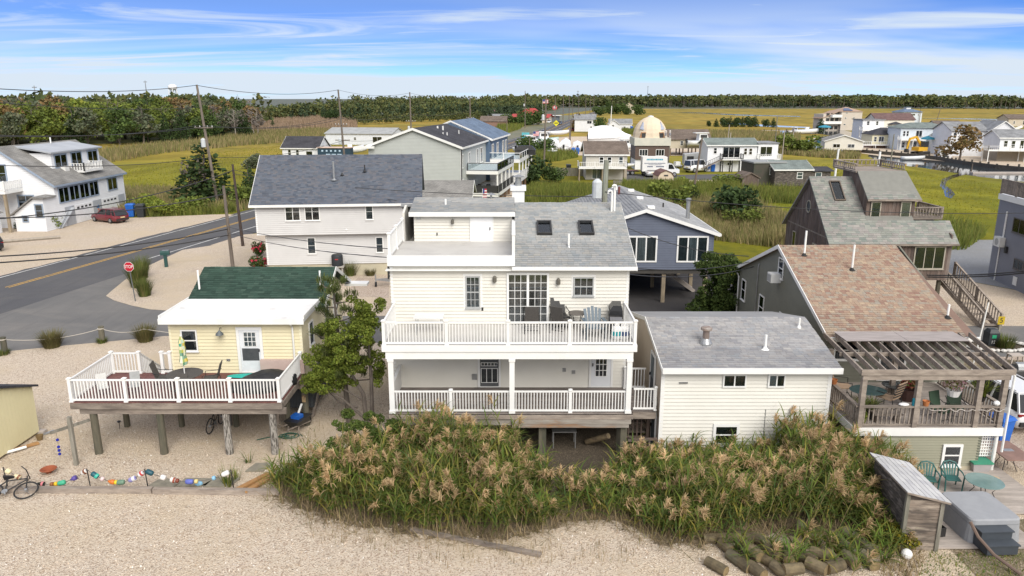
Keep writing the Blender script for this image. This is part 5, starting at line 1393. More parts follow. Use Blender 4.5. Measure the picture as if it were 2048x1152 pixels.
 for x in(DX0+.18,15.9):inst(po,'pergola_post',T,TR(x,29.4,ZD,0,1,1,PZ-ZD-.2))
 MB().box(DX0+.0,DY0-.02,PZ-.14,DX1+.12,DY0+.03,PZ+.08).build('pergola_fascia',WOOD,T)
 MB().box(DX0+.1,DY0+.031,PZ-.34,DX1+.0,DY0+.15,PZ-.145).build('pergola_beam',WOOD,T)
 MB().box(DX0+.03,28.25,PZ-.10,DX1+.3,28.31,PZ+.06).build('blocking',WOOD,T)
 n=14
 for i in range(n):
  t=i/(n-1);xa,xb=DX0+.03+t*(DX1+.08-DX0),13.35+t*(19.55-13.35)
  MB().bar((xa,DY0+.032,PZ-.02),(xb,30.6,PZ+.06),.05 if 0<i<n-1 else.07,.20).build('rafter',WOOD,T)
 for i in range(2):MB().box(13.75+i*2.55,29.35,PZ+.17,13.75+i*2.55+2.53,30.62,PZ+.19).build('plywood_sheet',pm('grey_plywood',(.36,.32,.31),(.28,.25,.24),scale=2,stretch=(.6,3,1),rough=.85,dirt=(.2,.17,.16),dirt_lo=.55),T)
 window(T,(14.0,YF-.026,2.9),FX,FN,1.1,.9,rows=2,back=DARK,fw=.06)
 window(T,(16.0,YF-.026,1.95),FX,FN,1.2,1.9,cols=2,back=DARK,fw=.09,sill=False,name='patio_door')
 m=MB()
 for i in range(7):m.box(17.98+i*.09,26.5,.55,18.02+i*.09,26.52,1.5)
 for i in range(8):m.box(17.98,26.48,.58+i*.125,18.58,26.498,.62+i*.125)
 m.build('lattice',VINYL,T)
 return T
olive_house()
# - pale grey house with the slate roof, behind left
def slate_house():
 T=thing('slate_roofed_house','pale grey overhanging house with a wide slate coloured roof beside the road','house',(-20.0,58.1,0),R(5.4))
 SID=sidingfar('pale_grey_siding',(.565,.56,.555),.15);SID2=pm('pale_grey_boards',(.565,.56,.555),(.53,.525,.52),scale=.8)
 Wd,Dp=12.6,9.2
 W=MB().box(0,0,3.5,Wd,Dp,6.0).box(.5,.5,1.0,Wd-.2,Dp-.3,3.499)
 for x in(0,Wd-.1):W.prism([(x,0,6.001),(x,Dp,6.001),(x,Dp/2,9.3)],(.1,0,0))
 W=W.build('wall',SID,T)
 siding(W,(0,0),(Wd,0),3.5,6.0,SID2,.155);siding(W,(.5,.5),(Wd-.2,.5),1.0,3.45,SID2,.155)
 MB().box(.55,.55,-.1,Wd-.25,Dp-.35,.999).build('foundation',BEIGEC,T)
 MB().box(-.02,-.03,3.5,.1,-.001,6.0).box(.48,.47,1.0,.6,.499,3.5).build('corner_trim',VINYL,T)
 e0=Vector((-.35,-.35,5.92));sl=Vector((0,Dp/2+.35,3.46));S=sl.length;sv=sl/S
 r=slab([e0,(Wd+.35,e0.y,e0.z),(Wd+.35,Dp/2,9.38),(-.35,Dp/2,9.38)],.14).build('roof',pm('slate_felt',(.06,.07,.09)),T)
 shingles(r,e0,(1,0,0),sv,Wd+.7,S,SH_SLATE,.28,.16,300,7,.03)
 slab([(-.35,Dp/2+.01,9.38),(Wd+.35,Dp/2+.01,9.38),(Wd+.35,Dp+.35,5.92),(-.35,Dp+.35,5.92)],.14).build('rear_roof',SH_SLATE,T)
 MB().box(-.4,-.44,5.74,Wd+.4,-.352,5.93).build('gutter',TRIM,T)
 MB().prism([(-.385,-.35,5.95),(-.385,Dp/2,9.41),(-.385,Dp+.35,5.95),(-.385,Dp+.35,5.75),(-.385,Dp/2,9.2),(-.385,-.35,5.75)],(.033,0,0)).build('rake_board',VINYL,T)
 window(T,(2.25,-.026,4.62),FX,FN,1.18,1.4,cols=2,grid=(1,2),back=DARK,fw=.07);window(T,(3.75,-.026,4.62),FX,FN,1.18,1.4,cols=2,grid=(1,2),back=DARK,fw=.07)
 window(T,(8.45,-.026,4.62),FX,FN,.62,1.3,grid=(1,2),back=BLIND,fw=.07)
 window(T,(3.7,.474,1.85),FX,FN,.68,1.35,grid=(1,2),back=BLIND,fw=.07);window(T,(9.1,.474,1.85),FX,FN,.62,1.3,grid=(1,2),back=BLIND,fw=.07)
 for x,y,z,h,m_ in((5.9,2.0,7.6,1.5,GREYP),(6.5,2.4,7.95,.2,BLACK),(8.3,2.7,8.2,.55,BLACK)):
  pipe_vent(T,x,y,z-.05,h,.09 if h>1 else.05,m_,basemat=m_)
 MB().lathe([(.06,-.05),(.1,0),(.06,.04)],(6.9,-.03,3.85),8,axis='Y').build('wall_vent',VINYL,T)
 MB().box(5.7,.42,1.3,5.95,.474,1.55).build('disconnect_box',GREYP,T)
 MB().box(9.9,.5,.25,10.35,.549,.6).build('crawl_vent',VINYL,T)
 return T
slate_house()
def ac_unit(x,y,rz):
 T=thing('air_conditioner','dark cube shaped air conditioner on a bracket at the wall of the slate roofed house','air conditioner',(x,y,.95),rz)
 MB().box(-.55,-.5,-.08,.55,.45,0).build('pad',CONC,T)
 m=MB();m.lathe([(.40,0.002),(.43,.04),(.43,.82),(.40,.9)],n=20)
 b=m.build('casing',pm('charcoal_casing',(.035,.045,.055),(.028,.036,.045)),T,True)
 MB().lathe([(.36,.905),(.36,.93),(.1,.95)],n=18).build('fan_guard',BLACK,T)
 g=MB()
 for i in range(24):
  a=i*PI/12;g.box(-.012,-.012,.06,.012,.012,.85);g.move(Matrix.Translation((.435*math.cos(a),.435*math.sin(a),0)),len(g.v)-8)
 g.build('coil_guard',BLACK,T)
 MB().box(-.12,-.449,.55,.12,-.435,.62).build('badge',pm('red_badge',(.5,.04,.04)),T)
 for x_ in(-.4,.4):MB().box(x_-.05,-.4,-.97,x_+.05,.4,-.085).build('support',CONC,T)
ac_unit(-13.98,58.7,R(5.4))
# - slate blue house on piles, behind right
def blue_house():
 T=thing('blue_pile_house','slate blue gabled house raised on timber piles over dark paving','house',(9.1,50.8,0),R(-.6))
 SB=sidingfar('slate_blue_siding',(.10,.118,.165),.17);SB2=pm('slate_blue_boards',(.105,.125,.175),(.09,.105,.15),scale=.8)
 hw,Dp,Z0,ZE,ZR=4.75,14.0,2.42,5.0,6.55
 W=MB().box(-hw,0,Z0,hw,Dp,ZE)
 for y in(0,Dp-.1):W.prism([(-hw,y,ZE+.001),(hw,y,ZE+.001),(0,y,ZR-.05)],(0,.1,0))
 W=W.build('wall',SB,T)
 def lim(z):
  if z<ZE:return(0,1)
  t=(z-ZE)/(ZR-ZE)*.5;return(t,1-t)
 siding(W,(-hw,0),(hw,0),Z0,ZR-.1,SB2,.17,lim)
 RS=shinglefar('light_grey_shingle',(.33,.335,.34),(.27,.275,.285),(.20,.20,.21),.35,.17)
 s=(ZR-ZE)/hw;o=.35
 r=MB().prism([(-hw-o,-.3,ZE-s*o+.1),(0,-.3,ZR+.1),(0,Dp+.3,ZR+.1),(-hw-o,Dp+.3,ZE-s*o+.1)],(0,0,-.13))
 r.prism([(hw+o,-.3,ZE-s*o+.1),(hw+o,Dp+.3,ZE-s*o+.1),(.004,Dp+.3,ZR+.1),(.004,-.3,ZR+.1)],(0,0,-.13));ro=r.build('roof',RS,T)
 u=Vector((0,1,0));vv=Vector((-(hw+o),0,ZR-ZE+s*o));S=vv.length
 shingles(ro,(hw+o,-.3,ZE-s*o+.1),(0,1,0),vv,Dp+.6,S,rampmat('pale_grey_shingle',[(.33,.335,.34),(.29,.295,.30),(.36,.36,.36),(.26,.265,.275)],val=.12),.5,.22,300,12)
 vv2=Vector((hw+o,0,ZR-ZE+s*o))
 shingles(ro,(-hw-o,-.3,ZE-s*o+.1),(0,1,0),vv2,Dp+.6,S,MATS['pale_grey_shingle'],.5,.22,0,13)
 MB().prism([(-hw-o,-.335,ZE-s*o+.13),(0,-.335,ZR+.13),(hw+o,-.335,ZE-s*o+.13),(hw+o,-.335,ZE-s*o-.1),(0,-.335,ZR-.1),(-hw-o,-.335,ZE-s*o-.1)],(0,.033,0)).build('rake_board',VINYL,T)
 MB().box(hw+o+.002,-.3,ZE-s*o-.06,hw+o+.1,Dp+.3,ZE-s*o+.09).build('gutter',TRIM,T)
 window(T,(-.95-.35,-.026,2.95),FX,FN,2.2,1.85,cols=3,backcols=[BLIND,SHEER,BLIND],fw=.11,mw=.09,sill=False);window(T,(2.25,-.026,2.95),FX,FN,2.15,1.85,cols=3,backcols=[BLIND,SHEER,BLIND],fw=.11,mw=.09,sill=False)
 MB().box(hw-.1,-.03,Z0,hw+.02,-.001,ZE).build('corner_trim',SB2,T)
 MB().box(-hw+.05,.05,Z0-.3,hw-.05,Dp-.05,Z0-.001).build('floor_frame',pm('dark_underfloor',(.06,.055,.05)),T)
 pl=MB().box(-.13,-.13,0,.13,.13,1).mesh('pile',pm('tan_pile',(.33,.27,.19),(.22,.18,.13),scale=4,stretch=(2,2,.4),rough=.9))
 for x in(-4.4,-1.5,1.5,4.4):
  for y in(.3,4.6,9,13.4):inst(pl,'pile',T,TR(x,y,-.1,0,1,1,Z0-.2))
 pp=MB().lathe([(.2,0),(.14,.3),(.14,1.5),(.2,1.6),(.2,1.75),(.03,1.8)],(3.6,3.2,5.2),12).build('flue_pipe',GREYP,T)
 MB().lathe([(.09,0),(.09,.7),(.12,.72),(.02,.78)],(-.6,9.5,6.3),8).build('red_vent',pm('dark_red_vent',(.18,.05,.04)),T)
 for x,y,h in((2.4,6.4,.4),):MB().cyl((x,y,5.75),(x,y,5.8+h),.06).build('vent_pipe',BLACK,T)
 for x,y in((.35,1.2),(.35,6.3),(.35,11.0)):MB().box(x,y,ZR-.08,x+.5,y+.5,ZR+.12).build('box_vent',VINYL,T)
 for i in range(9):MB().box(1.6+i*.3,3.2,Z0-.35-i*.24,1.95+i*.3,4.1,Z0-.29-i*.24).build('stair_tread',PALEDECK,T)
 for y in(3.15,4.12):MB().bar((1.6,y,Z0-.4),(4.4,y,.05),.05,.25).build('stringer',PALEDECK,T)
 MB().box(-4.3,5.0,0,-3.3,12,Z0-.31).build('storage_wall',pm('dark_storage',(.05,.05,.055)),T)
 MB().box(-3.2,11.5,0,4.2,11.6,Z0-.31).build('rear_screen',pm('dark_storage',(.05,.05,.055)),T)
blue_house()
# - weathered brown house, back right
def brown_house():
 T=thing('weathered_house','dark weathered timber house with a steep roof, dormer and roof deck','house',(21,48.6,0),worldco=True)
 XL,XR,YF,YB,YR,Z0,ZE,ZR=21.0,29.0,48.6,56.8,52.7,2.2,4.95,8.65
 W=MB().box(XL,YF,Z0,XR,YB,ZE)
 for x in(XL,):W.prism([(x,YF,ZE+.001),(x,YB,ZE+.001),(x,YR,ZR-.05)],(.1,0,0))
 W.prism([(XR-.1,YF,ZE+.001),(XR-.1,YB,ZE+.001),(XR-.1,YB,ZE+.6),(XR-.1,YR,6.2),(XR-.1,YF,ZE+.3)],(.1,0,0))
 W=W.build('wall',BROWNW,T)
 ub=ubox(BROWNW)
 for i in range(33):
  inst(ub,'siding_board',W,TR(XL+.12+i*.243,YF-.012,Z0,0,.23,.02,ZE-Z0))
 for i in range(33):
  y=YF+.12+i*.248;top=ZE+(ZR-ZE)*(1-abs(y-YR)/(YR-YF))-.15
  inst(ub,'siding_board',W,TR(XL-.012,y,Z0,0,.02,.235,max(.3,top-Z0)))
 e0=Vector((XL-.25,YF-.3,ZE-.25));sl=Vector((0,YR-e0.y,ZR-e0.z));S=sl.length;sv=sl/S
 r=slab([e0,(XR+.3,e0.y,e0.z),tuple(Vector((XR+.3,e0.y,e0.z))+sv*1.95),tuple(Vector((26.9,e0.y,e0.z))+sv*1.95),(26.9,YR,ZR),(e0.x,YR,ZR)],.12).build('roof',pm('faded_felt',(.2,.2,.18)),T)
 shingles(r,e0,(1,0,0),sv,XR+.3-e0.x,1.95,SH_OLD,.36,.17,300,21)
 shingles(r,e0+sv*1.95,(1,0,0),sv,3.0,S-1.95,SH_OLD,.36,.17,0,22)
 slab([(e0.x,YR+.01,ZR),(26.9,YR+.01,ZR),(26.9,YB+.3,ZE-.25),(e0.x,YB+.3,ZE-.25)],.12).build('rear_roof',SH_OLD,T)
 MB().box(e0.x,e0.y-.06,e0.z-.12,XR+.3,e0.y-.002,e0.z+.0).build('gutter',WOOD,T)
 nn=Vector((1,0,0)).cross(sv);q=e0+sv*(S*.62)
 window(T,(22.0,q.y,q.z+.02),(1,0,0),nn,.75,1.75,fm=pm('bronze_frame',(.14,.11,.085)),fw=.06,back=pm('skylight_blue',(.06,.10,.15)),v=sv,out=.12,sill=False,name='skylight')
 DX0,DX1,DY,DZ=23.75,27.0,50.1,7.55
 D_=MB().box(DX0,DY,5.6,DX1,54.2,DZ).prism([(DX0,DY,DZ+.001),(DX0,54.2,DZ+.001),(DX0,54.2,9.1),(DX0,51.9,9.1)],(.1,0,0)).prism([(DX1-.1,DY,DZ+.001),(DX1-.1,54.2,DZ+.001),(DX1-.1,54.2,9.1),(DX1-.1,51.9,9.1)],(.1,0,0)).build('dormer_wall',BROWNW,T)
 for i in range(13):inst(ub,'siding_board',D_,TR(DX0+.13+i*.248,DY-.012,5.6,0,.235,.02,DZ-5.62))
 d0=Vector((DX0-.05,DY-.25,DZ-.12));dl=Vector((0,2.0,1.62));DS=dl.length;dv=dl/DS
 dr=slab([d0,(DX1+.3,d0.y,d0.z),(DX1+.05,51.85,9.12),(DX0-.05,51.85,9.12)],.1).build('dormer_roof',pm('faded_felt',(.2,.2,.18)),T)
 shingles(dr,d0,(1,0,0),dv,DX1+.1-DX0,DS,SH_OLD,.36,.17,150,23)
 MB().box(d0.x,d0.y-.05,d0.z-.12,DX1+.3,d0.y-.002,d0.z).build('dormer_trim',WOOD,T)
 MB().box(23.6,51.86,9.0,DX1+.05,55.6,9.12).build('roof_deck',WOOD,T)
 rk=dict(sp=.3,pw=.12,bw=.06,cap=False,topw=.16)
 railing(T,(23.6,55.5,9.12),(DX1,55.5,9.12),.5,WOOD,posts=(0,.5,1),**rk)
 railing(T,(DX1,51.95,9.12),(DX1,55.5,9.12),.5,WOOD,posts=(.5,),**rk)
 railing(T,(23.6,51.9,9.12),(23.6,55.5,9.12),.5,WOOD,posts=(.5,),**rk)
 fr_=pm('cream_frame',(.40,.36,.29),(.33,.3,.25))
 window(T,(24.05,DY-.026,6.15),FX,FN,.68,1.1,fm=fr_,back=BLIND,fw=.07,sill=False)
 window(T,(26.05,DY-.026,6.15),FX,FN,.68,1.1,fm=fr_,back=pm('cream_blind',(.55,.5,.4)),fw=.07,sill=False)
 window(T,(26.55,YF-.026,2.95),FX,FN,2.05,1.55,fm=fr_,cols=3,back=pm('smoky_glass',(.05,.055,.06)),fw=.08,sill=True)
 window(T,(21.6,YF-.026,3.4),FX,FN,1.3,1.1,fm=fr_,cols=2,back=DARK,fw=.07,sill=False)
 window(T,(XL-.03,55.2,3.1),(0,-1,0),(-1,0,0),.6,1.3,fm=fr_,back=DARK,fw=.06,sill=False)
 window(T,(XL-.03,51.4,3.0),(0,-1,0),(-1,0,0),1.3,1.2,fm=fr_,cols=2,back=DARK,fw=.06,sill=False)
 rwm=MB()
 for i in range(16):
  a,b=i*PI/8,(i+1)*PI/8
  rwm.bar((XL-.05,52.75+.36*math.cos(a),6.55+.42*math.sin(a)),(XL-.05,52.75+.36*math.cos(b),6.55+.42*math.sin(b)),.06,.07)
 ro=rwm.build('round_window',fr_,T)
 MB().lathe([(.34,-.01),(.34,.01)],(XL-.03,52.75,6.55),18,axis='X').build('pane',pm('smoky_glass',(.05,.055,.06)),ro)
 MB().box(XL-.03,YF,ZE-.06,XL-.024,YB,ZE+.04).build('belt_board',WOOD,T)
 MB().box(27.0,50.3,6.0,29.1,53.5,6.14).build('balcony',WOOD,T)
 railing(T,(27.05,50.35,6.14),(29.05,50.35,6.14),.7,WOOD,sp=.2,posts=(0,1),pw=.12,bw=.07,cap=False,topw=.16)
 railing(T,(29.05,50.35,6.14),(29.05,53.4,6.14),.7,WOOD,sp=.2,posts=(1,),pw=.12,bw=.07,cap=False,topw=.16)
 railing(T,(27.05,53.4,6.14),(29.05,53.4,6.14),.7,WOOD,sp=.2,posts=(),pw=.12,bw=.07,cap=False,topw=.16)
 for x in(29.1,30.2):railing(T,(x,49.9,Z0),(x+.35,44.9,.0),.95,WOOD,sp=.25,posts=(0,.5,1),pw=.13,bw=.06,cap=False,topw=.12)
 for i in range(10):MB().box(29.12+i*.035,49.9-i*.5-.3,Z0-.22-i*.21,30.16+i*.035,49.9-i*.5,Z0-.16-i*.21).build('stair_tread',WOOD,T)
 MB().bar((29.12,49.9,Z0-.2),(29.47,44.9,-.1),.06,.28).bar((30.17,49.9,Z0-.2),(30.52,44.9,-.1),.06,.28).build('stringer',WOOD,T)
 MB().box(28.9,49.6,Z0-.15,30.3,52,Z0).build('stair_landing',WOOD,T)
 pl=MB().cyl((0,0,0),(0,0,1),.15,n=8).mesh('pile',PILE)
 for x in(21.4,24,26.5,28.7):
  for y in(49,52.5,56.4):inst(pl,'pile',T,TR(x,y,-.1,0,1,1,Z0+.1))
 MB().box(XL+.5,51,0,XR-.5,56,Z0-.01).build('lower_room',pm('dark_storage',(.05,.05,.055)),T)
 MB().box(26.6,48.9,.1,27.6,48.95,1.9).build('lower_door',fr_,T)
brown_house()
# - violet grey house at the right edge
def grey_edge_house():
 T=thing('grey_edge_house','blue grey sided house cut off by the right edge behind the sand lot','house',(38.4,58.9,0),R(-7.5))
 S_=pm('violet_grey_siding',(.20,.205,.235),(.18,.185,.215),scale=.8)
 W=MB().box(0,-9,-.1,9,0,6.25).build('wall',S_,T)
 siding(W,(0,0),(0,-9),0,6.2,S_,.20);siding(W,(0,-9),(9,-9),0,6.2,S_,.20)
 MB().box(-.12,-9.12,6.26,9.1,.1,6.7).build('deck_band',VINYL,T)
 railing(T,(0,.0,6.7),(0,-9,6.7),1.15,WOOD,sp=.2,posts=(0,.25,.5,.75,1),pw=.13,bw=.14,cap=False,topw=.16)
 MB().tube([(-.06,-1.2,.0),(-.06,-1.2,2.6)],.05,6).build('conduit',WHITEP,T)
 MB().tube([(-.06,-1.5,3.5),(-.06,-1.5,5.5)],.07,6).build('vent_pipe',WHITEP,T)
 a=MB().box(-.45,-1.9,2.75,-.05,-.95,3.5).build('heat_pump',pm('ac_white',(.72,.72,.7)),T)
 MB().lathe([(.27,-.015),(.27,.0)],(-.452,-1.42,3.12),16,axis='X').build('fan_grille',pm('ac_grille',(.36,.37,.37)),a)
 MB().box(-.2,-2.45,2.4,-.03,-2.2,2.9).build('disconnect_box',BLACK,T)
 window(T,(-.03,-2.6,4.1),(0,-1,0),(-1,0,0),1.9,1.15,cols=2,back=BLIND,fw=.08,fm=pm('dark_frame',(.12,.11,.11)))
 window(T,(-.03,-3.6,1.5),(0,-1,0),(-1,0,0),1.4,.8,cols=2,back=DARK,fw=.08,fm=pm('dark_frame',(.12,.11,.11)))
 MB().box(-.06,-4.4,.3,-.026,-3.85,.95).build('access_panel',VINYL,T)
grey_edge_house()
# === middle and far distance
W_WHITE=sidingfar('white_boards',(.74,.75,.77),.2)
W_IVORY=sidingfar('ivory_boards',(.72,.69,.61),.2)
W_TAN=sidingfar('tan_boards',(.52,.46,.36),.2)
W_SAGE=sidingfar('sage_grey_boards',(.43,.45,.43),.18)
W_NAVY=sidingfar('navy_boards',(.075,.12,.19),.18)
W_PALEB=sidingfar('pale_blue_boards',(.60,.66,.72),.2)
W_YEL=sidingfar('soft_yellow_boards',(.70,.65,.45),.2)
W_BROWN=sidingfar('dark_brown_boards',(.10,.065,.05),.2)
R_GREY=shinglefar('mid_grey_roof',(.27,.28,.29),(.22,.225,.235),(.16,.16,.17))
R_DARK=shinglefar('charcoal_roof',(.065,.065,.075),(.05,.05,.058),(.035,.035,.04))
R_BLUE=shinglefar('blue_grey_roof',(.15,.20,.28),(.12,.165,.24),(.09,.12,.17))
R_BROWN=shinglefar('brown_roof',(.18,.145,.12),(.14,.11,.092),(.09,.07,.06))
R_MAROON=shinglefar('plum_roof',(.17,.11,.105),(.14,.09,.086),(.1,.06,.06))
R_OLD=shinglefar('streaked_grey_roof',(.26,.25,.235),(.20,.195,.185),(.14,.14,.135))
R_GREENG=shinglefar('green_grey_roof',(.20,.235,.225),(.165,.195,.19),(.12,.14,.13))
TARP=pm('white_shrink_wrap',(.80,.81,.83),(.72,.73,.75),scale=.9,rough=.35,bump=.4,bscale=1.5,bdist=.15)
GLASSR=glassmat('clear_rail_glass',(.82,.88,.9))
BLUEP=pm('blue_plastic',(.02,.13,.5),(.015,.1,.42),rough=.4)
POLEW=pm('pole_wood',(.19,.16,.135),(.12,.10,.085),scale=4,stretch=(2,2,.3),rough=.95,dirt=(.09,.075,.06),objrand=.15)
ROADRZ=-math.atan2(.207,1)
# - white house with garages at the left edge
def left_house():
 T=thing('white_garage_house','white house with garages, blue trim and a grey flat roofed dormer across the road','house',(-50.0,82,0),R(-1))
 TB=pm('blue_grey_trim',(.27,.33,.42));GR=pm('grey_panel',(.38,.40,.43))
 Wx,Dy,ZE,ZR=-11.5,14.5,4.75,8.7
 W=MB().box(Wx,0,0,0,Dy,ZE)
 for y in(0,Dy-.1):W.prism([(Wx,y,ZE+.001),(0,y,ZE+.001),(Wx/2,y,ZR)],(0,.1,0))
 W.build('wall',W_WHITE,T)
 s=(ZR-ZE)/(-Wx/2);o=.28
 r=MB().prism([(o,-.3,ZE-s*o+.15),(o,Dy+.4,ZE-s*o+.15),(Wx/2,Dy+.4,ZR+.15),(Wx/2,-.3,ZR+.15)],(0,0,-.15))
 r.prism([(Wx-o,-.3,ZE-s*o+.15),(Wx/2-.004,-.3,ZR+.15),(Wx/2-.004,Dy+.4,ZR+.15),(Wx-o,Dy+.4,ZE-s*o+.15)],(0,0,-.15))
 r.build('roof',R_OLD,T)
 MB().prism([(Wx-o,-.34,ZE-s*o+.17),(Wx/2,-.34,ZR+.17),(o,-.34,ZE-s*o+.17),(o,-.34,ZE-s*o-.1),(Wx/2,-.34,ZR-.1),(Wx-o,-.34,ZE-s*o-.1)],(0,.035,0)).box(o+.01,-.3,ZE-s*o-.08,o+.06,Dy+.4,ZE-s*o+.14).build('fascia',TB,T)
 d=MB().box(-5.0,3.3,5.4,-1.9,13.0,7.9).build('dormer_wall',W_WHITE,T)
 MB().hexa([(-5.9,2.9,8.6),(-1.6,2.9,7.9),(-1.6,13.4,7.9),(-5.9,13.4,8.6),(-5.9,2.9,8.78),(-1.6,2.9,8.06),(-1.6,13.4,8.06),(-5.9,13.4,8.78)]).build('dormer_roof',pm('grey_membrane',(.40,.42,.45),(.33,.35,.38),scale=.5),T)
 rf=lambda y,z,w,h,c=2,x=0.0,b=None:window(T,(x+.01,y,z),(0,1,0),(1,0,0),w,h,fm=TB,cols=c,rows=1,back=b or DARK,fw=.14,mw=.12,sill=False)
 rf(3.8,6.15,2.4,1.6,2,-1.9,SHEER);rf(10.4,6.15,2.2,1.6,2,-1.9,SHEER);rf(7.0,6.0,2.2,1.8,2,-1.9)
 rf(.6,2.6,1.95,1.8);rf(2.6,2.6,1.95,1.8);rf(4.6,2.6,1.95,1.8);rf(6.6,2.6,1.95,1.8,2,0,SHEER);rf(10.6,2.8,2.2,1.6,2,0,SHEER)
 MB().box(-1.3,4.7,5.75,-1.89,5.5,6.35).build('window_air_conditioner',pm('ac_white',(.72,.72,.7)),T)
 MB().box(-1.89,6.4,5.5,-.1,10.4,5.65).build('dormer_balcony',VINYL,T)
 for a,b in(((-.15,6.45),(-.15,10.35)),((-1.8,6.45),(-.15,6.45)),((-1.8,10.35),(-.15,10.35))):railing(T,(*a,5.65),(*b,5.65),.9,VINYL,sp=.3,posts=(0,1),pw=.12,bw=.08)
 for y in(3.3,8.9):
  g=MB().box(.005,y,.02,.05,y+3.6,2.05).build('garage_door',pm('garage_white',(.76,.77,.78)),T)
  for k in range(4):MB().box(.051,y+.35+k*.8,1.62,.07,y+.8+k*.8,1.84).build('pane',DARK,g)
 for y0,y1 in((1.4,3.2),(7.0,8.8),(12.7,14.2)):MB().box(.005,y0,.0,.04,y1,2.1).build('grey_panel',GR,T)
 cr=MB();cr.prism([(.045,7.5,1.25),(.045,7.9,1.1),(.045,8.35,1.3),(.045,8.0,1.5)],(.03,0,0)).build('anchor_crest',pm('crest_blue',(.06,.16,.33)),T)
 MB().prism([(.045,7.75,.85),(.045,8.15,.85),(.045,8.0,1.08),(.045,7.8,1.08)],(.03,0,0)).build('crest_scroll',pm('crest_red',(.5,.2,.14)),T)
 MB().box(-11,-3.0,4.1,-3.4,-.001,4.45).build('balcony',TRIM,T)
 railing(T,(-11,-2.95,4.45),(-3.45,-2.95,4.45),.95,VINYL,sp=.3,posts=(0,.25,.5,.75,1),pw=.13,bw=.12);railing(T,(-3.45,-2.95,4.45),(-3.45,-.05,4.45),.95,VINYL,sp=.3,posts=(),bw=.12)
 for x in(-10.9,-7.2,-3.6):MB().box(x-.13,-2.9,0,x+.13,-2.64,4.1).build('balcony_post',pm('tan_pile',(.33,.27,.19)),T)
 fw_=lambda x,z,w,h,c=1,b=None:window(T,(x,-.01,z),FX,FN,w,h,fm=TB,cols=c,rows=2,back=b or DARK,fw=.14,sill=False)
 fw_(-5.9,5.0,1.0,2.0);fw_(-4.2,2.1,1.9,1.6,2);fw_(-9.6,2.2,1.4,1.5)
 p=MB().prism([(-3.3,-2.2,0),(.0,-2.2,0),(.0,-2.2,3.6),(-.9,-2.2,3.6),(-3.3,-2.2,1.9)],(0,2.19,0)).build('stair_enclosure',W_WHITE,T)
 MB().prism([(.2,-2.5,3.65),(-1.0,-2.5,3.75),(-3.6,-2.5,1.85),(-3.6,-2.5,1.7),(-1.0,-2.5,3.58),(.2,-2.5,3.5)],(0,2.45,0)).build('enclosure_roof',R_OLD,T)
 window(T,(-1.0,-2.21,1.5),FX,FN,.95,1.5,fm=TB,rows=2,fw=.13,sill=False);window(T,(-2.5,-2.21,1.0),FX,FN,.7,.75,fm=TB,rows=2,fw=.12,sill=False)
 MB().box(-7.2,-4.6,0,-4.4,-2.9,2.1).build('entry_porch',W_WHITE,T)
 MB().prism([(-7.4,-4.8,2.1),(-4.2,-4.8,2.1),(-5.8,-4.8,2.75)],(0,2.3,0)).build('entry_roof',R_OLD,T)
 door(T,(-6.6,-4.62,.05),FX,FN,1.1,1.85,VINYL,pm('garage_white',(.76,.77,.78)),screens=((.25,.7,.85,1.6,DARK),))
 MB().bar((.3,-.6,.05),(.3,1.4,1.7),.1,.1).bar((.05,-.2,0),(.05,2.6,1.9),.7,.12).build('stair_soffit',GR,T)
 MB().cyl((Wx/2+.5,9,ZR),(Wx/2+.5,9,ZR+.7),.08).build('vent_pipe',WHITEP,T)
left_house()
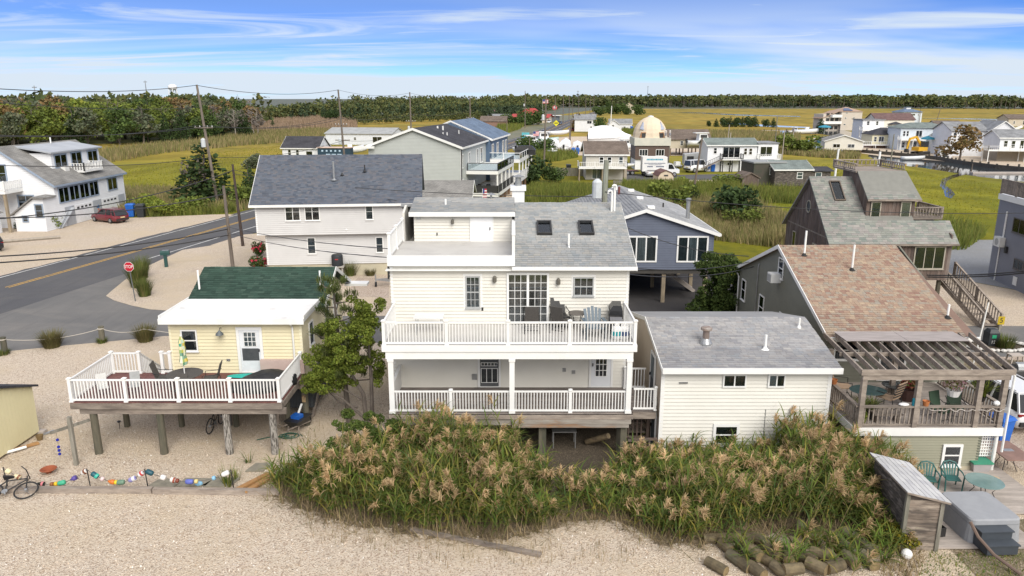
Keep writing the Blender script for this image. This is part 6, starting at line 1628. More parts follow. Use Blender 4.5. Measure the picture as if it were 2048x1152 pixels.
# - sage and blue duplex with glass railed balconies
def duplex():
 T=thing('sage_duplex','long sage grey and navy duplex on piles with glass railed balconies','house',(-19.0,100.6,0),R(-8.6))
 w,ZE,ZR,z0=12.4,7.75,10.0,1.6
 W=MB().box(0,0,z0,w,18.2,ZE)
 W.prism([(0,0,ZE+.001),(w,0,ZE+.001),(w/2,0,ZR)],(0,.1,0));W.build('sage_wall',W_SAGE,T)
 N_=MB().box(.8,18.21,z0,w+.6,36,ZE+.1);N_.prism([(.8,18.21,ZE+.101),(w+.6,18.21,ZE+.101),(w/2+.7,18.21,ZR+.4)],(0,.1,0));N_.build('navy_wall',W_NAVY,T)
 def gr(x0,x1,y0,y1,ze,zr,mat,nm):
  c=(x0+x1)/2;s=(zr-ze)/(c-x0);o=.4
  MB().prism([(x0-o,y0,ze-s*o+.15),(c,y0,zr+.15),(c,y1,zr+.15),(x0-o,y1,ze-s*o+.15)],(0,0,-.15)).prism([(x1+o,y0,ze-s*o+.15),(x1+o,y1,ze-s*o+.15),(c+.004,y1,zr+.15),(c+.004,y0,zr+.15)],(0,0,-.15)).build(nm,mat,T)
  MB().prism([(x0-o,y0-.04,ze-s*o+.2),(c,y0-.04,zr+.2),(x1+o,y0-.04,ze-s*o+.2),(x1+o,y0-.04,ze-s*o-.12),(c,y0-.04,zr-.12),(x0-o,y0-.04,ze-s*o-.12)],(0,.035,0)).box(x1+o+.002,y0,ze-s*o-.1,x1+o+.06,y1,ze-s*o+.14).box(x0-o-1.2,y0-.3,ze-s*o-.1,x0+1.0,y0-.05,ze-s*o+.2).build('fascia',VINYL,T)
 gr(0,w,-.35,18.2,ZE,ZR,R_DARK,'charcoal_roof');gr(.8,w+.6,18.25,36.4,ZE+.1,ZR+.4,R_BLUE,'blue_roof')
 window(T,(6.2,-.01,3.9),FX,FN,.9,1.7,rows=2,fw=.14,sill=False)
 for x in(4.6,6.0):MB().lathe([(.05,-.12),(.13,-.1),(.13,0)],(x,-.05,6.6),8,axis='Y').build('flood_lamp',VINYL,T)
 for y,z,hh,ww in((1.0,4.9,1.9,.8),(1.0,1.9,1.6,.8),(5.2,5.0,1.8,1.2),(10.8,4.6,2.3,1.2),(13.5,4.6,2.3,1.8)):
  window(T,(w+.01,y,z),(0,1,0),(1,0,0),ww,hh,cols=1 if ww<1 else 2,fw=.13,sill=False)
 for y in(20,24.5,30,33):window(T,(w+.61,y,4.8),(0,1,0),(1,0,0),1.6,2.2,cols=2,fw=.13,sill=False)
 MB().box(w+.001,-.02,z0,w+.12,.1,ZE).build('corner_trim',VINYL,T)
 MB().tube([(w+.35,-.2,ZE-.1),(w+.2,-.1,ZE-.5),(w+.18,-.1,z0)],.07,6).build('downspout',BLACK,T)
 x0,x1=w+.65,w+4.4
 for nm,ya,yb,zu,zl in(('sage',3.5,17.8,4.4,1.4),('navy',18.3,33.5,4.75,1.75)):
  e=.9 if nm=='navy' else 0
  for z in(zu,zl):MB().box(w+.02 if nm=='sage' else w+.62,ya,z-.45,x1+e,yb,z).build('balcony',VINYL,T)
  for k in range(5):
   y=ya+.2+k*(yb-ya-.4)/4
   MB().box(x1+e-.22,y-.1,zl,x1+e-.02,y+.1,zu-.45).build('balcony_post',VINYL,T)
   MB().box(x1+e-.35,y-.14,-.1,x1+e-.07,y+.14,zl-.45).build('pile',pm('brown_pile',(.16,.10,.06)),T)
  railm=BLACK if nm=='sage' else VINYL
  for z,solid in((zu,False),(zl,nm=='navy')):
   g=MB();f=MB()
   segs=[((w+.2,ya+.05),(x1+e-.05,ya+.05)),((x1+e-.05,ya+.05),(x1+e-.05,yb-.05))]
   for a,b in segs:
    L=math.dist(a,b);n=max(1,int(L/2.4))
    f.bar((*a,z+1.02),(*b,z+1.02),.1,.08);f.bar((*a,z+.08),(*b,z+.08),.08,.06)
    for i in range(n+1):
     p=[a[j]+(b[j]-a[j])*i/n for j in(0,1)];f.box(p[0]-.05,p[1]-.05,z,p[0]+.05,p[1]+.05,z+.98)
    g.bar((*a,z+.55),(*b,z+.55),.02,.82)
   rl=f.build('railing',railm,T);g.build('rail_panel',VINYL if solid else(pm('black_mesh',(.03,.03,.03))if z==zl else GLASSR),rl)
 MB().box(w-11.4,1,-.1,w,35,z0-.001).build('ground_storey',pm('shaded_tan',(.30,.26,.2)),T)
 for x,y in((7.2,9),(7.9,9.3),(9.6,12),(9.4,5.5),(8.9,5.2)):MB().cyl((x,y,8.6),(x,y,10.1 if x<8 else 9.4),.12 if x<8 else.07,n=8).build('vent_pipe',VINYL,T)
 return T
dx=duplex()
def lounge(x,y,z,rz,lab):
 t=thing('outdoor_chair',lab,'chair',(x,y,z),rz)
 MB().box(-.4,-.35,.2,.4,.35,.36).build('seat',BLACK,t);MB().box(-.4,.3,.36,.4,.42,.95).build('backrest',BLACK,t)
 for s in(-.42,.36):MB().box(s,-.35,.0,s+.06,.35,.6).build('armrest',BLACK,t)
lounge(-4.2,104.5,1.42,2.2,'dark cushioned armchair at the wall end of the lower sage balcony');lounge(-3.0,104.2,1.42,.9,'dark round armchair nearer the post of the lower sage balcony')
t=thing('covered_grill','long barbecue under a black cover on the upper navy balcony','barbecue',(2.2,126.5,4.76),R(-8))
MB().box(-1.7,-.5,0,1.7,.5,.8).build('cabinet',BLACK,t);MB().loft([[(-1.8,-.55,.8),(1.8,-.55,.8),(1.8,.55,.8),(-1.8,.55,.8)],[(-1.1,-.4,1.5),(1.1,-.4,1.5),(1.1,.4,1.5),(-1.1,.4,1.5)]]).build('cover',BLACK,t)
# - other houses
house('grey_annex','low grey building with a streaked grey roof tucked behind the slate roofed house','house',(-13.0,77.2,0),R(-1),8.6,5.6,4.0,1.35,W_PALEB,R_OLD,trim=TRIM,wins=(('f',5.6,2.7,.9,.8),('r',1.0,2.6,.8,1.2),('r',2.7,2.1,1.1,1.7)))
house('white_garage','small white garage with a dark grey roof behind the slate roofed house','garage',G(566,320),R(-6),8.6,7.5,2.8,2.3,W_WHITE,R_DARK,trim=TRIM,wins=(('f',1.3,.9,.8,1.5),('f',3.2,.9,.8,1.5),('f',5.6,.2,1.6,1.9,1,1),('r',2.8,2.6,.5,.8)))
house('white_warehouse','long low white shed at the edge of the left marsh','shed',G(652,289),R(-9),21,13,3.3,1.5,pm('white_metal_wall',(.68,.71,.75)),pm('grey_metal_roof',(.36,.37,.37),(.28,.29,.29),scale=.6),wins=(('f',5,1.4,.9,.9),('f',9,1.4,.9,.9),('f',15,.3,3,2.2,2,1)))
T=thing('water_tank','short pale metal tank against the white shed','tank',G(668,288));MB().lathe([(1.9,0),(1.9,3.2),(1.7,3.4),(.1,3.9)],n=16).build('shell',pm('white_metal_wall',(.68,.71,.75)),T);MB().lathe([(1.93,1.5),(1.93,1.6)],n=16).build('hoop',GREYP,T)
T=house('deck_house','grey house with a brown roof and a white railed deck near the boatyard','house',G(1171,359),R(-1.5),7.2,9.5,4.35,1.9,sidingfar('warm_grey_boards',(.47,.45,.40),.2),R_BROWN,trim=TRIM,wins=(('f',2.3,2.75,.8,1.2),('f',3.7,2.75,.8,1.2),('f',5.7,2.7,.8,1.3,1,2,SHEER),('f',1.1,.1,1.7,1.9,2,1,SHEER)))
fdeck(T,-1.4,-2.6,6.9,-.03,2.3,TRIM,sides='flr',legmat=pm('tan_pile',(.33,.27,.19)))
T=house('dome_house','brown boarded house topped by an unfinished cream dome','house',G(1269,339),R(-1),6.7,6.8,4.7,0,W_BROWN,pm('brown_underlay',(.2,.13,.1)),z0=2.0,over=.0,wins=(('f',.8,2.7,1.7,1.3,3,1),('f',4.1,2.7,1.7,1.3,3,1)))
MB().box(-.25,-.25,4.71,6.95,7.0,6.2).build('parapet_band',pm('cream_band',(.58,.56,.48),(.5,.5,.44),scale=.8),T)
MB().box(.1,.3,-.1,6.6,6.7,1.99).build('lower_wall',W_WHITE,T)
_dm=pm('cream_dome_skin',(.66,.555,.42),(.61,.51,.385),scale=1.2,rough=.8)
MB().lathe([(3.5*math.cos(a),4.05*math.sin(a))for a in[i*PI/2/7 for i in range(7)]]+[(.55,4.03)],(3.35,3.5,6.2),16).build('dome',_dm,T)
MB().lathe([(.6,0),(.6,.16),(.1,.3)],(3.35,3.5,10.2),12).build('dome_cap',pm('white_cap',(.7,.72,.74)),T)
for sx in(-1,1):
 cx=3.35+sx*1.75
 d_=MB().prism([(cx-.75,.35,6.21),(cx+.75,.35,6.21),(cx+.45,.35,7.3),(cx-.45,.35,7.3)],(0,1.6,0)).build('dormer_opening',pm('raw_timber',(.42,.22,.10),(.3,.15,.07),scale=3),T)
 MB().box(cx-.4,.33,6.25,cx+.4,.349,7.15).build('opening',DARK,d_)
 MB().prism([(cx-.7,.95,7.95),(cx,.75,7.7),(cx+.7,.95,7.95),(cx,1.75,9.3)],(0,.25,.08)).build('dome_skylight',pm('skylight_grey',(.25,.28,.36),rough=.2),T)
house('pile_house','tan house with a brown roof raised on piles behind the dome house','house',G(1338,311),R(-1),10,9,4.0,2.1,W_TAN,R_BROWN,z0=1.75,pile=(pm('brown_pile',(.16,.10,.06)),4,3),wins=(('f',2.6,2.5,.8,1.1),('f',5.2,2.3,.8,1.3)))
T=house('stair_house','white house with an outside stair, balconies and a grey green roof by the back street','house',G(1413,343),R(1),9.6,6.5,5.05,1.1,W_WHITE,R_GREENG,trim=TRIM,wins=(('f',1.1,3.4,.7,1.2),('f',7.0,3.2,.7,1.3,1,2,pm('red_blind',(.2,.09,.08))),('f',8.0,3.2,.7,1.3,1,2,MATS['red_blind']),('f',3.9,1.15,1.0,.6,2,1),('f',2.9,2.65,3.4,2.1,3,1)))
fdeck(T,2.5,-1.6,6.5,-.04,2.5,TRIM,rail=BLACK,sides='flr',legmat=BLACK,sp=.35,bw=.04)
railing(T,(2.5,-1.55,2.5),(-1.0,-1.55,.9),.9,BLACK,sp=.35,posts=(0,1),bw=.04);MB().bar((2.5,-1.1,2.4),(-1.0,-1.1,.75),.9,.12).box(-2.6,-1.7,.7,-1.0,-.3,.85).build('stair',WOOD,T)
T2=house('white_wing','flat roofed white wing with sliding door and balcony right of the stair house','house',(G(1413,343)[0]+9.9,G(1413,343)[1]+.5,0),R(1),3.9,6,5.3,0,W_WHITE,R_GREY,over=.2,wins=(('f',.4,2.9,2.4,1.9,2,1),('f',1.6,1.0,.55,.7),('f',2.3,1.0,.55,.7)))
fdeck(T2,-.1,-1.5,4.0,-.04,2.4,TRIM,rail=TRIM,sides='flr',legmat=BLACK,sp=.35)
SHK=pm('black_worn_boards',(.05,.045,.042),(.10,.085,.075),scale=2,stretch=(1,1,4),rough=.9,dirt=(.23,.2,.18),dirt_scale=2.2,dirt_lo=.5,dirt_hi=.66)
SHK0=pm('dark_green_boards',(.055,.06,.045),(.075,.065,.055),scale=1.2,rough=.9)
house('shack_tower','tall dark green black hut at the left of the tumbledown shack','shack',G(1505,371),R(6),5.4,5,3.6,.0,SHK0,pm('grey_tin',(.3,.31,.31)),over=.15,wins=(('f',2.7,1.7,.95,1.3,1,2,SHEER),))
house('tumbledown_shack','tumbledown shack of peeling dark boards with a green grey roof','shack',G(1548,373),R(3),6.0,6,2.7,1.15,SHK,R_GREENG,trim=TRIM,over=.3,wins=(('f',3.6,1.2,1.0,1.1,1,2,SHEER),))
house('shack_lean_to','lean-to at the right of the tumbledown shack with a boarded window and blue door','shack',G(1592,372),R(3),5.6,4.5,2.4,.4,SHK,R_DARK,over=.35,wins=(('f',.2,1.0,.95,1.2,1,1,pm('plywood',(.5,.36,.2))),('f',1.3,1.0,.95,1.2),('f',3.0,.2,1.1,2.0,1,1,pm('pale_blue_door2',(.42,.52,.62)))))
house('grey_shed','small unpainted grey shed with a rusty brown roof in the marsh grass','shed',G(1482,379),R(9),2.9,3.2,1.75,.75,BROWNW,R_BROWN,ridge='y',over=.2)
T=thing('barn_shed','cream garden barn with a brown gambrel roof beside the pickup truck','shed',G(1331,371),R(4))
_g=[(-1.25,0),(1.25,0),(1.25,1.45),(.85,2.05),(0,2.4),(-.85,2.05),(-1.25,1.45)]
MB().prism([(x,0,z)for x,z in _g],(0,3.4,0)).build('wall',pm('cream_panel',(.62,.52,.40),(.57,.48,.36)),T)
_r=MB()
for a,b in zip(_g[2:],_g[3:]):_r.prism([(a[0]*1.06,-.15,a[1]+.03),(b[0]*1.06,-.15,b[1]+.03),(b[0]*1.06,-.15,b[1]+.13),(a[0]*1.06,-.15,a[1]+.13)],(0,3.7,0))
_r.build('roof',pm('rust_brown_roof',(.16,.075,.06),(.12,.055,.045)),T);MB().box(-.35,-.03,1.5,.35,-.002,1.75).build('window',DARK,T)
T=house('far_white_house','white house with a grey roof and low wing beside the main road','house',G(1149,263),R(-5),8.8,9,5.0,2.0,W_WHITE,R_GREY,wins=(('f',5.2,3.2,2.0,1.3,2,1),('f',6.6,1.0,.8,1.2)))
house('far_white_house','white gabled house with dormers by the golden marsh, right of the roadside white house','house',G(1219,261),R(-4),9.6,7,2.9,1.9,W_WHITE,R_GREY,wins=(('f',2.8,.5,1.2,1.2),('f',6,.8,1,1)),trim=TRIM)
house('far_white_house','gable fronted white wing of the house by the golden marsh','house',G(1217,263),R(-4),4.2,6,3.2,1.5,W_WHITE,R_GREY,ridge='y',wins=(('f',1.4,1.6,.9,1.2),),trim=TRIM)
house('red_roofed_restaurant','cream restaurant with a high red roof by the main road','restaurant',G(1024,245),R(-12),21,14,3.0,1.6,pm('cream_panel',(.62,.52,.40)),pm('red_metal_roof',(.40,.045,.04),(.32,.04,.035),scale=.4),over=1.0,wins=(('f',3,.6,3,1.6,3,1),('f',12,.6,4,1.6,3,1)))
house('red_roofed_restaurant','steep red roofed upper hall rising behind the restaurant front','restaurant',G(1042,241),R(-12),10,12,4.5,3.0,pm('cream_panel',(.62,.52,.40)),MATS['red_metal_roof'],over=.6,hip=2.0)
T=house('filling_station','white flat canopy building beside the red roofed restaurant','canopy',G(1085,243),R(-12),9.5,6,3.4,0,pm('shop_glass',(.15,.17,.19)),pm('white_canopy',(.75,.76,.77)),over=1.2)
house('brown_low_house','low brown building with a grey brown roof left of the restaurant','house',G(960,253),R(-8),13,9,2.6,2.3,pm('brick_brown',(.25,.15,.11)),R_BROWN)
house('grey_low_house','grey roofed low white building behind the brown one','house',G(975,245),R(-8),13,9,2.8,1.8,W_WHITE,R_GREY)
house('far_brick_house','red roofed far house at the wood edge above the brown building','house',G(976,241),R(-8),7,7,4,2.5,pm('brick_brown',(.25,.15,.11)),R_MAROON,hip=2)
house('far_tan_house','tan gabled house alone among dark trees on the far marsh','house',G(1248,227),R(-6),9,9,6.2,3.0,W_TAN,pm('tan_roof',(.5,.38,.26)),ridge='y')
T=house('beige_tower_house','tall beige three storey house with white balconies and solar panels across the lagoon','house',G(1680,261),R(6),9.5,11,8.0,1.9,W_TAN if False else sidingfar('beige_boards',(.56,.50,.43),.25),pm('orange_tan_roof',(.40,.28,.20),(.33,.22,.16)),hip=4.2,wins=(('f',1.5,5,.9,.6,1,1),('f',5.5,4.8,.6,1,1,1),('f',1.2,2.3,1.1,.6,1,1),('f',5.3,2.3,1.1,.6,1,1),('f',1.8,7.2,1,.5,1,1)))
MB().hexa([(.8,.4,8.45),(5.2,.4,8.45),(4.6,3.2,9.4),(2.4,3.2,9.4),(.8,.4,8.55),(5.2,.4,8.55),(4.6,3.2,9.5),(2.4,3.2,9.5)]).build('solar_panel',pm('solar_blue',(.05,.08,.17),rough=.2),T)
MB().box(-7.5,1.5,0,-.01,10,7.0).build('wing_wall',MATS['beige_boards'],T);MB().prism([(-8.4,1.0,5.0),(-.3,1.0,8.2),(-.3,10,8.2),(-8.4,10,5.0)],(0,0,.2)).build('wing_roof',MATS['orange_tan_roof'],T)
for z,xa in((5.6,-4.5),(2.8,-9.5)):MB().box(xa,-.8,z,-.02,1.4,z+1.15).build('balcony',TRIM,T)
for z in(.4,3.9,6.0):
 for k in range(3):MB().box(-6.2+k*2.1,1.46,z,-4.7+k*2.1,1.495,z+1.4).build('window',DARK,T)
T=house('plum_roofed_house','cream house with a long plum brown roof on the lagoon','house',G(1748,278),R(-3),13,9,6.6,2.0,W_IVORY,R_MAROON,wins=(('f',1.2,4.2,1.2,1.4),))
T=house('white_balcony_house','white balconied house front at the left of the plum roofed house','house',G(1721,287),R(-3),6.5,8,7.2,0,W_WHITE,R_GREY,wins=(('f',1.2,5.6,.9,1.3),('f',4.0,5.6,.8,1.3),('f',1.0,2.8,1,1.6),('f',4,2.8,1,1.6)))
fdeck(T,-.8,-2.4,7.2,-.03,4.2,TRIM,sides='flr',sp=.6);fdeck(T,-.8,-2.4,4.0,-.03,1.9,TRIM,sides='flr',sp=.6)
T=house('yellow_house','soft yellow house with a dark hipped roof on the lagoon bank','house',G(1742,296),R(-4),8.8,8,3.7,1.9,W_YEL,R_DARK,hip=3.6,z0=.9,wins=(('f',.5,1.8,.8,1.4),('f',1.8,1.6,1.5,1.7,2,1),('f',5.0,1.9,.8,1.4)))
MB().box(.2,.2,0,8.6,7.8,.89).build('brick_base',pm('brick_brown',(.25,.15,.11)),T);fdeck(T,-3,-1.6,4.2,-.04,1.0,TRIM,sides='fl',sp=.5)
house('cupola','small yellow lookout tower with a dark cap behind the yellow house','tower',G(1780,285),R(-4),3.4,3.4,5.6,.9,W_YEL,R_DARK,hip=1.6,wins=(('f',.3,4.4,.5,.6,1,1),('f',1.1,4.4,.5,.6,1,1),('f',1.9,4.4,.5,.6,1,1),('f',2.7,4.4,.5,.6,1,1)))
T=house('pale_blue_house','pale blue two storey house with a green grey hipped roof and deck on the lagoon','house',G(1797,300),R(-5),13.4,9,5.9,1.4,W_PALEB,R_GREENG,hip=4,over=.5,wins=(('f',.6,3.7,.7,1.5),('f',1.5,3.7,.7,1.5),('f',4.0,3.3,1.7,2.0,2,1),('f',9.2,4.6,.5,.8,1,1),('f',11.2,4.1,.8,1.4),('f',.6,.6,.9,1.6),('f',1.8,.4,1.2,1.9),('f',3.4,.4,1.2,1.9),('f',5.0,.6,.9,1.6)))
fdeck(T,-.6,-2.2,6.0,-.04,2.9,TRIM,sides='flr',sp=.5)
T=house('octagon_house','pale blue house with a lantern roof far out on the golden marsh','house',G(1803,246),R(4),11.5,11,6.0,2.0,W_PALEB,R_BLUE,hip=4.5,over=.6,wins=(('f',1.6,4,.9,1.2),('f',5,4,2.4,1.2,3,1),('f',9,4,.6,.9),('f',4.4,.8,1.1,1.6),('f',6.4,.8,1.1,1.6)))
MB().box(4.4,4.2,7.6,7.1,6.8,8.6).build('lantern',W_WHITE,T);MB().box(4.0,3.8,8.601,7.5,7.2,8.8).build('lantern_roof',R_BLUE,T)
house('gable_hut','small white gable fronted cabin left of the big white lagoon house','cabin',G(1872,303),R(-6),4.3,6,4.0,1.4,W_WHITE,R_GREY,ridge='y',trim=TRIM,wins=(('f',1.0,2.0,1.9,1.5,2,1),))
house('white_shed','small white shed with a pitched roof at the bulkhead','shed',G(1878,316),R(-6),2.8,3,2.5,.5,W_WHITE,R_GREY,ridge='y',wins=(('f',.6,.1,1.3,2.0,1,1,SHEER),))
T=house('white_lagoon_house','large white gabled house behind the spreading tree on the lagoon','house',G(1897,312),R(-7),8.2,11,6.1,1.9,W_WHITE,R_GREY,over=.35,wins=(('f',.4,4.3,.8,1.4),('f',3.0,4.3,.8,1.4),('f',6.0,4.1,1.1,1.6)))
house('white_gable_wing','tall white gable wing at the right of the large lagoon house','house',(G(1897,312)[0]+8.0,G(1897,312)[1]-2.6,0),R(-7),5.6,11,6.4,2.0,W_WHITE,R_GREY,ridge='y',trim=TRIM,wins=(('f',.4,4.5,.9,1.2),('f',3.6,4.5,.9,1.2),('f',3.7,1.9,.5,.9)))
T=house('deck_house_right','white lagoon house on posts with a long railed deck at the right edge','house',G(1994,322),R(-8),16,8,5.2,1.6,W_WHITE,R_GREY,z0=2.6,trim=TRIM,wins=(('f',.8,3.1,.9,1.5),('f',2.4,2.9,.9,1.7),('f',4.2,2.8,.9,1.9,1,1),('f',5.6,3.1,1.2,1.3)))
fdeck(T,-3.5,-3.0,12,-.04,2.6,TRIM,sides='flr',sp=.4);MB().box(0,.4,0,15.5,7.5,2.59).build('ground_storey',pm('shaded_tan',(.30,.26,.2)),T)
house('stilt_cabin','small ivory cabin on stilts beside the lagoon bend','cabin',G(1648,305),R(-14),9.2,7.5,2.95,1.5,W_IVORY,R_OLD,ridge='y',z0=.75,over=.3,pile=(pm('brown_pile',(.16,.10,.06)),4,2),trim=TRIM,wins=(('f',2.0,1.3,1.8,1.0,2,1,pm('brown_blind',(.2,.11,.04))),('f',5.6,1.3,1.7,1.0,2,1,MATS['brown_blind']),('l',2,1.3,.6,.9)))
T=house('far_stilt_house','tan house with brown roof and white stair at the far right marsh edge','house',G(2014,262),R(-4),13,9,5.2,1.6,W_TAN,R_BROWN,z0=2.0,wins=(('f',2,3.0,.8,1.2),('f',6,2.6,3,1.9,3,1)))
MB().bar((5,-1.5,2),(0,-1.5,0),1.2,.8).build('stair',TRIM,T)
for i,(a,b,c_)in enumerate(((1845,268,'low white flat roofed building between the lagoon houses and the golden marsh'),(1868,262,'low pale building with a brown roof edge beyond the pale blue house'))):
 house('low_white_building',c_,'building',G(a,b),R(-4),11,6,3.0,0 if i==0 else 1.2,W_PALEB,R_GREY if i==0 else R_BROWN)
BK=thing('bulkhead','dark timber bulkhead of posts along the lagoon bank','bulkhead',G(1742,307))
_bl=gp((1690,302),(1742,307),(1800,312),(1870,319),(1925,329),(1990,337),(2080,345));_o=Vector((*G(1742,307),0));_m=MB()
for a,b in zip(_bl,_bl[1:]):_m.bar((a[0]-_o.x,a[1]-_o.y,.35),(b[0]-_o.x,b[1]-_o.y,.35),.25,.9)
_m.build('bulkhead_wall',pm('tarred_wood',(.055,.048,.04),(.09,.08,.065),scale=2),BK)
_pm_=MB().cyl((0,0,-.1),(0,0,1.15),.2,n=8).mesh('bulkhead_post',pm('tarred_wood',(.055,.048,.04)))
for i,p in enumerate(dense(_bl,1.9)):inst(_pm_,'bulkhead_post',BK,TR(p[0]-_o.x+.15,p[1]-_o.y-.2,0,0,1,1,.85+.3*((i*7)%5)/5))
T=thing('jetty','low timber jetty on dark posts beside the beige house','jetty',G(1600,266));MB().box(-16,-1,.9,10,1,1.1).build('jetty_deck',PALEDECK,T)
for i in range(9):MB().cyl((-15+i*3,-.9,-.1),(-15+i*3,-.9,1.6),.2,n=6).build('jetty_post',MATS['tarred_wood'],T)
T=thing('floating_dock','pale floating dock on the lagoon below the right hand deck','dock',G(2000,347));MB().box(-5.5,-.6,0,5.5,.6,.28).build('dock_deck',PALEDECK,T);MB().cyl((-5,.8,0),(-5,.8,1.8),.1).build('dock_pile',POLEW,T)
# - poles and wires
POLES=[]
def pole(lab,px,py,h,lean=0.0,r=.15,arms=(),tx=0,mat=None,lamp=0,cat='utility pole',xy=None,name='utility_pole'):
 x,y=xy or G(px,py)
 T=thing(name,lab,cat,(x,y,-.03),0)
 MB().cyl((0,0,0),(lean,0,h),r*1.15,r*.75,8).build('shaft',mat or POLEW,T)
 for z,L in arms:
  a=MB().box(lean*z/h-L/2,-.26,z-.07,lean*z/h+L/2,-.14,z+.07).build('crossarm',POLEW,T)
  for k in(-.45,-.2,.2,.45):MB().lathe([(.05,0),(.07,.1),(.03,.2)],(lean*z/h+L*k,-.2,z+.071),6).build('insulator',pm('insulator_white',(.6,.6,.58)),a)
 if tx:
  MB().lathe([(.05,0),(.3,.06),(.3,1.0),(.22,1.1),(.08,1.2)],(lean*tx/h-.48,-.1,tx),10).build('transformer',pm('transformer_grey',(.55,.58,.6),rough=.4),T)
 if lamp:
  l=MB().tube([(lean*lamp/h,0,lamp),(lean*lamp/h+1.2,-.1,lamp+.5),(lean*lamp/h+2.2,-.1,lamp+.6)],.05,5).build('lamp_arm',GREYP,T);MB().box(lean*lamp/h+2.0,-.25,lamp+.5,lean*lamp/h+2.8,.05,lamp+.65).build('lamp_head',GREYP,l)
 POLES.append((x,y,h,lean));return T
pole('tall leaning utility pole with a transformer at the marsh edge left of the slate roof',437,415,15.6,-1.25,.19,((10.3,2.4),),7.8)
pole('short bare utility pole beside the green shingled roof',466,537,7.0,-.15,.15)
pole('dark brown utility pole left of the slate roofed house',486,492,7.9,-.3,.14,mat=pm('dark_pole',(.06,.042,.035)))
pole('tall utility pole carrying a bank of grey transformers behind the slate roof',0,0,15.4,-.6,.18,((9.3,2.2),(6.6,2.6)),5.8,xy=(-30.2,137.4))
pole('tall utility pole with one white transformer behind the charcoal roof',0,0,15.2,-.1,.18,((8.8,2.2),),6.6,xy=(-22.8,173.5))
pole('utility pole beyond the blue roofed half of the duplex',0,0,14.4,0,.18,((8.5,2.0),),6,xy=(-11.7,215))
pole('tall utility pole left of the red roofed restaurant',1051,253,17.0,0,.2,((9,2.0),),10,xy=G(1050,256))
pole('tall utility pole in front of the restaurant canopy',1088,334,14.2,.3,.17,((9.5,2.0),),9.5)
pole('utility pole with a pair of grey transformers past the restaurant sign',1110,251,14.5,0,.2,((9.5,2.4),),8.5)
for px,py,h in((1126,246,15),(1138,240,15),(1145,234,14),(1157,232,16),(1171,229,16),(1180,228,15),(1187,228,17)):
 pole('far utility pole in the line receding along the main road',px,py,h,0,.22,((h-5,2.2),))['group']='far utility poles along the main road'
pole('low pole with a street lamp at the left of the boatyard signs',1014,285,7,0,.12)
pole('slim pole in the marsh in front of the boats',1058,330,5.8,.1,.11)
pole('paired brown pole left of the white boats, nearer one',1136,305,8.5,.6,.13);pole('straight pole right beside the slanting one by the white boats',1139,304,8.6,.4,.12)
pole('white pole between the brown deck house and the golden marsh',1220,272,11,.3,.16,mat=WHITEP,cat='pole',name='flag_pole')
pole('leaning brown utility pole in front of the back street',1386,390,8.4,.85,.15,mat=pm('brown_pole',(.17,.13,.10)))
pole('grey utility pole right of the dome house',1336,333,7.6,.25,.13,mat=WOODV);pole('slim grey pole left of the dome house',1260,332,5.6,.1,.09)
pole('pale pole rising behind the stair house roof',1453,312,7.6,.2,.13,mat=PALEDECK,cat='pole');pole('shorter pale pole behind the stair house roof',1458,308,5.4,.1,.12,mat=PALEDECK,cat='pole')
pole('lone utility pole on the marsh between the stair house and the lagoon',1548,314,9.6,0,.13,mat=WOODV);pole('pale lone pole on the marsh left of the stilt cabin',1563,325,7,.1,.12,mat=PALEDECK,cat='pole')
pole('pale pole in the marsh beside the reeds right of the stair house',1583,304,6.6,.1,.12,mat=PALEDECK,cat='pole')
pole('left white pole standing behind the weathered house',0,0,9.3,.3,.12,mat=WHITEP,xy=(30.6,72),cat='pole',name='white_pole');pole('right white pole standing behind the weathered house',0,0,9.2,.3,.13,mat=WHITEP,xy=(33.6,70),cat='pole',name='white_pole')
pole('brown pole behind the weathered house deck',1778,352,7.6,0,.13,mat=WOODV)
pole('weathered green grey utility pole with a big transformer behind the cream house',0,0,10.4,.15,.2,(),8.1,mat=pm('green_grey_pole',(.27,.29,.24),(.2,.2,.16),scale=4,stretch=(2,2,.3),rough=.95),xy=(5.5,45.4))
for px,py,h in((1405,246,6),(1322,240,6)):pass
for lab,px,py,h in(('slanting dark pole on the golden marsh behind the lagoon houses',1872,246,10),('upright dark pole on the golden marsh left of the slanting one',1838,246,8)):pole(lab,px,py,h,1.8 if px>1860 else 0,.16)
def wire(lab,a,b,sag,r=.02):
 a,b=Vector(a),Vector(b);pts=[]
 for i in range(17):
  t=i/16;p=a.lerp(b,t);p.z-=sag*4*t*(1-t);pts.append(tuple(p-a))
 o=MB().tube(pts,r,4).build('power_line',MATS['wire_black']);o.location=a;tag(o,lab,'wire');return o
pm('wire_black',(.03,.03,.032),rough=.5)
def pt(i,z,dx=0):x,y,h,l=POLES[i];return(x+l*z/h+dx,y-.2,z)
def at(px,py,d):x,z=D(px,py,d);return(x,d,z)
for k,(z,dx)in enumerate(((15.5,0),(10.5,-1.0),(10.5,1.0),(6.5,0))):
 nm=('topmost','left arm','right arm','low')[k]
 b0=at(-30,(176,272,270,330)[k],62)
 wire('%s wire running off the left edge from the tall leaning pole'%nm,b0,pt(0,z,dx),.5,.034)
 wire('%s wire from the tall leaning pole to the transformer pole'%nm,pt(0,z,dx),pt(3,min(z,15.3),dx*.9),.9,.034)
 wire('%s wire between the two transformer poles behind the slate roof'%nm,pt(3,min(z,15.3),dx),pt(4,min(z,15),dx*.9),.8,.024)
 wire('%s wire from the white transformer pole toward the blue roof'%nm,pt(4,min(z,15),dx),pt(5,min(z,14.2),dx*.9),.8,.024)
wire('upper wire pair crossing the wood from the left edge',at(-30,203,60),pt(0,12.8),.4,.026)
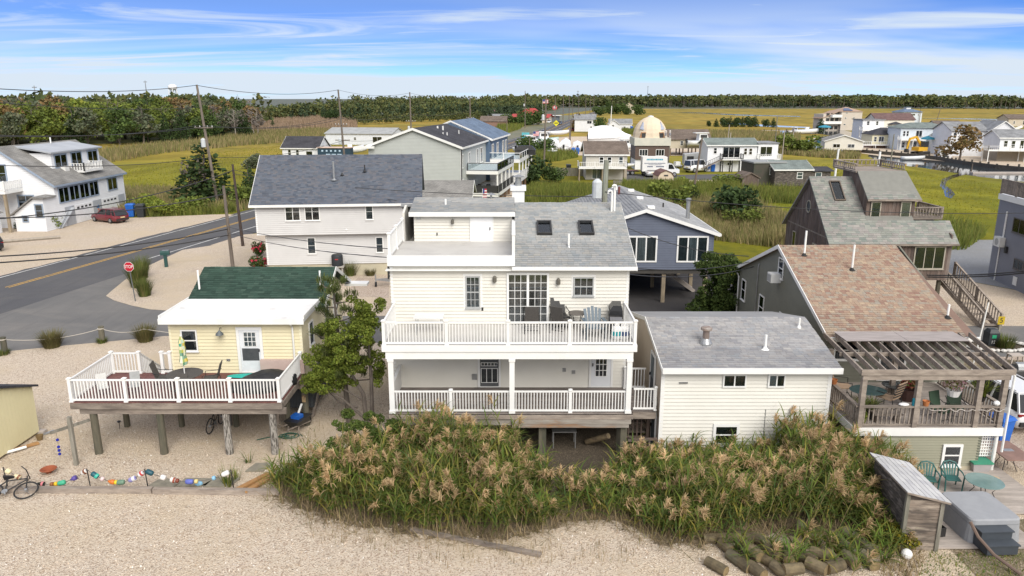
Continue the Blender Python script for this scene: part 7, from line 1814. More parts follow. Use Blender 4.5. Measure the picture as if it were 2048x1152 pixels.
for lab,a,b,s in(('thick cable crossing the white garage house to the dark brown pole',at(-30,440,50),pt(2,7.3),.7),('thin wire above the thick cable',at(-30,436,52),pt(1,6.3),.5),('cable from the left edge to the short bare pole',at(-30,514,42),pt(1,3.4),.35),('lower cable from the left edge to the short bare pole',at(-30,527,40),pt(1,2.9),.3),('upper service wire in front of the slate roofed house',pt(1,3.6),(-5.2,34.5,7.1),.25),('lower service wire in front of the slate roofed house',pt(1,3.1),(-5.2,33.5,6.9),.3),('service wire over the slate roof',pt(2,7.0),(5.4,45.2,8.2),.5),('wire from the dark brown pole to the slate house eave',pt(2,7.4),(-9,58.5,6.2),.2),('upper wire from the cream house to the olive house',(4.95,33.5,6.5),(13.7,42,4.9),.3),('lower wire from the cream house to the olive house',(4.95,33,6.3),(13.7,41.5,4.7),.35),('service drop from the green grey pole across the slate blue wall',(5.6,45,7.0),(13.7,42.5,5.1),.5),('upper cable over the sand lot to the right edge',(27,47.5,2.8),at(2090,537,42),.15),('lower cable over the sand lot to the right edge',(27,47.4,2.7),at(2090,541,42),.15),('wire across the weathered house dormer',(5.6,45.2,8.5),at(2090,425,52),.5)):
 wire(lab,a,b,s,.04 if 'cable' in lab else.022)
# - sky line: water tower and masts
T=thing('water_tower','white water tower standing above the left wood','water tower',(-258,590,0))
MB().ell((0,0,21.5),(3.4,3.4,2.4),16,8).build('tank',pm('tower_white',(.8,.8,.8)),T,True)
for i in range(5):MB().cyl((3.6*math.cos(i*1.257),3.6*math.sin(i*1.257),0),(2.9*math.cos(i*1.257),2.9*math.sin(i*1.257),20.5),.3,n=6).build('tower_leg',MATS['tower_white'],T)
MB().cyl((0,0,0),(0,0,19.5),.5,n=8).build('riser',MATS['tower_white'],T)
for lab,px,tip,d,r_ in(('thin radio mast above the left wood near the water tower',290,161,900,.9),('faint mast behind the left wood',68,171,700,.7),('thin mast on the horizon above the far treeline',1296,172,1600,.8),('mast with a white head on the horizon above the road',1156,181,1300,.7)):
 x,z=D(px,tip,d);T=thing('radio_mast',lab,'mast',(x,d,0));MB().cyl((0,0,0),(0,0,z),r_,r_*.45,4).build('mast',GREYP,T);MB().box(-2,-.2,z-2,2,.2,z-1.2).build('antenna',GREYP,T)
# === vehicles and boats
CARGL=pm('car_glass',(.015,.018,.02),(.02,.022,.025),rough=.08,spec=.8)
REDL=pm('tail_lamp_red',(.22,.01,.012),rough=.25);CLEARL=pm('head_lamp',(.7,.72,.72),rough=.15)
def paint(n,c):return pm(n,c,tuple(x*.93 for x in c),rough=.28,spec=.6,coat=.6,scale=.7)
def wheels(T,xs,hw,r,w=.22):
 for x in xs:
  for s in(-1,1):
   t=MB().lathe([(r*.62,-w/2),(r*.92,-w/2),(r,-w*.3),(r,w*.3),(r*.92,w/2),(r*.62,w/2)],(x,s*(hw-w/2+.02),r),16,axis='Y').build('wheel',RUBBER,T)
   MB().lathe([(.03,-w*.54),(r*.6,-w*.52),(r*.6,w*.52),(.03,w*.54)],(x,s*(hw-w/2+.02),r),12,axis='Y').build('rim',GREYP,t)
def body_loft(st,L,W):
 rings=[]
 for x,zb,zt,k in st:
  h=W/2*k;X=x*L;m=zb+(zt-zb)*.55
  rings.append([(X,-h*.88,zb),(X,h*.88,zb),(X,h*.98,zb+(zt-zb)*.22),(X,h,m),(X,h*.93,zt),(X,-h*.93,zt),(X,-h,m),(X,-h*.98,zb+(zt-zb)*.22)])
 return MB().loft(rings)
def car(name,label,xy,rz,col,kind='wagon',L=4.75,W=1.84,Hh=1.62,z=0,plate=True):
 T=thing(name,label,{'pickup':'pickup truck','van':'van'}.get(kind,'car'),(*xy,z),rz)
 k=Hh/1.62
 st=[(-.5,.42,.80,.82),(-.475,.28,.99,.95),(-.25,.22,1.0,1),(.1,.22,.98,1),(.2,.22,.96,1),(.4,.25,.88,.96),(.48,.32,.74,.86),(.5,.42,.62,.74)]
 b=body_loft([(x,zb*k,zt*k,h)for x,zb,zt,h in st],L,W).build('body',col,T,True)
 ca={'wagon':(-.485,-.40,.06,.22),'pickup':(-.10,-.07,.10,.24),'van':(-.49,-.47,.22,.34)}[kind]
 zb,zt=.965*k,Hh;hb,ht=W/2*.91,W/2*.74
 x0,x1,x2,x3=(c*L for c in ca)
 MB().hexa([(x0,-hb,zb),(x3,-hb,zb),(x3,hb,zb),(x0,hb,zb),(x1,-ht,zt),(x2,-ht,zt),(x2,ht,zt),(x1,ht,zt)]).build('windows',CARGL,T)
 r=MB().hexa([(x1-.03,-ht-.02,zt-.03),(x2+.03,-ht-.02,zt-.03),(x2+.03,ht+.02,zt-.03),(x1-.03,ht+.02,zt-.03),(x1+.08,-ht+.1,zt+.035),(x2-.08,-ht+.1,zt+.035),(x2-.08,ht-.1,zt+.035),(x1+.08,ht-.1,zt+.035)])
 ro=r.build('roof',col,T)
 pl=MB()
 for s in(-1,1):
  for xb,xt in((x0,x1),(x3,x2),(x0+(x3-x0)*.52,x1+(x2-x1)*.58),(x0+(x3-x0)*.2,x1+(x2-x1)*.2)):
   pl.bar((xb,s*(hb+.005),zb),(xt,s*(ht+.005),zt),.05,.09,(1,0,0))
  if kind=='wagon':pl.bar((x1+.1,s*ht,zt+.08),(x2-.1,s*ht,zt+.08),.04,.04)
 pl.build('pillars',col,T)
 if kind=='pickup':
  MB().box(-.47*L,-W*.40,.8*k,-.115*L,W*.40,1.01*k).build('bed_floor',BLACK,T)
 wheels(T,(-.29*L,.31*L),W/2,.34*k)
 for s in(-1,1):
  MB().box(-.497*L,s*W*.33,.80*k,-.475*L,s*W*.455,.90*k).build('taillight',REDL,T)
  MB().box(.455*L,s*W*.27,.62*k,.492*L,s*W*.42,.75*k).build('headlight',CLEARL,T)
  MB().box(.17*L,s*(W/2+.02),.95*k,.2*L,s*(W/2+.17),1.1*k).build('wing_mirror',col,T)
 MB().box(-.512*L,-W*.42,.38*k,-.49*L,W*.42,.58*k).build('bumper',BLACK if kind!='pickup' else GREYP,T)
 MB().box(-.516*L,-.26,.68*k,-.501*L,.26,.80*k).build('licence_plate',pm('plate_buff',(.65,.55,.3)),T)
 MB().box(-.5*L+.02,-.55,.935*k,-.48*L+.02,.55,.97*k).build('tailgate_trim',BLACK,T)
 return T
P_RED=paint('wine_red_paint',(.16,.012,.02));P_WHITE=paint('white_paint',(.75,.76,.77));P_BLACK=paint('black_paint',(.014,.015,.018));P_NAVY=paint('navy_paint',(.03,.05,.10))
car('red_wagon','dark red estate car parked before the garages of the white house across the road',G(220,443),R(152),P_RED,Hh=1.52)
car('black_car','black car cut off by the left edge on the pale roadside gravel',G(-34,500),R(148),P_BLACK)
car('white_suv','white car parked behind the pergola deck at the right edge',(22.2,31.9),R(94),P_WHITE,Hh=1.72,L=4.8,W=1.92,z=.01)
car('black_car','black car driving on the main road by the boatyard',G(1087,270),R(-101),P_BLACK,Hh=1.75)
car('blue_car','dark blue car on the road in front of the restaurant',G(1120,249),R(-101),P_NAVY,Hh=1.75)
car('white_pickup','white pickup truck seen from behind on the gravel pad by the barn shed',G(1298,352),R(92),P_WHITE,'pickup',5.6,2.0,1.9)
car('white_van','white van with dark side doors in front of the stair house',G(1392,344),R(35),P_WHITE,'van',5.2,2.0,2.35)
car('white_pickup','white pickup between the two far white houses',G(1210,258),R(80),P_WHITE,'pickup',5.6,2.0,1.9)
car('silver_car','pale car at the roadside by the restaurant sign',G(1098,246),R(-101),P_WHITE)
car('red_car','small red car in front of the roadside white house',G(1144,262),R(10),P_RED,Hh=1.4,L=3.6)
T=thing('box_truck','white box truck with blue lettering parked under the dome house','truck',(*G(1282,352),0),R(-1))
b=MB().box(0,-1.15,.95,4.5,1.15,3.55).build('cargo_box',pm('truck_white',(.74,.74,.73)),T)
def txt(body,size,M,mat,parent,name='lettering',ext=.004):
 c=bpy.data.curves.new(name,'FONT');c.body=body;c.size=size;c.align_x='CENTER';c.align_y='CENTER';c.extrude=ext
 q=bpy.data.objects.new('_t',c);COL.objects.link(q);me=bpy.data.meshes.new_from_object(q.evaluated_get(bpy.context.evaluated_depsgraph_get()));bpy.data.objects.remove(q)
 me.materials.clear();me.materials.append(mat);o=bpy.data.objects.new(name,me);COL.objects.link(o);o.parent=parent
 inv=frame(parent);o.matrix_local=(inv@M)if inv is not None else M;return o
m=MB();rr_=random.Random(3);x=.75
while x<3.7:
 w_=rr_.uniform(.12,.3);m.box(x,-1.165,2.95,x+w_,-1.151,3.22);x+=w_+.05
m.build('lettering',pm('truck_teal',(.05,.32,.45)),b)
m=MB()
for z,a,c,hh in((2.35,.35,4.1,.13),(2.1,1.1,3.4,.1),(1.72,.9,1.9,.2),(1.72,2.5,3.9,.2)):
 x=a
 while x<c:w_=rr_.uniform(.06,.2);m.box(x,-1.163,z,x+w_,-1.151,z+hh);x+=w_+.04
m.build('lettering',pm('truck_navy',(.03,.05,.13)),b)
MB().hexa([(4.55,-1.0,.6),(6.7,-1.0,.6),(6.7,1.0,.6),(4.55,1.0,.6),(4.55,-1.0,2.35),(5.5,-.9,2.3),(5.5,.9,2.3),(4.55,1.0,2.35)]).box(5.4,-1.0,.6,6.8,1.0,1.3).build('cab',P_WHITE,T)
MB().hexa([(4.8,-1.02,1.4),(5.9,-1.02,1.4),(5.9,1.02,1.4),(4.8,1.02,1.4),(4.8,-1.0,2.2),(5.45,-.98,2.2),(5.45,.98,2.2),(4.8,1.0,2.2)]).build('windows',CARGL,T);wheels(T,(.9,5.9),1.1,.42,.3);MB().box(.1,-.9,.6,4.6,.9,.949).build('chassis',BLACK,T)
T=thing('flatbed_trailer','low black flatbed trailer hitched behind the box truck','trailer',(*G(1243,349),0),R(-1));MB().box(-.4,-1,.6,3.2,1,.75).box(3.2,-.1,.6,4.0,.1,.72).build('bed',BLACK,T);wheels(T,(1.0,1.9),1.1,.4);MB().box(-.3,-.98,.76,3.0,.98,.82).build('bed_boards',REDDECK,T)
T=thing('camper_trailer','old grey and white camper trailer behind the white van','trailer',(*G(1366,333),0),R(0));MB().loft([[(0,-1,.6),(0,1,.6),(0,1,2.6),(0,-1,2.6)],[(4.2,-1,.5),(4.2,1,.5),(4.2,1,3.0),(4.2,-1,3.0)]]).build('body',pm('camper_grey',(.5,.51,.52)),T);MB().box(.5,-1.03,1.3,1.9,-1.001,2.2).build('window',DARK,T);wheels(T,(2.4,),1.0,.34)
T=thing('garden_cart','small white utility cart beside the camper trailer','cart',(*G(1354,336),0),R(20));MB().box(-.9,-.5,.4,.9,.5,.62).build('tray',pm('camper_grey',(.5,.51,.52)),T);MB().box(-.6,-.45,.63,.5,.45,1.3).build('load',TARP,T);wheels(T,(-.6,.6),.55,.25,.15)
def boat(label,xy,rz,L=6.0,kind='wrap',z=.55,hull=None,name='boat',B=None,group=None):
 T=thing(name,label,'boat',(*xy,0),rz,group);B=B or L*.36;Hh=L*.17
 rings=[]
 for i in range(8):
  s=i/7;hb=B/2*(1-s**3.2)+.03;x=(s-.5)*L;kz=z+Hh*.55*s**4;tz=z+Hh*(1+.35*s*s)
  rings.append([(x,0,kz),(x,hb*.7,kz+Hh*.28),(x,hb,tz),(x,hb*.9,tz),(x,0,tz-.12),(x,-hb*.9,tz),(x,-hb,tz),(x,-hb*.7,kz+Hh*.28)])
 MB().loft(rings).build('hull',hull or pm('hull_white',(.74,.75,.76),rough=.3),T,True)
 if kind=='wrap':
  r2=[]
  for i in range(8):
   s=i/7;hb=(B/2*(1-s**3.2)+.05)*1.04;x=(s-.5)*L;tz=z+Hh*(.8+.35*s*s);pk=z+Hh*(1.3+1.3*math.sin(PI*min(1,s*.9+.18))**.8)
   r2.append([(x,hb,tz),(x,hb*.75,tz+(pk-tz)*.7),(x,0,pk),(x,-hb*.75,tz+(pk-tz)*.7),(x,-hb,tz)])
  MB().loft(r2).build('shrink_wrap',TARP,T)
 elif kind=='cabin':
  c=MB().hexa([(-.18*L,-B*.33,z+Hh),(.16*L,-B*.3,z+Hh),(.16*L,B*.3,z+Hh),(-.18*L,B*.33,z+Hh),(-.16*L,-B*.28,z+Hh*2.3),(.08*L,-B*.26,z+Hh*2.3),(.08*L,B*.26,z+Hh*2.3),(-.16*L,B*.28,z+Hh*2.3)]).build('cabin',pm('hull_white',(.74,.75,.76)),T)
  for s in(-1,1):MB().box(-.13*L,s*B*.325,z+Hh*1.55,.08*L,s*B*.30,z+Hh*2.05).build('window',DARK,c)
  MB().box(-.3*L,-B*.34,z+Hh*2.31,.14*L,B*.34,z+Hh*2.42).build('hard_top',VINYL,c)
 elif kind=='open':MB().box(-.05*L,-B*.12,z+Hh*.8,.08*L,B*.12,z+Hh*1.6).build('console',VINYL,T)
 if kind!='skiff':
  e=MB().box(-.5*L-.5,-.2,z+Hh*.7,-.5*L-.05,.2,z+Hh*1.35).box(-.5*L-.38,-.08,z-.35,-.5*L-.2,.08,z+Hh*.7).build('outboard_motor',BLACK,T)
  if z>.3:
   MB().box(-.42*L,-B*.3,.28,.45*L,-B*.22,.4).box(-.42*L,B*.22,.28,.45*L,B*.3,.4).box(-.2*L,-B*.3,.3,-.17*L,B*.3,.42).build('trailer_frame',GREYP,T);wheels(T,(-.2*L,),B*.46,.33)
 return T
boat('shrink wrapped boat on a trailer, leftmost of the three wrapped ones',G(1110,306),R(78),7.5,B=2.9);boat('shrink wrapped boat with its outboard out, middle of the three wrapped ones',G(1133,305),R(75),7.5,B=2.6);boat('short shrink wrapped boat, rightmost of the three beside the blue bins',G(1154,303),R(88),5.5,B=2.7)
boat('very large boat under a peaked white wrap in the middle of the boatyard',G(1219,292),R(-12),12.5,z=.5,B=4);boat('pale boat right of the big wrapped boat beside the dome house',G(1250,304),R(30),7,'cabin')
boat('white cabin boat nearest the navy balcony',G(1046,307),R(60),7,'cabin');boat('white cabin boat by the boatyard sign',G(1064,298),R(25),8,'cabin');boat('pale green cabin boat with dark engines at the road side of the yard',G(1088,292),R(12),9,'cabin',hull=pm('hull_green',(.45,.58,.55)))
boat('white boat with a dark top behind the bush in the yard',G(1082,303),R(200),8,'open');boat('bare white hull tipped up at the far corner of the boatyard',G(1118,275),R(20),8,'skiff',z=.9);boat('small white boat beside the marsh edge bush',G(1103,313),R(-60),5.5,'open')
boat('white fishing boat on a lift between the pile house and the stair house',G(1404,312),R(10),8,'cabin',z=2.4);boat('white boat moored at the jetty',G(1612,268),R(4),10,'open',z=-.1);boat('small moored boat with a dark canopy left of the white one at the jetty',G(1590,266),R(0),6,'cabin',z=-.1)
boat('small white skiff on the trailer path beside the dome house',G(1266,338),R(40),3.6,'skiff',z=.5);boat('white dinghy tied under the lagoon bulkhead',G(1826,320),R(-10),5,'skiff',z=-.1)
boat('white boat beyond the white lagoon house on the golden marsh',G(1992,251),R(0),8,'open');boat('white boat at the left side of the junk trailers behind the slate roof',G(700,318),R(12),8,'open',z=1.2);boat('tilted white hull at the right of the junk trailers',G(716,314),R(70),6,'skiff',z=1.4)
T=thing('dark_trailer','dark blue box trailer with white shapes on its side behind the slate roof','trailer',(*G(640,322),0),R(-5));b=MB().box(0,-1.2,.5,7.5,1.2,3.0).build('body',pm('trailer_navy',(.02,.05,.08)),T);m=MB()
for i in range(6):m.box(.9+i*1.0,-1.23,2.2,1.3+i*1.0,-1.201,2.55)
for i in range(3):m.box(1.9+i*1.3,-1.23,.8,2.9+i*1.3,-1.201,1.7)
m.build('lettering',pm('pale_blue_print',(.45,.6,.75)),b);MB().box(-.2,-1.4,3.01,7.7,1.4,3.15).build('roof',pm('orange_white',(.66,.5,.42)),T);wheels(T,(5,),1.1,.4)
T=thing('excavator','yellow excavator on the lagoon bank before the pale blue house','excavator',(*G(1840,309),0),R(20));Y_=pm('digger_yellow',(.62,.36,.03))
for s in(-1,1):MB().loft([[(-1.8,s*1.1-.25,.2),(-1.8,s*1.1+.25,.2),(-1.8,s*1.1+.25,.7),(-1.8,s*1.1-.25,.7)],[(1.8,s*1.1-.25,0),(1.8,s*1.1+.25,0),(1.8,s*1.1+.25,.85),(1.8,s*1.1-.25,.85)]]).build('track',BLACK,T)
MB().box(-1.9,-1.1,.95,1.1,1.1,1.9).build('body',Y_,T);MB().box(-.1,-1.1,1.91,1.3,0,3.3).build('cab',CARGL,T);MB().bar((1.0,.4,1.7),(-1.5,.4,4.4),.4,.5).bar((-1.5,.4,4.4),(-3.6,.4,3.9),.4,.5).build('boom',Y_,T);MB().bar((-3.6,.4,4.0),(-4.2,.4,1.4),.3,.4).build('arm',Y_,T);MB().hexa([(-4.7,0,.6),(-3.7,0,.6),(-3.7,.8,.6),(-4.7,.8,.6),(-4.6,0,1.5),(-4.0,0,1.5),(-4.0,.8,1.5),(-4.6,.8,1.5)]).build('bucket',BLACK,T)
T=thing('parasol','teal parasol open over the deck of the pale blue lagoon house','parasol',(*G(1852,306),0));MB().cyl((0,0,0),(0,0,4.4),.06).build('pole',VINYL,T);MB().lathe([(1.7,3.5),(1.5,3.9),(.1,4.4)],n=8).build('canopy',pm('teal_cloth',(.03,.25,.36)),T)
T=thing('parasol','teal parasol by the beige tower house','parasol',(*G(1648,268),0));MB().cyl((0,0,0),(0,0,3.4),.08).build('pole',VINYL,T);MB().lathe([(2.6,2.6),(2.2,3.0),(.1,3.5)],n=8).build('canopy',pm('teal_cloth',(.03,.25,.36)),T)
def bin_(label,xy,z=0,rz=0,mat=None,s=1.0,name='wheelie_bin'):
 T=thing(name,label,'bin',(*xy,z),rz);mat=mat or BLUEP
 MB().hexa([(-.24*s,-.26*s,.04),(.24*s,-.26*s,.04),(.24*s,.26*s,.04),(-.24*s,.26*s,.04),(-.30*s,-.34*s,.95*s),(.30*s,-.34*s,.95*s),(.30*s,.34*s,.95*s),(-.30*s,.34*s,.95*s)]).build('body',mat,T)
 MB().hexa([(-.33*s,-.38*s,.951*s),(.33*s,-.38*s,.951*s),(.33*s,.38*s,.951*s),(-.33*s,.38*s,.951*s),(-.26*s,-.3*s,1.06*s),(.26*s,-.3*s,1.06*s),(.26*s,.3*s,1.06*s),(-.26*s,.3*s,1.06*s)]).build('lid',mat,T);MB().cyl((-.3*s,.4*s,.92*s),(.3*s,.4*s,.92*s),.02).build('handle',mat,T)
 for q in(-1,1):MB().lathe([(.1,-.03),(.1,.03)],(0,0,0),10,axis='X').move(Matrix.Translation((q*.25*s,.28*s,.1))).build('wheel',RUBBER,T)
DKB=pm('black_bin_plastic',(.03,.035,.04),rough=.5)
bin_('bright blue wheeled bin behind the red estate car',G(263,433),0,.2,s=1.5);bin_('dark wheeled bin right of the blue one behind the red estate car',G(283,434),0,.2,DKB,1.5)
bin_('blue wheeled bin below the corner of the pergola deck',(20.35,28.9),.01,.3,s=1.15);bin_('blue bin left of the pair by the wrapped boats',G(1146,308),0,0,s=1.5);bin_('blue bin right of the pair by the wrapped boats',G(1155,308),0,0,s=1.5);bin_('blue bin in front of the stair house',G(1425,343),0,0,s=1.3);bin_('dark bin on the green in front of the deck house',G(1137,345),0,0,DKB,1.5);bin_('blue bin beside the roadside white house',G(1194,262),0,0,s=1.9);bin_('blue bin at the right of the white house by the golden marsh',G(1263,262),0,0,s=1.9);bin_('black bin under the slate blue house at its front pile',(7.05,51.6),.02,0,DKB,1.3)
def msign(label,px,py,h,w,hh,mat,mat2,shape='rect',post=None,name='road_sign'):
 T=thing(name,label,'sign',(*G(px,py),0));MB().cyl((0,0,0),(0,0,h),.07,n=6).build('post',post or GREYP,T)
 m=MB().box(-w/2,-.12,h,w/2,-.08,h+hh)if shape=='rect' else MB().prism([(0,-.12,h-.1),(w/2,-.12,h+hh/2),(0,-.12,h+hh),(-w/2,-.12,h+hh/2)],(0,.04,0))if shape=='dia' else MB().lathe([(w/2,0),(w/2,.1)],(0,-.12,h+hh/2),14,axis='Y')
 p=m.build('sign_panel',mat,T);MB().box(-w*.3,-.135,h+hh*.42,w*.3,-.125,h+hh*.58).build('sign_mark',mat2,p)
msign('yellow diamond warning sign beside the main road',1112,265,2.6,2.4,2.4,pm('sign_yellow',(.72,.66,.02)),BLACK,'dia');msign('teal and cream boatyard sign by the road',1051,287,1.6,2.4,1.8,pm('sign_teal',(.1,.4,.46)),pm('sign_cream',(.7,.62,.4)));msign('round red and white sign of the restaurant',1109,248,7.5,2.6,2.2,pm('sign_red',(.5,.09,.1)),VINYL,'round')
def flag(label,x,y,z0,h,w,hh,stripes=True,pole_=True,rz=0):
 T=thing('flag',label,'flag',(x,y,z0),rz)
 if pole_:MB().cyl((0,0,0),(0,0,h),.03+.01*(h>6),n=6).build('flagpole',VINYL,T)
 rd=pm('flag_red',(.5,.03,.05))
 for i in range(7):MB().box(.03,-.012+.02*(i%2),h-hh+hh*i/7,.03+w,.012+.02*(i%2),h-hh+hh*(i+1)/7-.002).build('stripe',rd if i%2==0 else VINYL,T)
 MB().box(.025,-.03,h-hh*.5,.03+w*.42,.05,h+.002).build('canton',pm('flag_blue',(.03,.05,.2)),T)
flag('red and white striped flag at the restaurant',*G(1085,247),0,13,3.0,2.2);flag('red white and blue flag beside the boatyard boats',*G(1066,300),0,5.0,1.6,1.2);flag('striped flag hanging limp below the sage balcony',-3.0,76.5,3.4,1.6,.4,.95)
# === small things near the houses
def lathe_thing(name,label,cat_,xy,z,prof,mat,n=14,group=None):T=MB().lathe(prof,n=n).build(name,mat);T.location=(*xy,z);tag(T,label,cat_,group);return T
T=thing('stop_sign','red octagonal stop sign on a leaning steel post at the street corner','sign',(*G(271,603),.01));MB().bar((0,0,0),(-.16,.0,2.9),.06,.045).build('post',pm('sign_post',(.13,.14,.14)),T)
oc=[(.335*math.cos(PI/8+i*PI/4),.335*math.sin(PI/8+i*PI/4))for i in range(8)];sx,sz=-.14,2.52
MB().prism([(sx+1.08*a,-.045,sz+1.08*c)for a,c in oc],(0,.012,0)).build('sign_border',VINYL,T);p=MB().prism([(sx+a,-.056,sz+c)for a,c in oc],(0,.01,0)).build('sign_panel',pm('stop_red',(.50,.012,.03),rough=.4),T)
txt('STOP',.25,Matrix.Translation((sx,-.064,sz))@Matrix.Rotation(PI/2,4,'X')@Matrix.Diagonal((1,1.25,1,1)),pm('sign_white',(.82,.82,.82)),p)
T=thing('mailbox','dark green plastic mailbox on a stout post beside the road','mailbox',(*G(333,534),.01),R(14));G_=pm('mailbox_green',(.02,.07,.065));MB().box(-.12,-.14,0,.12,.14,1.05).build('post',G_,T);b=MB().prism([(-.36,-.19,1.05),(-.36,.19,1.05),(-.36,.19,1.28),(-.36,.1,1.42),(-.36,-.1,1.42),(-.36,-.19,1.28)],(.72,0,0)).build('box',G_,T);MB().box(-.2,-.12,1.421,.3,.12,1.45).build('lid_plate',GREYP,b)
BOL=[(10,706),(205,683)];TUF=[(105,696,.95),(290,684,.95)]
for i,(px,py)in enumerate(BOL):
 x,y=G(px,py);T=thing('bollard',('mossy timber bollard at the left edge of the gravel lot','timber bollard with a tuft at its foot between the two round grass clumps')[i],'bollard',(x,y,0));MB().cyl((0,0,-.1),(.02,0,.95),.17,.16,10).build('post',PILE,T);MB().lathe([(.175,.78),(.195,.81),(.175,.84)],n=10).build('rope_ring',pm('rope_pale',(.5,.46,.4)),T)
def tuft(lab,px,py,h,n,mat,r=.25,name='grass_clump',z=.0,lean=.28,xy=None):
 x,y=xy or G(px,py);a=U(0,6.28,n);rr=np.sqrt(U(0,1,n))*r;v,f=ribbons(np.column_stack([rr*np.cos(a),rr*np.sin(a),np.zeros(n)]),a,U(.6,1.05,n)*h,np.full(n,.03),np.abs(NPR.normal(lean*.5,lean,n)),U(.1,.7,n),3,.1)
 o=npobj(name,v,f,mat);o.location=(x,y,z);tag(o,lab,'grass');return o
TG=rampmat('clump_green',[(.07,.10,.02),(.11,.13,.03),(.05,.075,.02),(.19,.16,.06)]);TB=rampmat('clump_olive_brown',[(.13,.11,.045),(.09,.09,.03),(.17,.135,.06),(.07,.08,.025)])
tuft('round browning grass clump on the gravel nearer the left edge',105,694,1.1,700,TB,.42);tuft('round browning grass clump on the gravel beside the yellow cottage',291,682,1.1,700,TB,.4);tuft('small green tuft at the foot of the middle bollard',204,685,.35,200,TG,.3);tuft('small green tuft at the left edge bollard',6,709,.35,200,TG,.35)
tuft('tall feathery green grass beside the stop sign',277,574,2.0,800,TG,.5,lean=.12);tuft('tall green grass behind the stop sign toward the road',284,556,1.9,700,TG,.45,lean=.12);tuft('lower green grass right of the stop sign post',290,592,1.4,500,TG,.4,lean=.15)
tuft('spiky grass clump against the beige foundation of the slate house',702,551,1.5,400,TG,.4);tuft('small dark clump further right against the beige foundation',741,551,.7,300,TB,.35);tuft('green shoots by the last garden stake',455,972,.9,40,LEAF,.2);tuft('few green shoots on the gravel right of the stakes',472,960,.6,25,LEAF,.15);tuft('thin green shoots on the gravel left of the reeds',497,925,.6,20,LEAF,.12)
ropem=pm('rope_pale',(.5,.46,.4))
def rope(lab,a,b,sag,r=.018,mat=None):
 a,b=Vector(a),Vector(b);pts=[]
 for i in range(11):t=i/10;q=a.lerp(b,t);q.z-=sag*4*t*(1-t);pts.append(tuple(q-a))
 o=MB().tube(pts,r,5).build('rope',mat or ropem);o.location=a;tag(o,lab,'rope')
_b=[(*G(10,706),.8),(*G(205,683),.8),(*G(291,684),.8)]
rope('sagging rope between the left edge bollard and the next one',_b[0],_b[1],.28);rope('sagging rope from the middle bollard to the round grass clump',_b[1],_b[2],.22);rope('rope end from the round grass clump to the cottage',_b[2],(-15.2,41.4,.6),.15)
def rose(lab,px,py,h):
 T=tree('rose_bush',lab,G(px,py),h,'bush',1,F_GREEN,'bush',None,.7,z=.0);V,F=leafcards([(0,0,.6,.5,.5,.4)],60,.09,seed=4);o=npobj('blossoms',V*h*.9,F,pm('rose_red',(.45,.03,.06)),parent=T)
rose('rose bush with red blooms at the near left corner of the slate house',520,545,1.5);rose('rose bush with red blooms further back along the slate house',519,512,1.4)
o=MB().cyl((0,0,.14),(4.4,2.6,.14),.16,n=8).build('driftwood_beam',pm('grey_drift',(.34,.3,.25),(.25,.22,.18),scale=4));o.location=(*G(2,486),0);tag(o,'long grey timber lying on the gravel before the white garage house','timber')
T1('green_bush','low green bush beside the garage of the white house',(105,457),1.7,'bush',1,F_OLIVE,1.1,'bush');T1('green_bush','reddish low bush left of the green one by the white house',(78,459),1.4,'bush',2,F_RUST,1.1,'bush');T1('slim_conifer','slim dark conifer by the entry porch of the white house',(47,456),2.6,'cone',0,F_CEDAR,1.2)
T=thing('trailer_tongue','galvanised boat trailer nose with a jack wheel on the gravel behind the cottages','trailer',(*G(752,574),.02));MB().bar((0,0,.55),(2.2,.6,.55),.1,.12).bar((.2,0,.55),(1.9,-.5,.5),.08,.1).build('frame',GREYP,T);MB().lathe([(.2,-.06),(.2,.06)],(0,0,.2),12,axis='X').build('wheel',RUBBER,T);MB().box(.9,.1,.6,1.15,.4,1.6).build('winch_post',BLACK,T);MB().cyl((0,0,.2),(0,0,.95),.05).build('jack',GREYP,T)
def shed():
 T=thing('yellow_shed','pale yellow wooden shed with a dark roof cut by the left edge','shed',(-21.7,29.4,0),worldco=True);Yp=pm('shed_yellow',(.72,.66,.42),(.68,.62,.39),scale=.8);a=G(78,862,.12);b=G(-60,955,.12)
 A,B_=Vector((*a,.12)),Vector((*b,.12));u=(B_-A).normalized();n=Vector((-u.y,u.x,0));n=n if n.x<0 else-n;L=4.4;Dp=3.0
 P=lambda s,t,z:tuple(A+u*s+n*t+Vector((0,0,z)))
 zt=2.05
 MB().hexa([P(0,0,0),P(L,0,0),P(L,Dp,0),P(0,Dp,0),P(0,0,zt),P(L,0,zt),P(L,Dp,zt),P(0,Dp,zt)]).prism([P(0,0,zt+.001),P(L,0,zt+.001),P(L/2,0,zt+.75)],n*Dp).build('wall',Yp,T)
 ub=ubox(Yp);ang=math.atan2(u.y,u.x)
 for i in range(22):
  s=.1+i*.2;top=zt+.75*(1-abs(s-L/2)/(L/2));q=P(s,-.012,0);inst(ub,'siding_board',T,TR(q[0],q[1],.12,ang,.19,.02,top-.03))
 for s0,s1,z0,z1 in((-.15,L/2,zt-.06,zt+.78),(L+.15,L/2,zt-.06,zt+.78)):MB().prism([P(s0,-.2,z0),P(s1,-.2,z1),P(s1,-.2,z1+.09),P(s0,-.2,z0+.09)],n*(Dp+.3)).build('roof',R_DARK,T)
 for t in(.3,2.6):MB().bar(P(-.2,t,-.06),P(L,t,-.06),.3,.12).build('skid',PALEDECK,T)
shed()
o=MB().box(-.9,-.12,0,.9,.12,.05).build('plank',pm('fresh_board',(.40,.22,.09),(.32,.17,.07),scale=4));o.location=(*G(28,902),.03);o.rotation_euler=(0,0,.8);tag(o,'orange brown board lying under the edge of the yellow shed','board')
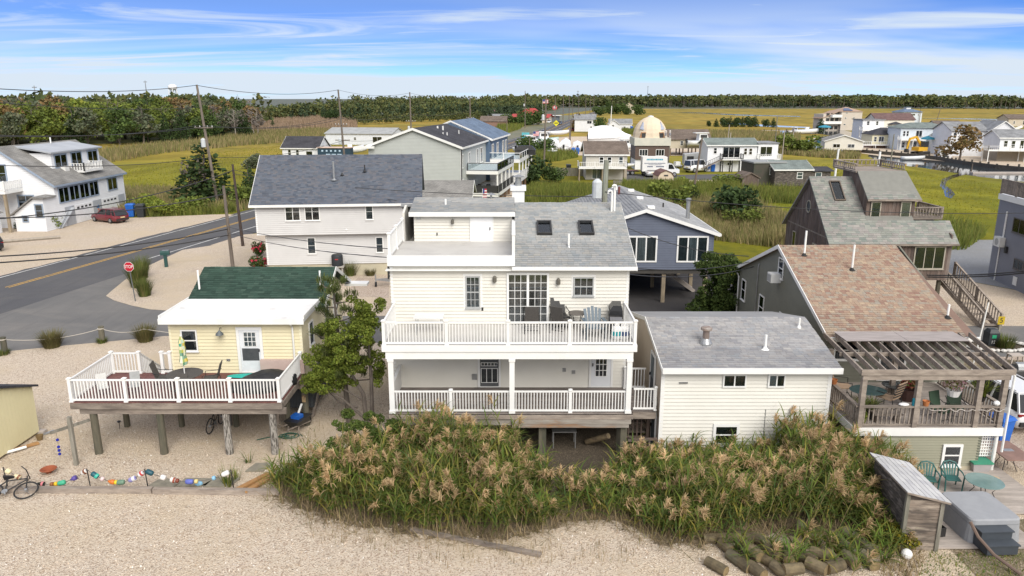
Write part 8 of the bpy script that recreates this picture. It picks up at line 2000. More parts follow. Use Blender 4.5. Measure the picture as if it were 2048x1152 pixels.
o=MB().cyl((-.8,0,.06),(.8,0,.06),.06).build('white_pipe',WHITEP);o.location=(*G(8,912),.06);o.rotation_euler=(0,0,.8);tag(o,'white pipe lying beside the board under the yellow shed','pipe')
lathe_thing('plant_pot','small brown pot on the gravel at the corner of the yellow shed','pot',G(80,880),.01,[(.10,0),(.15,.22),(.13,.22),(.09,.05)],pm('pot_brown',(.19,.13,.06)))
o=MB().box(-.28,-.08,0,.28,.08,.05).build('metal_scrap',GREYP);o.location=(*G(95,868),.02);o.rotation_euler=(0,-.2,.5);tag(o,'silver strip of metal by the pot at the yellow shed','metal strip')
o=MB().box(-.2,-.15,0,.2,.15,.12).build('block',PALEDECK);o.location=(*G(82,866),.01);tag(o,'timber block between the shed corner and the metal strip','block')
T=thing('whirligig','small blue bird ornament on the corner of the yellow shed','ornament',(*G(71,850),1.55));MB().ell((.0,0,.15),(.1,.1,.16)).build('body',pm('bird_blue',(.02,.25,.55)),T);MB().box(-.02,-.02,-.35,.02,.02,.05).build('rod',pm('rose_red',(.45,.03,.06)),T)
x,y=G(153,930);T=thing('wooden_post_cross','grey timber post with a slanted cross arm standing on the gravel','post',(x,y,0));MB().box(-.07,-.07,0,.07,.07,2.05).build('post',WOODV,T);MB().bar((-.75,-.12,1.42),(.6,.3,1.78),.06,.11).build('cross_arm',WOODV,T)
T=thing('wind_chime','blue bottle wind chime hanging from the slanted cross arm','wind chime',(x-.55,y-.06,.35));MB().cyl((0,0,0),(0,0,1.05),.006,n=4).build('cord',BLACK,T)
for z in(.1,.25,.4,.7):MB().lathe([(.02,0),(.055,.02),(.055,.09),(.02,.11)],(0,0,z),8).build('bottle',pm('cobalt_glass',(.02,.03,.3),rough=.15),T)
lathe_thing('terracotta_dish','rust red footed dish on the gravel behind the buoys','dish',G(98,946),.01,[(.09,0),(.12,.06),(.3,.17),(.27,.19),(.08,.08)],pm('terracotta',(.28,.075,.03)))
STK=[(16,976),(182,979),(297,980),(468,981)];SP=[]
for i,(px,py)in enumerate(STK):
 x,y=G(px,py);o=MB().cyl((0,0,0),(-.04,0,.85),.02,n=6).build('garden_stake',BLACK);o.location=(x,y,0);tag(o,'thin dark stake holding the buoy rope, %s from the left'%('first','second','third','last')[i],'stake');SP.append((x-.03,y,.8))
cur=[]
for(a,b),sg in zip(zip(SP,SP[1:]),(.62,.5,.45)):
 rope('thin rope strung with buoys between two stakes, %s span'%('left','middle','right')[len(cur)],a,b,sg,.012,pm('dark_cord',(.12,.11,.1)));cur.append((a,b,sg))
def onrope(k,t):a,b,s=cur[k];q=Vector(a).lerp(Vector(b),t);q.z=max(.12,q.z-s*4*t*(1-t));d=Vector(b)-Vector(a);d.z=-s*4*(1-2*t);return q,d
def bm_(n,c):return pm(n,c,tuple(x*.8 for x in c),rough=.45,scale=9)
BU=[(0,.05,'cream',(.75,.66,.42),None,'square'),(0,.15,'cream and brown',(.72,.62,.40),(.2,.07,.03),'bullet'),(0,.42,'black and pink',(.02,.025,.02),(.6,.2,.22),'bullet'),(0,.55,'brown',(.26,.10,.03),None,'small'),(0,.60,'yellow',(.72,.45,.02),None,'small'),(0,.67,'sea green',(.06,.40,.24),None,'long'),(0,.82,'violet',(.10,.07,.30),None,'bullet'),(0,.96,'white and brown',(.7,.68,.66),(.2,.07,.03),'square'),(1,.12,'teal striped',(.01,.09,.12),(.04,.42,.32),'long'),(1,.24,'tiny pink white',(.7,.55,.55),None,'small'),(1,.39,'orange',(.62,.17,.03),None,'bullet'),(1,.47,'lemon yellow',(.72,.55,.03),None,'small'),(1,.55,'grey green',(.14,.24,.17),None,'long'),(1,.76,'lilac and white',(.30,.28,.55),(.72,.72,.74),'long'),(1,.92,'white and red',(.74,.74,.76),(.5,.05,.05),'square'),(2,.05,'dark teal',(.015,.08,.11),None,'long'),(2,.20,'white',(.75,.72,.70),None,'square'),(2,.31,'white and rust',(.74,.70,.66),(.3,.07,.04),'square'),(2,.36,'dark red',(.2,.05,.03),None,'small'),(2,.50,'periwinkle blue',(.12,.15,.48),None,'long'),(2,.58,'pale yellow',(.72,.58,.25),None,'small'),(2,.79,'sky blue',(.25,.48,.66),None,'small'),(2,.93,'plain white',(.78,.78,.78),None,'long')]
for k,t,nm,c,c2,sh in BU:
 q,d=onrope(k,t);L,r_={'square':(.2,.1),'bullet':(.24,.09),'small':(.13,.08),'long':(.29,.095)}[sh]
 T=thing('buoy','%s lobster buoy threaded on the rope between the stakes'%nm,'buoy',tuple(q),math.atan2(d.y,d.x),'fishing buoys strung along the rope');T.rotation_euler[1]=-math.atan2(d.z,math.hypot(d.x,d.y))
 pr=[(.03,-L/2),(r_*.75,-L/2+.01),(r_,-L*.3),(r_,L*.3),(r_*.75,L/2-.01),(.03,L/2)]if sh!='bullet' else[(.04,-L/2),(r_*.5,-L*.35),(r_,0),(r_,L*.45),(.03,L/2)]
 MB().lathe(pr,n=12,axis='X').build('float',bm_('buoy_'+nm.replace(' ','_'),c),T,True)
 if c2:MB().lathe([(r_*1.02,L*.08),(r_*1.03,L*.12),(r_*1.03,L*.38),(r_*.95,L*.42)],n=12,axis='X').build('band',bm_('band_'+nm.replace(' ','_'),c2),T)
o=MB().ell((0,0,.1),(.15,.11,.1)).build('loose_buoy',bm_('buoy_sky',(.25,.48,.66)));o.location=(*G(398,972),.0);tag(o,'sky blue buoy lying loose on the gravel by the flat stone','buoy','fishing buoys strung along the rope')
STM=pm('flagstone_grey',(.25,.23,.18),(.19,.175,.14),scale=5,rough=.9)
for lab,px,py,pl_ in(('six sided flat stone under the rope, leftmost of the row',332,968,[(-.55,-.2),(-.38,-.42),(.38,-.42),(.55,.1),(.35,.25),(-.4,.25)]),('flat stone in the middle of the row under the rope',391,966,[(-.55,-.35),(.5,-.3),(.6,.25),(-.5,.3)]),('skewed flat stone at the right of the row near the stakes',441,966,[(-.62,-.35),(.45,-.38),(.65,.28),(-.25,.35)]),('tilted flat stone at the edge of the reeds',517,936,[(-.4,-.35),(.3,-.3),(.5,.35),(-.2,.3)])):
 o=MB().prism([(a,c,0)for a,c in pl_],(0,0,.05)).build('flat_stone',STM);o.location=(*G(px,py),.015);tag(o,lab,'stone')
for lab,px,py,a in(('fresh orange board leaning out of the reed edge, left one',506,968,1.1),('fresh orange board at the reed edge, right one of the pair',519,972,1.15)):
 o=MB().box(-.75,-.1,0,.75,.1,.08).build('plank',MATS['fresh_board']);o.location=(*G(px,py),.06);o.rotation_euler=(0,.06,a);tag(o,lab,'board')
for lab,a,b in(('grey landscape timber along the gravel, left length behind the bicycle',(-40,984),(305,985)),('grey landscape timber along the gravel, right length ending in the reeds',(308,986),(560,989))):
 p,q=G(*a),G(*b);o=MB().bar((0,0,.1),(q[0]-p[0],q[1]-p[1],.1),.2,.2).build('landscape_timber',WOOD);o.location=(*p,0);tag(o,lab,'timber')
p,q=G(822,1062),G(1082,1113);o=MB().bar((0,0,.06),(q[0]-p[0],q[1]-p[1],.06),.16,.1).build('edging_board',WOOD);o.location=(*p,.01);tag(o,'long grey board lying on the gravel in front of the reeds','board')
def bicycle(lab,x,y,z,rz,tilt,s=1.0):
 T=thing('bicycle',lab,'bicycle',(x,y,z),rz);T.rotation_euler=(tilt,0,rz);T.scale=(s,)*3
 for i,cx in enumerate((-.52,.52)):
  pts=[(cx+.33*math.cos(a),0,.34+.33*math.sin(a))for a in[k*PI/12 for k in range(25)]];w=MB().tube(pts,.026,5).build('wheel',RUBBER,T);sp_=MB()
  for k in range(8):sp_.bar((cx,0,.34),(cx+.31*math.cos(k*PI/4),0,.34+.31*math.sin(k*PI/4)),.006,.006)
  sp_.cyl((cx,-.05,.34),(cx,.05,.34),.04).build('spokes',GREYP,w)
 f=MB()
 for a,b in(((-.52,.34),(-.1,.33)),((-.52,.34),(-.2,.8)),((-.1,.33),(-.22,.9)),((-.1,.33),(.36,.78)),((-.2,.78),(.34,.84)),((.33,.95),(.52,.34))):f.tube([(a[0],0,a[1]),(b[0],0,b[1])],.022,6)
 f.build('frame',BLACK,T);MB().tube([(.2,-.32,1.08),(.33,-.2,1.02),(.33,.2,1.02),(.2,.32,1.08)],.018,6).build('handlebar',BLACK,T);MB().loft([[(-.36,-.09,.9),(-.36,.09,.9),(-.36,.09,.97),(-.36,-.09,.97)],[(-.06,-.03,.92),(-.06,.03,.92),(-.06,.03,.97),(-.06,-.03,.97)]]).build('saddle',BLACK,T)
 MB().lathe([(.09,-.01),(.09,.01)],(-.1,-.03,.33),12,axis='Y').bar((-.1,-.06,.33),(-.02,-.06,.18),.02,.03).bar((-.1,.06,.33),(-.18,.06,.48),.02,.03).build('crank',GREYP,T)
bicycle('black cruiser bicycle lying on its side before the landscape timber',*G(8,1003),.06,R(8),R(-70),1.15);bicycle('black bicycle leaning under the red deck, seen end on',-12.9,30.2,.02,R(84),R(4))
o=MB().cyl((0,0,0),(.1,0,2.2),.12,n=10).build('metal_pipe',GREYP);o.location=(-12.45,30.5,0);tag(o,'grey metal pipe standing under the red deck beside the bicycle','pipe')
T=thing('solar_light','little black solar lamp on a spike in the gravel under the deck','lamp',(*G(240,858),0));MB().cyl((0,0,0),(0,0,.3),.015).build('spike',BLACK,T);MB().lathe([(.04,.3),(.09,.36),(.02,.4)],n=8).build('head',BLACK,T)
o=MB().box(-.25,-.15,0,.25,.15,.2).build('concrete_block',CONC);o.location=(*G(331,822),0);tag(o,'grey concrete block on the gravel under the red deck','block')
T=thing('wheelbarrow','dark wheelbarrow with a blue load under the right end of the red deck','wheelbarrow',(*G(597,862),0),R(70));MB().hexa([(-.35,-.25,.35),(.4,-.25,.35),(.4,.25,.35),(-.35,.25,.35),(-.5,-.35,.62),(.6,-.35,.62),(.6,.35,.62),(-.5,.35,.62)]).build('tray',BLACK,T);MB().lathe([(.2,-.05),(.2,.05)],(.72,0,.2),12,axis='Y').build('wheel',RUBBER,T);MB().bar((.7,-.2,.22),(-1.0,-.28,.55),.04,.04).bar((.7,.2,.22),(-1.0,.28,.55),.04,.04).bar((-.3,-.25,.4),(-.35,-.3,0),.04,.04).bar((-.3,.25,.4),(-.35,.3,0),.04,.04).build('frame',WOOD,T);MB().box(-.2,-.2,.63,.15,.2,.78).build('blue_load',BLUEP,T);MB().bar((.1,.05,.7),(.5,.1,1.05),.08,.05).build('offcut',VINYL,T)
pts=[(.9*math.cos(a*.7)*(1-a*.03)*.6,.5*math.sin(a*.7)*(1-a*.02)*.6,.03+.004*a)for a in range(26)]+[(-.9,-.1,.03),(-1.3,-.35,.03)]
o=MB().tube(pts,.02,5).build('garden_hose',pm('hose_green',(.02,.10,.07)));o.location=(*G(580,874),.0);tag(o,'coiled green garden hose on the gravel by the last deck pile','hose')
ZY=2.3
def chair(lab,x,y,z,rz,fab=None,fm=None,arms=True,s=1.0,recl=.18,name='patio_chair',legs=True,back_h=.62,group=None):
 T=thing(name,lab,'chair',(x,y,z),rz,group);fab=fab or CHAR;fm=fm or BLACK;T.scale=(s,)*3
 MB().box(-.27,-.27,.40,.27,.25,.44).build('seat',fab,T);MB().bar((0,.26,.44),(0,.26+recl,.44+back_h),.5,.035,(0,1,0)).build('backrest',fab,T)
 for q in(-1,1):MB().tube([(q*.29,-.27,0),(q*.29,-.25,.62 if arms else.4),(q*.29,.2,.64 if arms else.4),(q*.29,.3+recl*.4,.7)],.016,5).build('armrest',fm,T);MB().tube([(q*.27,.28,.45),(q*.27,.36,0)],.016,5).build('leg',fm,T)
 MB().bar((-.28,-.26,.12),(.28,-.26,.12),.02,.02).bar((-.28,.33,.12),(.28,.33,.12),.02,.02).build('stretcher',fm,T)
 return T
def rtable(lab,x,y,z,r,h,top,fm,cat_='table',name='round_table',sy=1.0,nl=4):
 T=thing(name,lab,cat_,(x,y,z));MB().lathe([(r*.97,h-.03),(r,h-.015),(r*.97,h),(.03,h+.004)],n=24).move(Matrix.Diagonal((1,sy,1,1))).build('tabletop',top,T)
 for i in range(nl):a=PI/nl+i*2*PI/nl;MB().tube([(r*.75*math.cos(a),r*sy*.75*math.sin(a),h-.04),(r*.45*math.cos(a),r*sy*.45*math.sin(a),h*.5),(r*.8*math.cos(a),r*sy*.8*math.sin(a),0)],.016,5).build('leg',fm,T)
 return T
xu,yu=G(367,748,ZY+.75)
rtable('dark round patio table under the closed parasol on the red deck',xu,yu+.1,ZY,.72,.74,CHAR,BLACK)
T=thing('closed_parasol','closed parasol patterned yellow and green standing through the deck table','parasol',(xu,yu+.1,ZY));MB().cyl((0,0,0),(0,0,2.4),.022).build('pole',VINYL,T);PAR=rampmat('lemon_print_cloth',[(.72,.58,.06),(.06,.32,.22),(.70,.70,.55),(.55,.42,.05),(.03,.22,.24)],val=.05);m=[]
for j in range(9):
 for i in range(10):
  a=i*.628;z0=1.12+j*.135;r0=[.13,.16,.13,.11,.13,.125,.11,.12,.08][j];r1=[.16,.13,.11,.13,.125,.11,.12,.08,.03][j];wv=1+.25*math.sin(3*a);wv2=1+.25*math.sin(3*a+1.9)
  m.append([(r0*wv*math.cos(a),r0*wv*math.sin(a),z0),(r0*wv2*math.cos(a+.628),r0*wv2*math.sin(a+.628),z0),(r1*wv2*math.cos(a+.628),r1*wv2*math.sin(a+.628),z0+.135),(r1*wv*math.cos(a),r1*wv*math.sin(a),z0+.135)])
npobj('canopy',np.array(m).reshape(-1,3),np.arange(len(m)*4).reshape(-1,4),PAR,parent=T)
chair('grey sling chair right of the deck table, its tall back to the cottage',xu+.95,yu+.35,ZY,R(-80),s=1.05);chair('grey sling chair left of the deck table, tilted away',xu-1.0,yu+.45,ZY,R(100),s=1.05);chair('dark chair at the near side of the deck table behind the rail',xu+.15,yu-.75,ZY,R(5),s=.85)
chair('low white folding chair with black arms at the left end of the red deck',-16.6,28.5,ZY,R(35),fab=pm('white_cloth',(.6,.6,.58)),s=.75);chair('folded grey sun chair right of the white one on the red deck',-15.4,28.7,ZY,R(20),fab=pm('grey_cloth',(.33,.34,.34)),s=.75)
T=thing('covered_kayak','long black tarpaulin draped over a heap at the right end of the red deck','tarpaulin',(-10.4,29.4,ZY),R(18));rg_=random.Random(4);rings=[]
for i in range(9):
 s=i/8;x=-1.35+2.7*s;w_=.78*math.sin(PI*(s*.86+.1))+.1;h_=.75*math.sin(PI*(.15+.7*s))*(.6+.5*s);rings.append([(x+rg_.uniform(-.04,.04),w_*math.cos(a)*(1+rg_.uniform(-.08,.08)),max(.005,h_*math.sin(a)**.8*(1+rg_.uniform(-.1,.1))))for a in[PI*k/8 for k in range(9)]])
MB().loft(rings).build('tarpaulin',pm('black_tarp',(.014,.015,.017),(.025,.025,.028),rough=.55,scale=4),T,True)
o=MB().ell((0,0,.06),(.95,.26,.06),16,6).build('paddle_board',pm('board_turquoise',(.02,.42,.36)));o.location=(-11.35,30.45,ZY);o.rotation_euler=(0,0,.05);tag(o,'turquoise board lying on the red deck below the cottage door','paddle board')
o=MB().box(-.95,-.08,0,.95,.1,.62).build('bench_cushion',pm('pink_beige_cushion',(.52,.40,.36)));o.location=(-9.98,30.8,ZY+.05);tag(o,'pinkish beige cushion leaning on the cottage wall right of the door','cushion')
ZU_=4.72
def ud(px,py,z=ZU_):return G(px,py,z)
T=thing('folding_table','white folding table at the left end of the upper deck','table',(-3.35,29.1,ZU_));MB().box(-.6,-.38,.70,.6,.38,.745).build('tabletop',pm('table_white',(.72,.72,.71)),T)
for sx_ in(-.5,.5):
 for sy_ in(-.3,.3):MB().tube([(sx_,sy_,.7),(sx_*.96,sy_,0)],.016,5).build('leg',GREYP,T)
chair('dark sling deck chair facing the sliding door, back to the rail',.8,29.35,ZU_,R(180),s=1.1);chair('dark sling deck chair turned beside the round table',2.0,29.3,ZU_,R(150),s=1.1)
T=chair('iron chair with a lattice back behind the sling chair on the upper deck',1.98,29.85,ZU_,R(10),fab=BLACK,s=1.2);rtable('round bronze mesh table on the upper deck of the cream house',2.68,29.6,ZU_,.38,.72,pm('bronze_mesh',(.14,.125,.11),(.1,.09,.08),scale=30),BLACK)
AD=pm('slate_blue_plastic',(.10,.135,.165),(.085,.115,.145),rough=.5)
T=thing('adirondack_chair','slate blue slatted adirondack chair on the upper deck near the barbecue','chair',(3.3,28.7,ZU_),R(5));T.scale=(1.12,)*3
for i in range(5):x=-.22+i*.11;MB().bar((x,.18,.26),(x*1.25,.52,.98-abs(i-2)*.05),.1,.02,(0,1,0)).build('slat',AD,T)
for i in range(5):MB().bar((-.28,-.32+i*.11,.38-i*.03),(.28,-.32+i*.11,.38-i*.03),.1,.02).build('seat_slat',AD,T)
for q in(-1,1):MB().box(q*.3,-.42,.56,q*.42,.35,.59).build('armrest',AD,T);MB().box(q*.31,-.4,0,q*.36,-.28,.56).build('leg',AD,T);MB().bar((q*.33,-.3,.38),(q*.33,.5,0),.04,.1).build('leg',AD,T)
T=thing('barbecue','dark wheeled barbecue at the right end of the upper deck','barbecue',(4.2,29.3,ZU_),R(-95));MB().loft([[(-.42,-.27,.82),(.42,-.27,.82),(.42,.27,.82),(-.42,.27,.82)],[(-.42,-.27,.98),(.42,-.27,.98),(.42,.27,.98),(-.42,.27,.98)],[(-.38,-.12,1.2),(.38,-.12,1.2),(.38,.22,1.2),(-.38,.22,1.2)]]).build('lid',pm('grill_black',(.02,.021,.024),rough=.35),T);MB().box(-.45,-.28,.68,.45,.28,.815).build('firebox',BLACK,T);MB().box(-.9,-.24,.72,-.46,.24,.76).box(.46,-.24,.72,.9,.24,.76).build('side_shelf',pm('grill_grey',(.2,.2,.21)),T)
for a,b in((-.4,-.22),(.4,-.22),(-.4,.22),(.4,.22)):MB().bar((a,b,0),(a,b,.68),.04,.04).build('leg',pm('grill_grey',(.2,.2,.21)),T)
MB().bar((-.4,-.3,1.0),(.4,-.3,1.0),.03,.03).build('handle',GREYP,T);MB().box(-.45,-.24,.15,.45,.24,.19).build('lower_shelf',BLACK,T)
for lab,x,c in(('white propane cylinder with a teal label behind the deck rail',4.18,(.03,.35,.38)),('white propane cylinder with a navy label at the rail corner',4.48,(.03,.07,.2))):
 T=thing('propane_tank',lab,'propane tank',(x-.05,28.3,ZU_));T.scale=(1.3,)*3;MB().lathe([(.12,0),(.12,.03),(.155,.06),(.155,.33),(.10,.42),(.04,.44)],n=14).build('cylinder',VINYL,T,True);MB().lathe([(.157,.14),(.158,.15),(.158,.27),(.157,.28)],n=14,cap=False).build('label_band',pm('band_%d'%int(c[2]*100),c),T);MB().lathe([(.08,.42),(.09,.52),(.08,.53),(.07,.43)],n=10).build('collar',VINYL,T)
T=thing('sawhorse_table','small grey metal table under the porch deck','table',(2.15,28.6,0));MB().box(-.5,-.35,.72,.5,.35,.76).build('tabletop',GREYP,T)
for a in(-.45,.45):
 for b in(-.3,.3):MB().bar((a,b,0),(a,b,.72),.04,.04).build('leg',GREYP,T)
o=MB().cyl((0,0,0),(-.8,.7,-.6),.12,n=10).build('cut_log',pm('cut_log',(.22,.17,.10),(.12,.09,.06),scale=5));o.location=(3.9,27.9,.75);tag(o,'sawn log propped beside the corner pile of the porch','log')
def hero(name,label,x,y,h,blobs,n,size,mat,trunk,seed,z=0,squash=.8):
 T=thing(name,label,'tree',(x,y,z));V,F=leafcards(blobs,n,size,squash,.7,seed);npobj('crown',V,F,mat,parent=T);m=MB()
 for pts,r in trunk:m.tube(pts,[r*(1-.75*i/max(1,len(pts)-1))for i in range(len(pts))],7)
 m.build('trunk',BARK,T);return T
F_JUN=folmat('juniper_leaves',[(.085,.125,.02),(.135,.18,.025),(.18,.215,.03),(.11,.15,.022),(.21,.225,.045)],.35)
rj=random.Random(8)
g_=lambda s:max(-1.5,min(1.5,rj.gauss(0,1)))*s
def clumps(c,n,s,r0,r1,flat=.7):return[(c[0]+g_(s[0]),c[1]+g_(s[1]),c[2]+g_(s[2]),q,q,q*flat)for q in(rj.uniform(r0,r1)for _ in range(n))]
hero('juniper_tree','leaning green juniper between the yellow cottage and the cream house',-6.6,30.2,5.2,clumps((.5,.2,4.8),44,(.5,.42,.55),.13,.3)+clumps((-.5,0,3.9),52,(.72,.45,.65),.13,.32)+clumps((-1.35,-.1,2.8),48,(.55,.45,.55),.13,.3)+clumps((-.1,.1,2.9),36,(.7,.45,.5),.12,.28),30000,.042,F_JUN,[([(.3,0,0),(.2,0,1.6),(-.3,0,2.6),(-.6,0,3.6)],.12),([(.5,.1,0),(.55,.1,2.2),(.5,.2,3.6),(.5,.2,4.6)],.11),([(.4,0,.3),(-.7,-.2,1.5),(-1.7,-.2,2.1)],.07),([(.1,0,1.4),(-.9,0,2.0),(-1.5,0,3.0)],.05),([(-.1,0,1.0),(-.9,.1,1.2),(-1.5,.1,1.9)],.05)],3)
NEED=rampmat('pine_needles',[(.05,.075,.02),(.08,.105,.03),(.11,.135,.04),(.12,.13,.045)],translucent=.2)
def pine():
 T=thing('pitch_pine','scraggy open pine with tufted branches beside the yellow cottage deck','tree',(-7.35,30.9,0));T.scale=(1.15,1.15,1.28);rp=random.Random(2);m=MB();tips=[]
 tr=[(.1,0,0),(0,0,1.8),(-.15,0,3.4),(-.25,.1,5.0)];m.tube(tr,[.12,.09,.06,.02],7)
 for k in range(26):
  t=.28+.7*k/26;i=min(2,int(t*3));p=Vector(tr[i]).lerp(Vector(tr[i+1]),t*3-i);a=k*2.4;L=(1.55-1.1*t)*rp.uniform(.8,1.2)
  q=p+Vector((math.cos(a)*L*.6,math.sin(a)*L*.6,.05));e=p+Vector((math.cos(a)*L,math.sin(a)*L,.3));m.tube([p,q,e],[.03,.02,.01],4);tips+=[e,q.lerp(e,.5)+Vector((rp.uniform(-.15,.15),rp.uniform(-.15,.15),.12)),q+Vector((rp.uniform(-.2,.2),rp.uniform(-.2,.2),.15))]
 m.build('trunk',BARK,T);tips+=[Vector(tr[3]),Vector((-.25,.1,4.7))];n=60;P=np.repeat(np.array(tips),n,0)+NPR.normal(0,.05,(len(tips)*n,3));N=len(P)
 v,f=ribbons(P,U(0,6.28,N),U(.1,.24,N),np.full(N,.026),U(0,1.9,N),U(-.3,.3,N),1,.4);npobj('needles',v,f,NEED,parent=T)
pine()
hero('juniper_bush','dense dark green juniper bush at the left end of the reed bed',-5.55,26.75,2.2,clumps((0,0,1.1),60,(.85,.5,.6),.16,.36),16000,.042,folmat('dark_juniper',[(.05,.085,.018),(.07,.11,.022),(.10,.13,.025),(.045,.07,.018)],.3),[([(0,0,0),(0,0,1.2)],.1)],5)
hero('dark_cedar','dark spreading cedar between the slate blue house and the olive house',13.1,45.4,5.0,clumps((0,0,2.6),70,(.95,.9,1.1),.25,.6)+clumps((-.6,-.5,1.5),24,(.85,.5,.45),.25,.5),22000,.07,folmat('near_cedar',[(.035,.062,.016),(.055,.085,.02),(.075,.105,.025),(.04,.068,.016)],.35),[([(0,0,0),(0,0,4.2)],.2)],6)
ZO=1.86
TAN=pm('tan_cushion',(.50,.36,.25),(.45,.32,.22),scale=6,rough=.9)
def cushion_chair(lab,x,y,rz):
 T=chair(lab,x,y,ZO,rz,fab=TAN,s=1.2,back_h=.6)
 for i in range(5):MB().box(-.26,.30+.03*i,.52+i*.11,.26,.325+.03*i,.56+i*.11).build('back_slat',BLACK,T)
cushion_chair('iron patio chair with a cream cushion seen from behind on the pergola deck',15.1,28.1,R(215));cushion_chair('tan cushioned lounge chair at the left end of the pergola deck',13.75,29.3,R(80))
rtable('oval glass topped table on the pergola deck',14.35,28.3,ZO,.72,.72,pm('green_glass_top',(.05,.09,.09),(.07,.11,.11),rough=.12),BLACK,sy=.8,name='glass_table');rtable('low dark table behind the cushioned chair on the pergola deck',16.0,29.4,ZO,.5,.5,pm('smoky_top',(.08,.085,.085),rough=.2),BLACK)
def potted(lab,x,y,z,r,h,potm,kind,mat,ph=1.0,cat_='potted plant'):
 T=thing('potted_plant',lab,cat_,(x,y,z));MB().lathe([(r*.7,0),(r,h),(r*.9,h),(r*.6,.05)],n=12).build('pot',potm,T)
 if kind=='frond':
  n=130;v,f=ribbons(np.column_stack([NPR.normal(0,r*.25,(n,2)),np.full(n,h)]),U(0,6.28,n),U(.5,1,n)*ph,np.full(n,.04),U(.1,.6,n),U(.4,1.2,n),3,.1);npobj('fronds',v,f,mat,parent=T)
 elif kind:V,F=leafcards([(0,0,h+ph*.4,ph*.5,ph*.5,ph*.4)],420,.05,seed=9);npobj('leaves',V,F,mat,parent=T)
 return T
TERRA=pm('terracotta_pot',(.46,.17,.06));
potted('spiky palm in a dark pot inside the front left corner of the pergola deck',13.5,26.9,ZO,.22,.35,BLACK,'frond',TG,.8);potted('second spiky palm right of the corner post on the pergola deck',14.0,27.2,ZO,.25,.3,BLACK,'frond',TG,.75);potted('orange clay pot on the pergola rail',15.62,26.36,ZO+.86,.13,.2,TERRA,None,None);potted('orange clay pot on the left rail by the lounge chair',13.08,28.6,ZO+.86,.14,.2,TERRA,None,None)
T=potted('white hanging basket of pink and yellow flowers under the pergola',17.0,27.0,ZO+1.0,.28,.26,VINYL,'leaf',folmat('flower_leaves',[(.10,.13,.02),(.16,.17,.03),(.45,.25,.3),(.6,.5,.45),(.07,.1,.02)],.2),.9);MB().tube([(0,0,.3),(0,0,1.1)],.01,4).build('hanger',BLACK,T)
potted('big fern hanging at the right end of the pergola',18.15,27.1,ZO+.75,.2,.2,BLACK,'frond',rampmat('fern',[(.13,.17,.02),(.18,.2,.03),(.09,.13,.02)]),1.0);potted('red potted plant in the brown kettle on the pergola deck',15.95,28.3,ZO+.3,.42,.5,pm('dark_brown_pot',(.06,.03,.025)),'leaf',folmat('red_green_leaves',[(.05,.12,.02),(.4,.05,.08),(.06,.2,.03)],.2),.55);potted('small green square planter behind the pergola rail',13.45,26.7,ZO,.18,.25,pm('planter_green',(.2,.22,.06)),'leaf',F_LIME,.3)
MB_=MB().lathe([(.06,0),(.06,.26),(.02,.3)],n=10).build('blue_bottle',pm('bottle_teal',(.01,.16,.22)));MB_.location=(15.15,26.36,ZO+.87);tag(MB_,'teal flask standing on the pergola rail beside a white cloth','flask')
o=MB().ell((0,0,.05),(.2,.12,.06)).build('white_cloth',pm('cloth_white',(.7,.7,.7)));o.location=(14.8,26.37,ZO+.86);tag(o,'crumpled white cloth on the pergola rail','cloth')
o=MB().ell((0,0,.1),(.14,.1,.1)).build('white_shell',VINYL);o.location=(18.3,26.36,ZO+.86);tag(o,'white shell ornament on the right end of the pergola rail','ornament')
T=thing('plank_bench','weathered low bench behind the front rail of the pergola deck','bench',(14.45,26.85,ZO));MB().box(-.55,-.2,.32,.55,.2,.38).build('seat',WOOD,T);[MB().box(a,-.16,0,a+.1,.16,.32).build('leg',WOOD,T)for a in(-.45,.35)]
chair('dark green chair behind the right part of the pergola rail',16.6,26.95,ZO,R(20),fab=pm('dark_green_cloth',(.03,.06,.035)));chair('second dark green chair below the flower basket',17.35,27.3,ZO,R(-15),fab=MATS['dark_green_cloth'])
pts=[(15.7+i*.115,26.24+.05*math.sin(i*1.3),ZO+.78-.09*abs(math.sin(i*.9)))for i in range(26)];o=MB().tube(pts,.022,5).build('string_lights',pm('pale_garland',(.5,.46,.42),(.2,.17,.15),scale=30));tag(o,'pale string of lights draped along the pergola rail','string lights')
T=thing('weathered_lean_shed','small weathered plank shed with a pale slanting roof beside the hot tub','shed',(13,21.2,0),worldco=True)
sA,sB,sC,sD=(12.42,21.2),(13.48,21.12),(13.52,23.5),(12.48,23.55)
MB().hexa([(*sA,0),(*sB,0),(*sC,0),(*sD,0),(*sA,2.05),(*sB,1.75),(*sC,1.75),(*sD,2.05)]).build('wall',SHK,T)
PLK=pm('patchy_planks',(.25,.2,.16),(.09,.075,.065),scale=2.2,stretch=(.5,1,3),rough=.9,dirt=(.40,.34,.28),dirt_scale=1.5,dirt_lo=.5,dirt_hi=.7,bump=.3,objrand=.2);ub=ubox(PLK);a_=math.atan2(sB[1]-sA[1],sB[0]-sA[0])
for i in range(13):inst(ub,'siding_board',T,TR((sA[0]+sB[0])/2,(sA[1]+sB[1])/2-.014,.02+i*.135,a_,1.06,.025,.128))
for p in(sA,sB):MB().box(p[0]-.06,p[1]-.07,0,p[0]+.06,p[1]+.03,2.06 if p is sA else 1.76).build('corner_post',WOODV,T)
e=Vector((12.28,21.0,2.12));u_=Vector((1.36,-.08,-.33));v_=Vector((.06,2.7,0));ro=slab([e,e+u_,e+u_+v_,e+v_],.06).build('roof',WOOD,T)
shingles(ro,e,(v_/v_.length),(u_*-1).normalized()*-1,v_.length,u_.length,rampmat('bleached_shingle',[(.42,.42,.43),(.48,.48,.48),(.37,.37,.39)],val=.1),.28,.2,200,31)
TUB=pm('hot_tub_cover',(.30,.31,.33),(.27,.28,.30),scale=3,rough=.8,bump=.25,bscale=6)
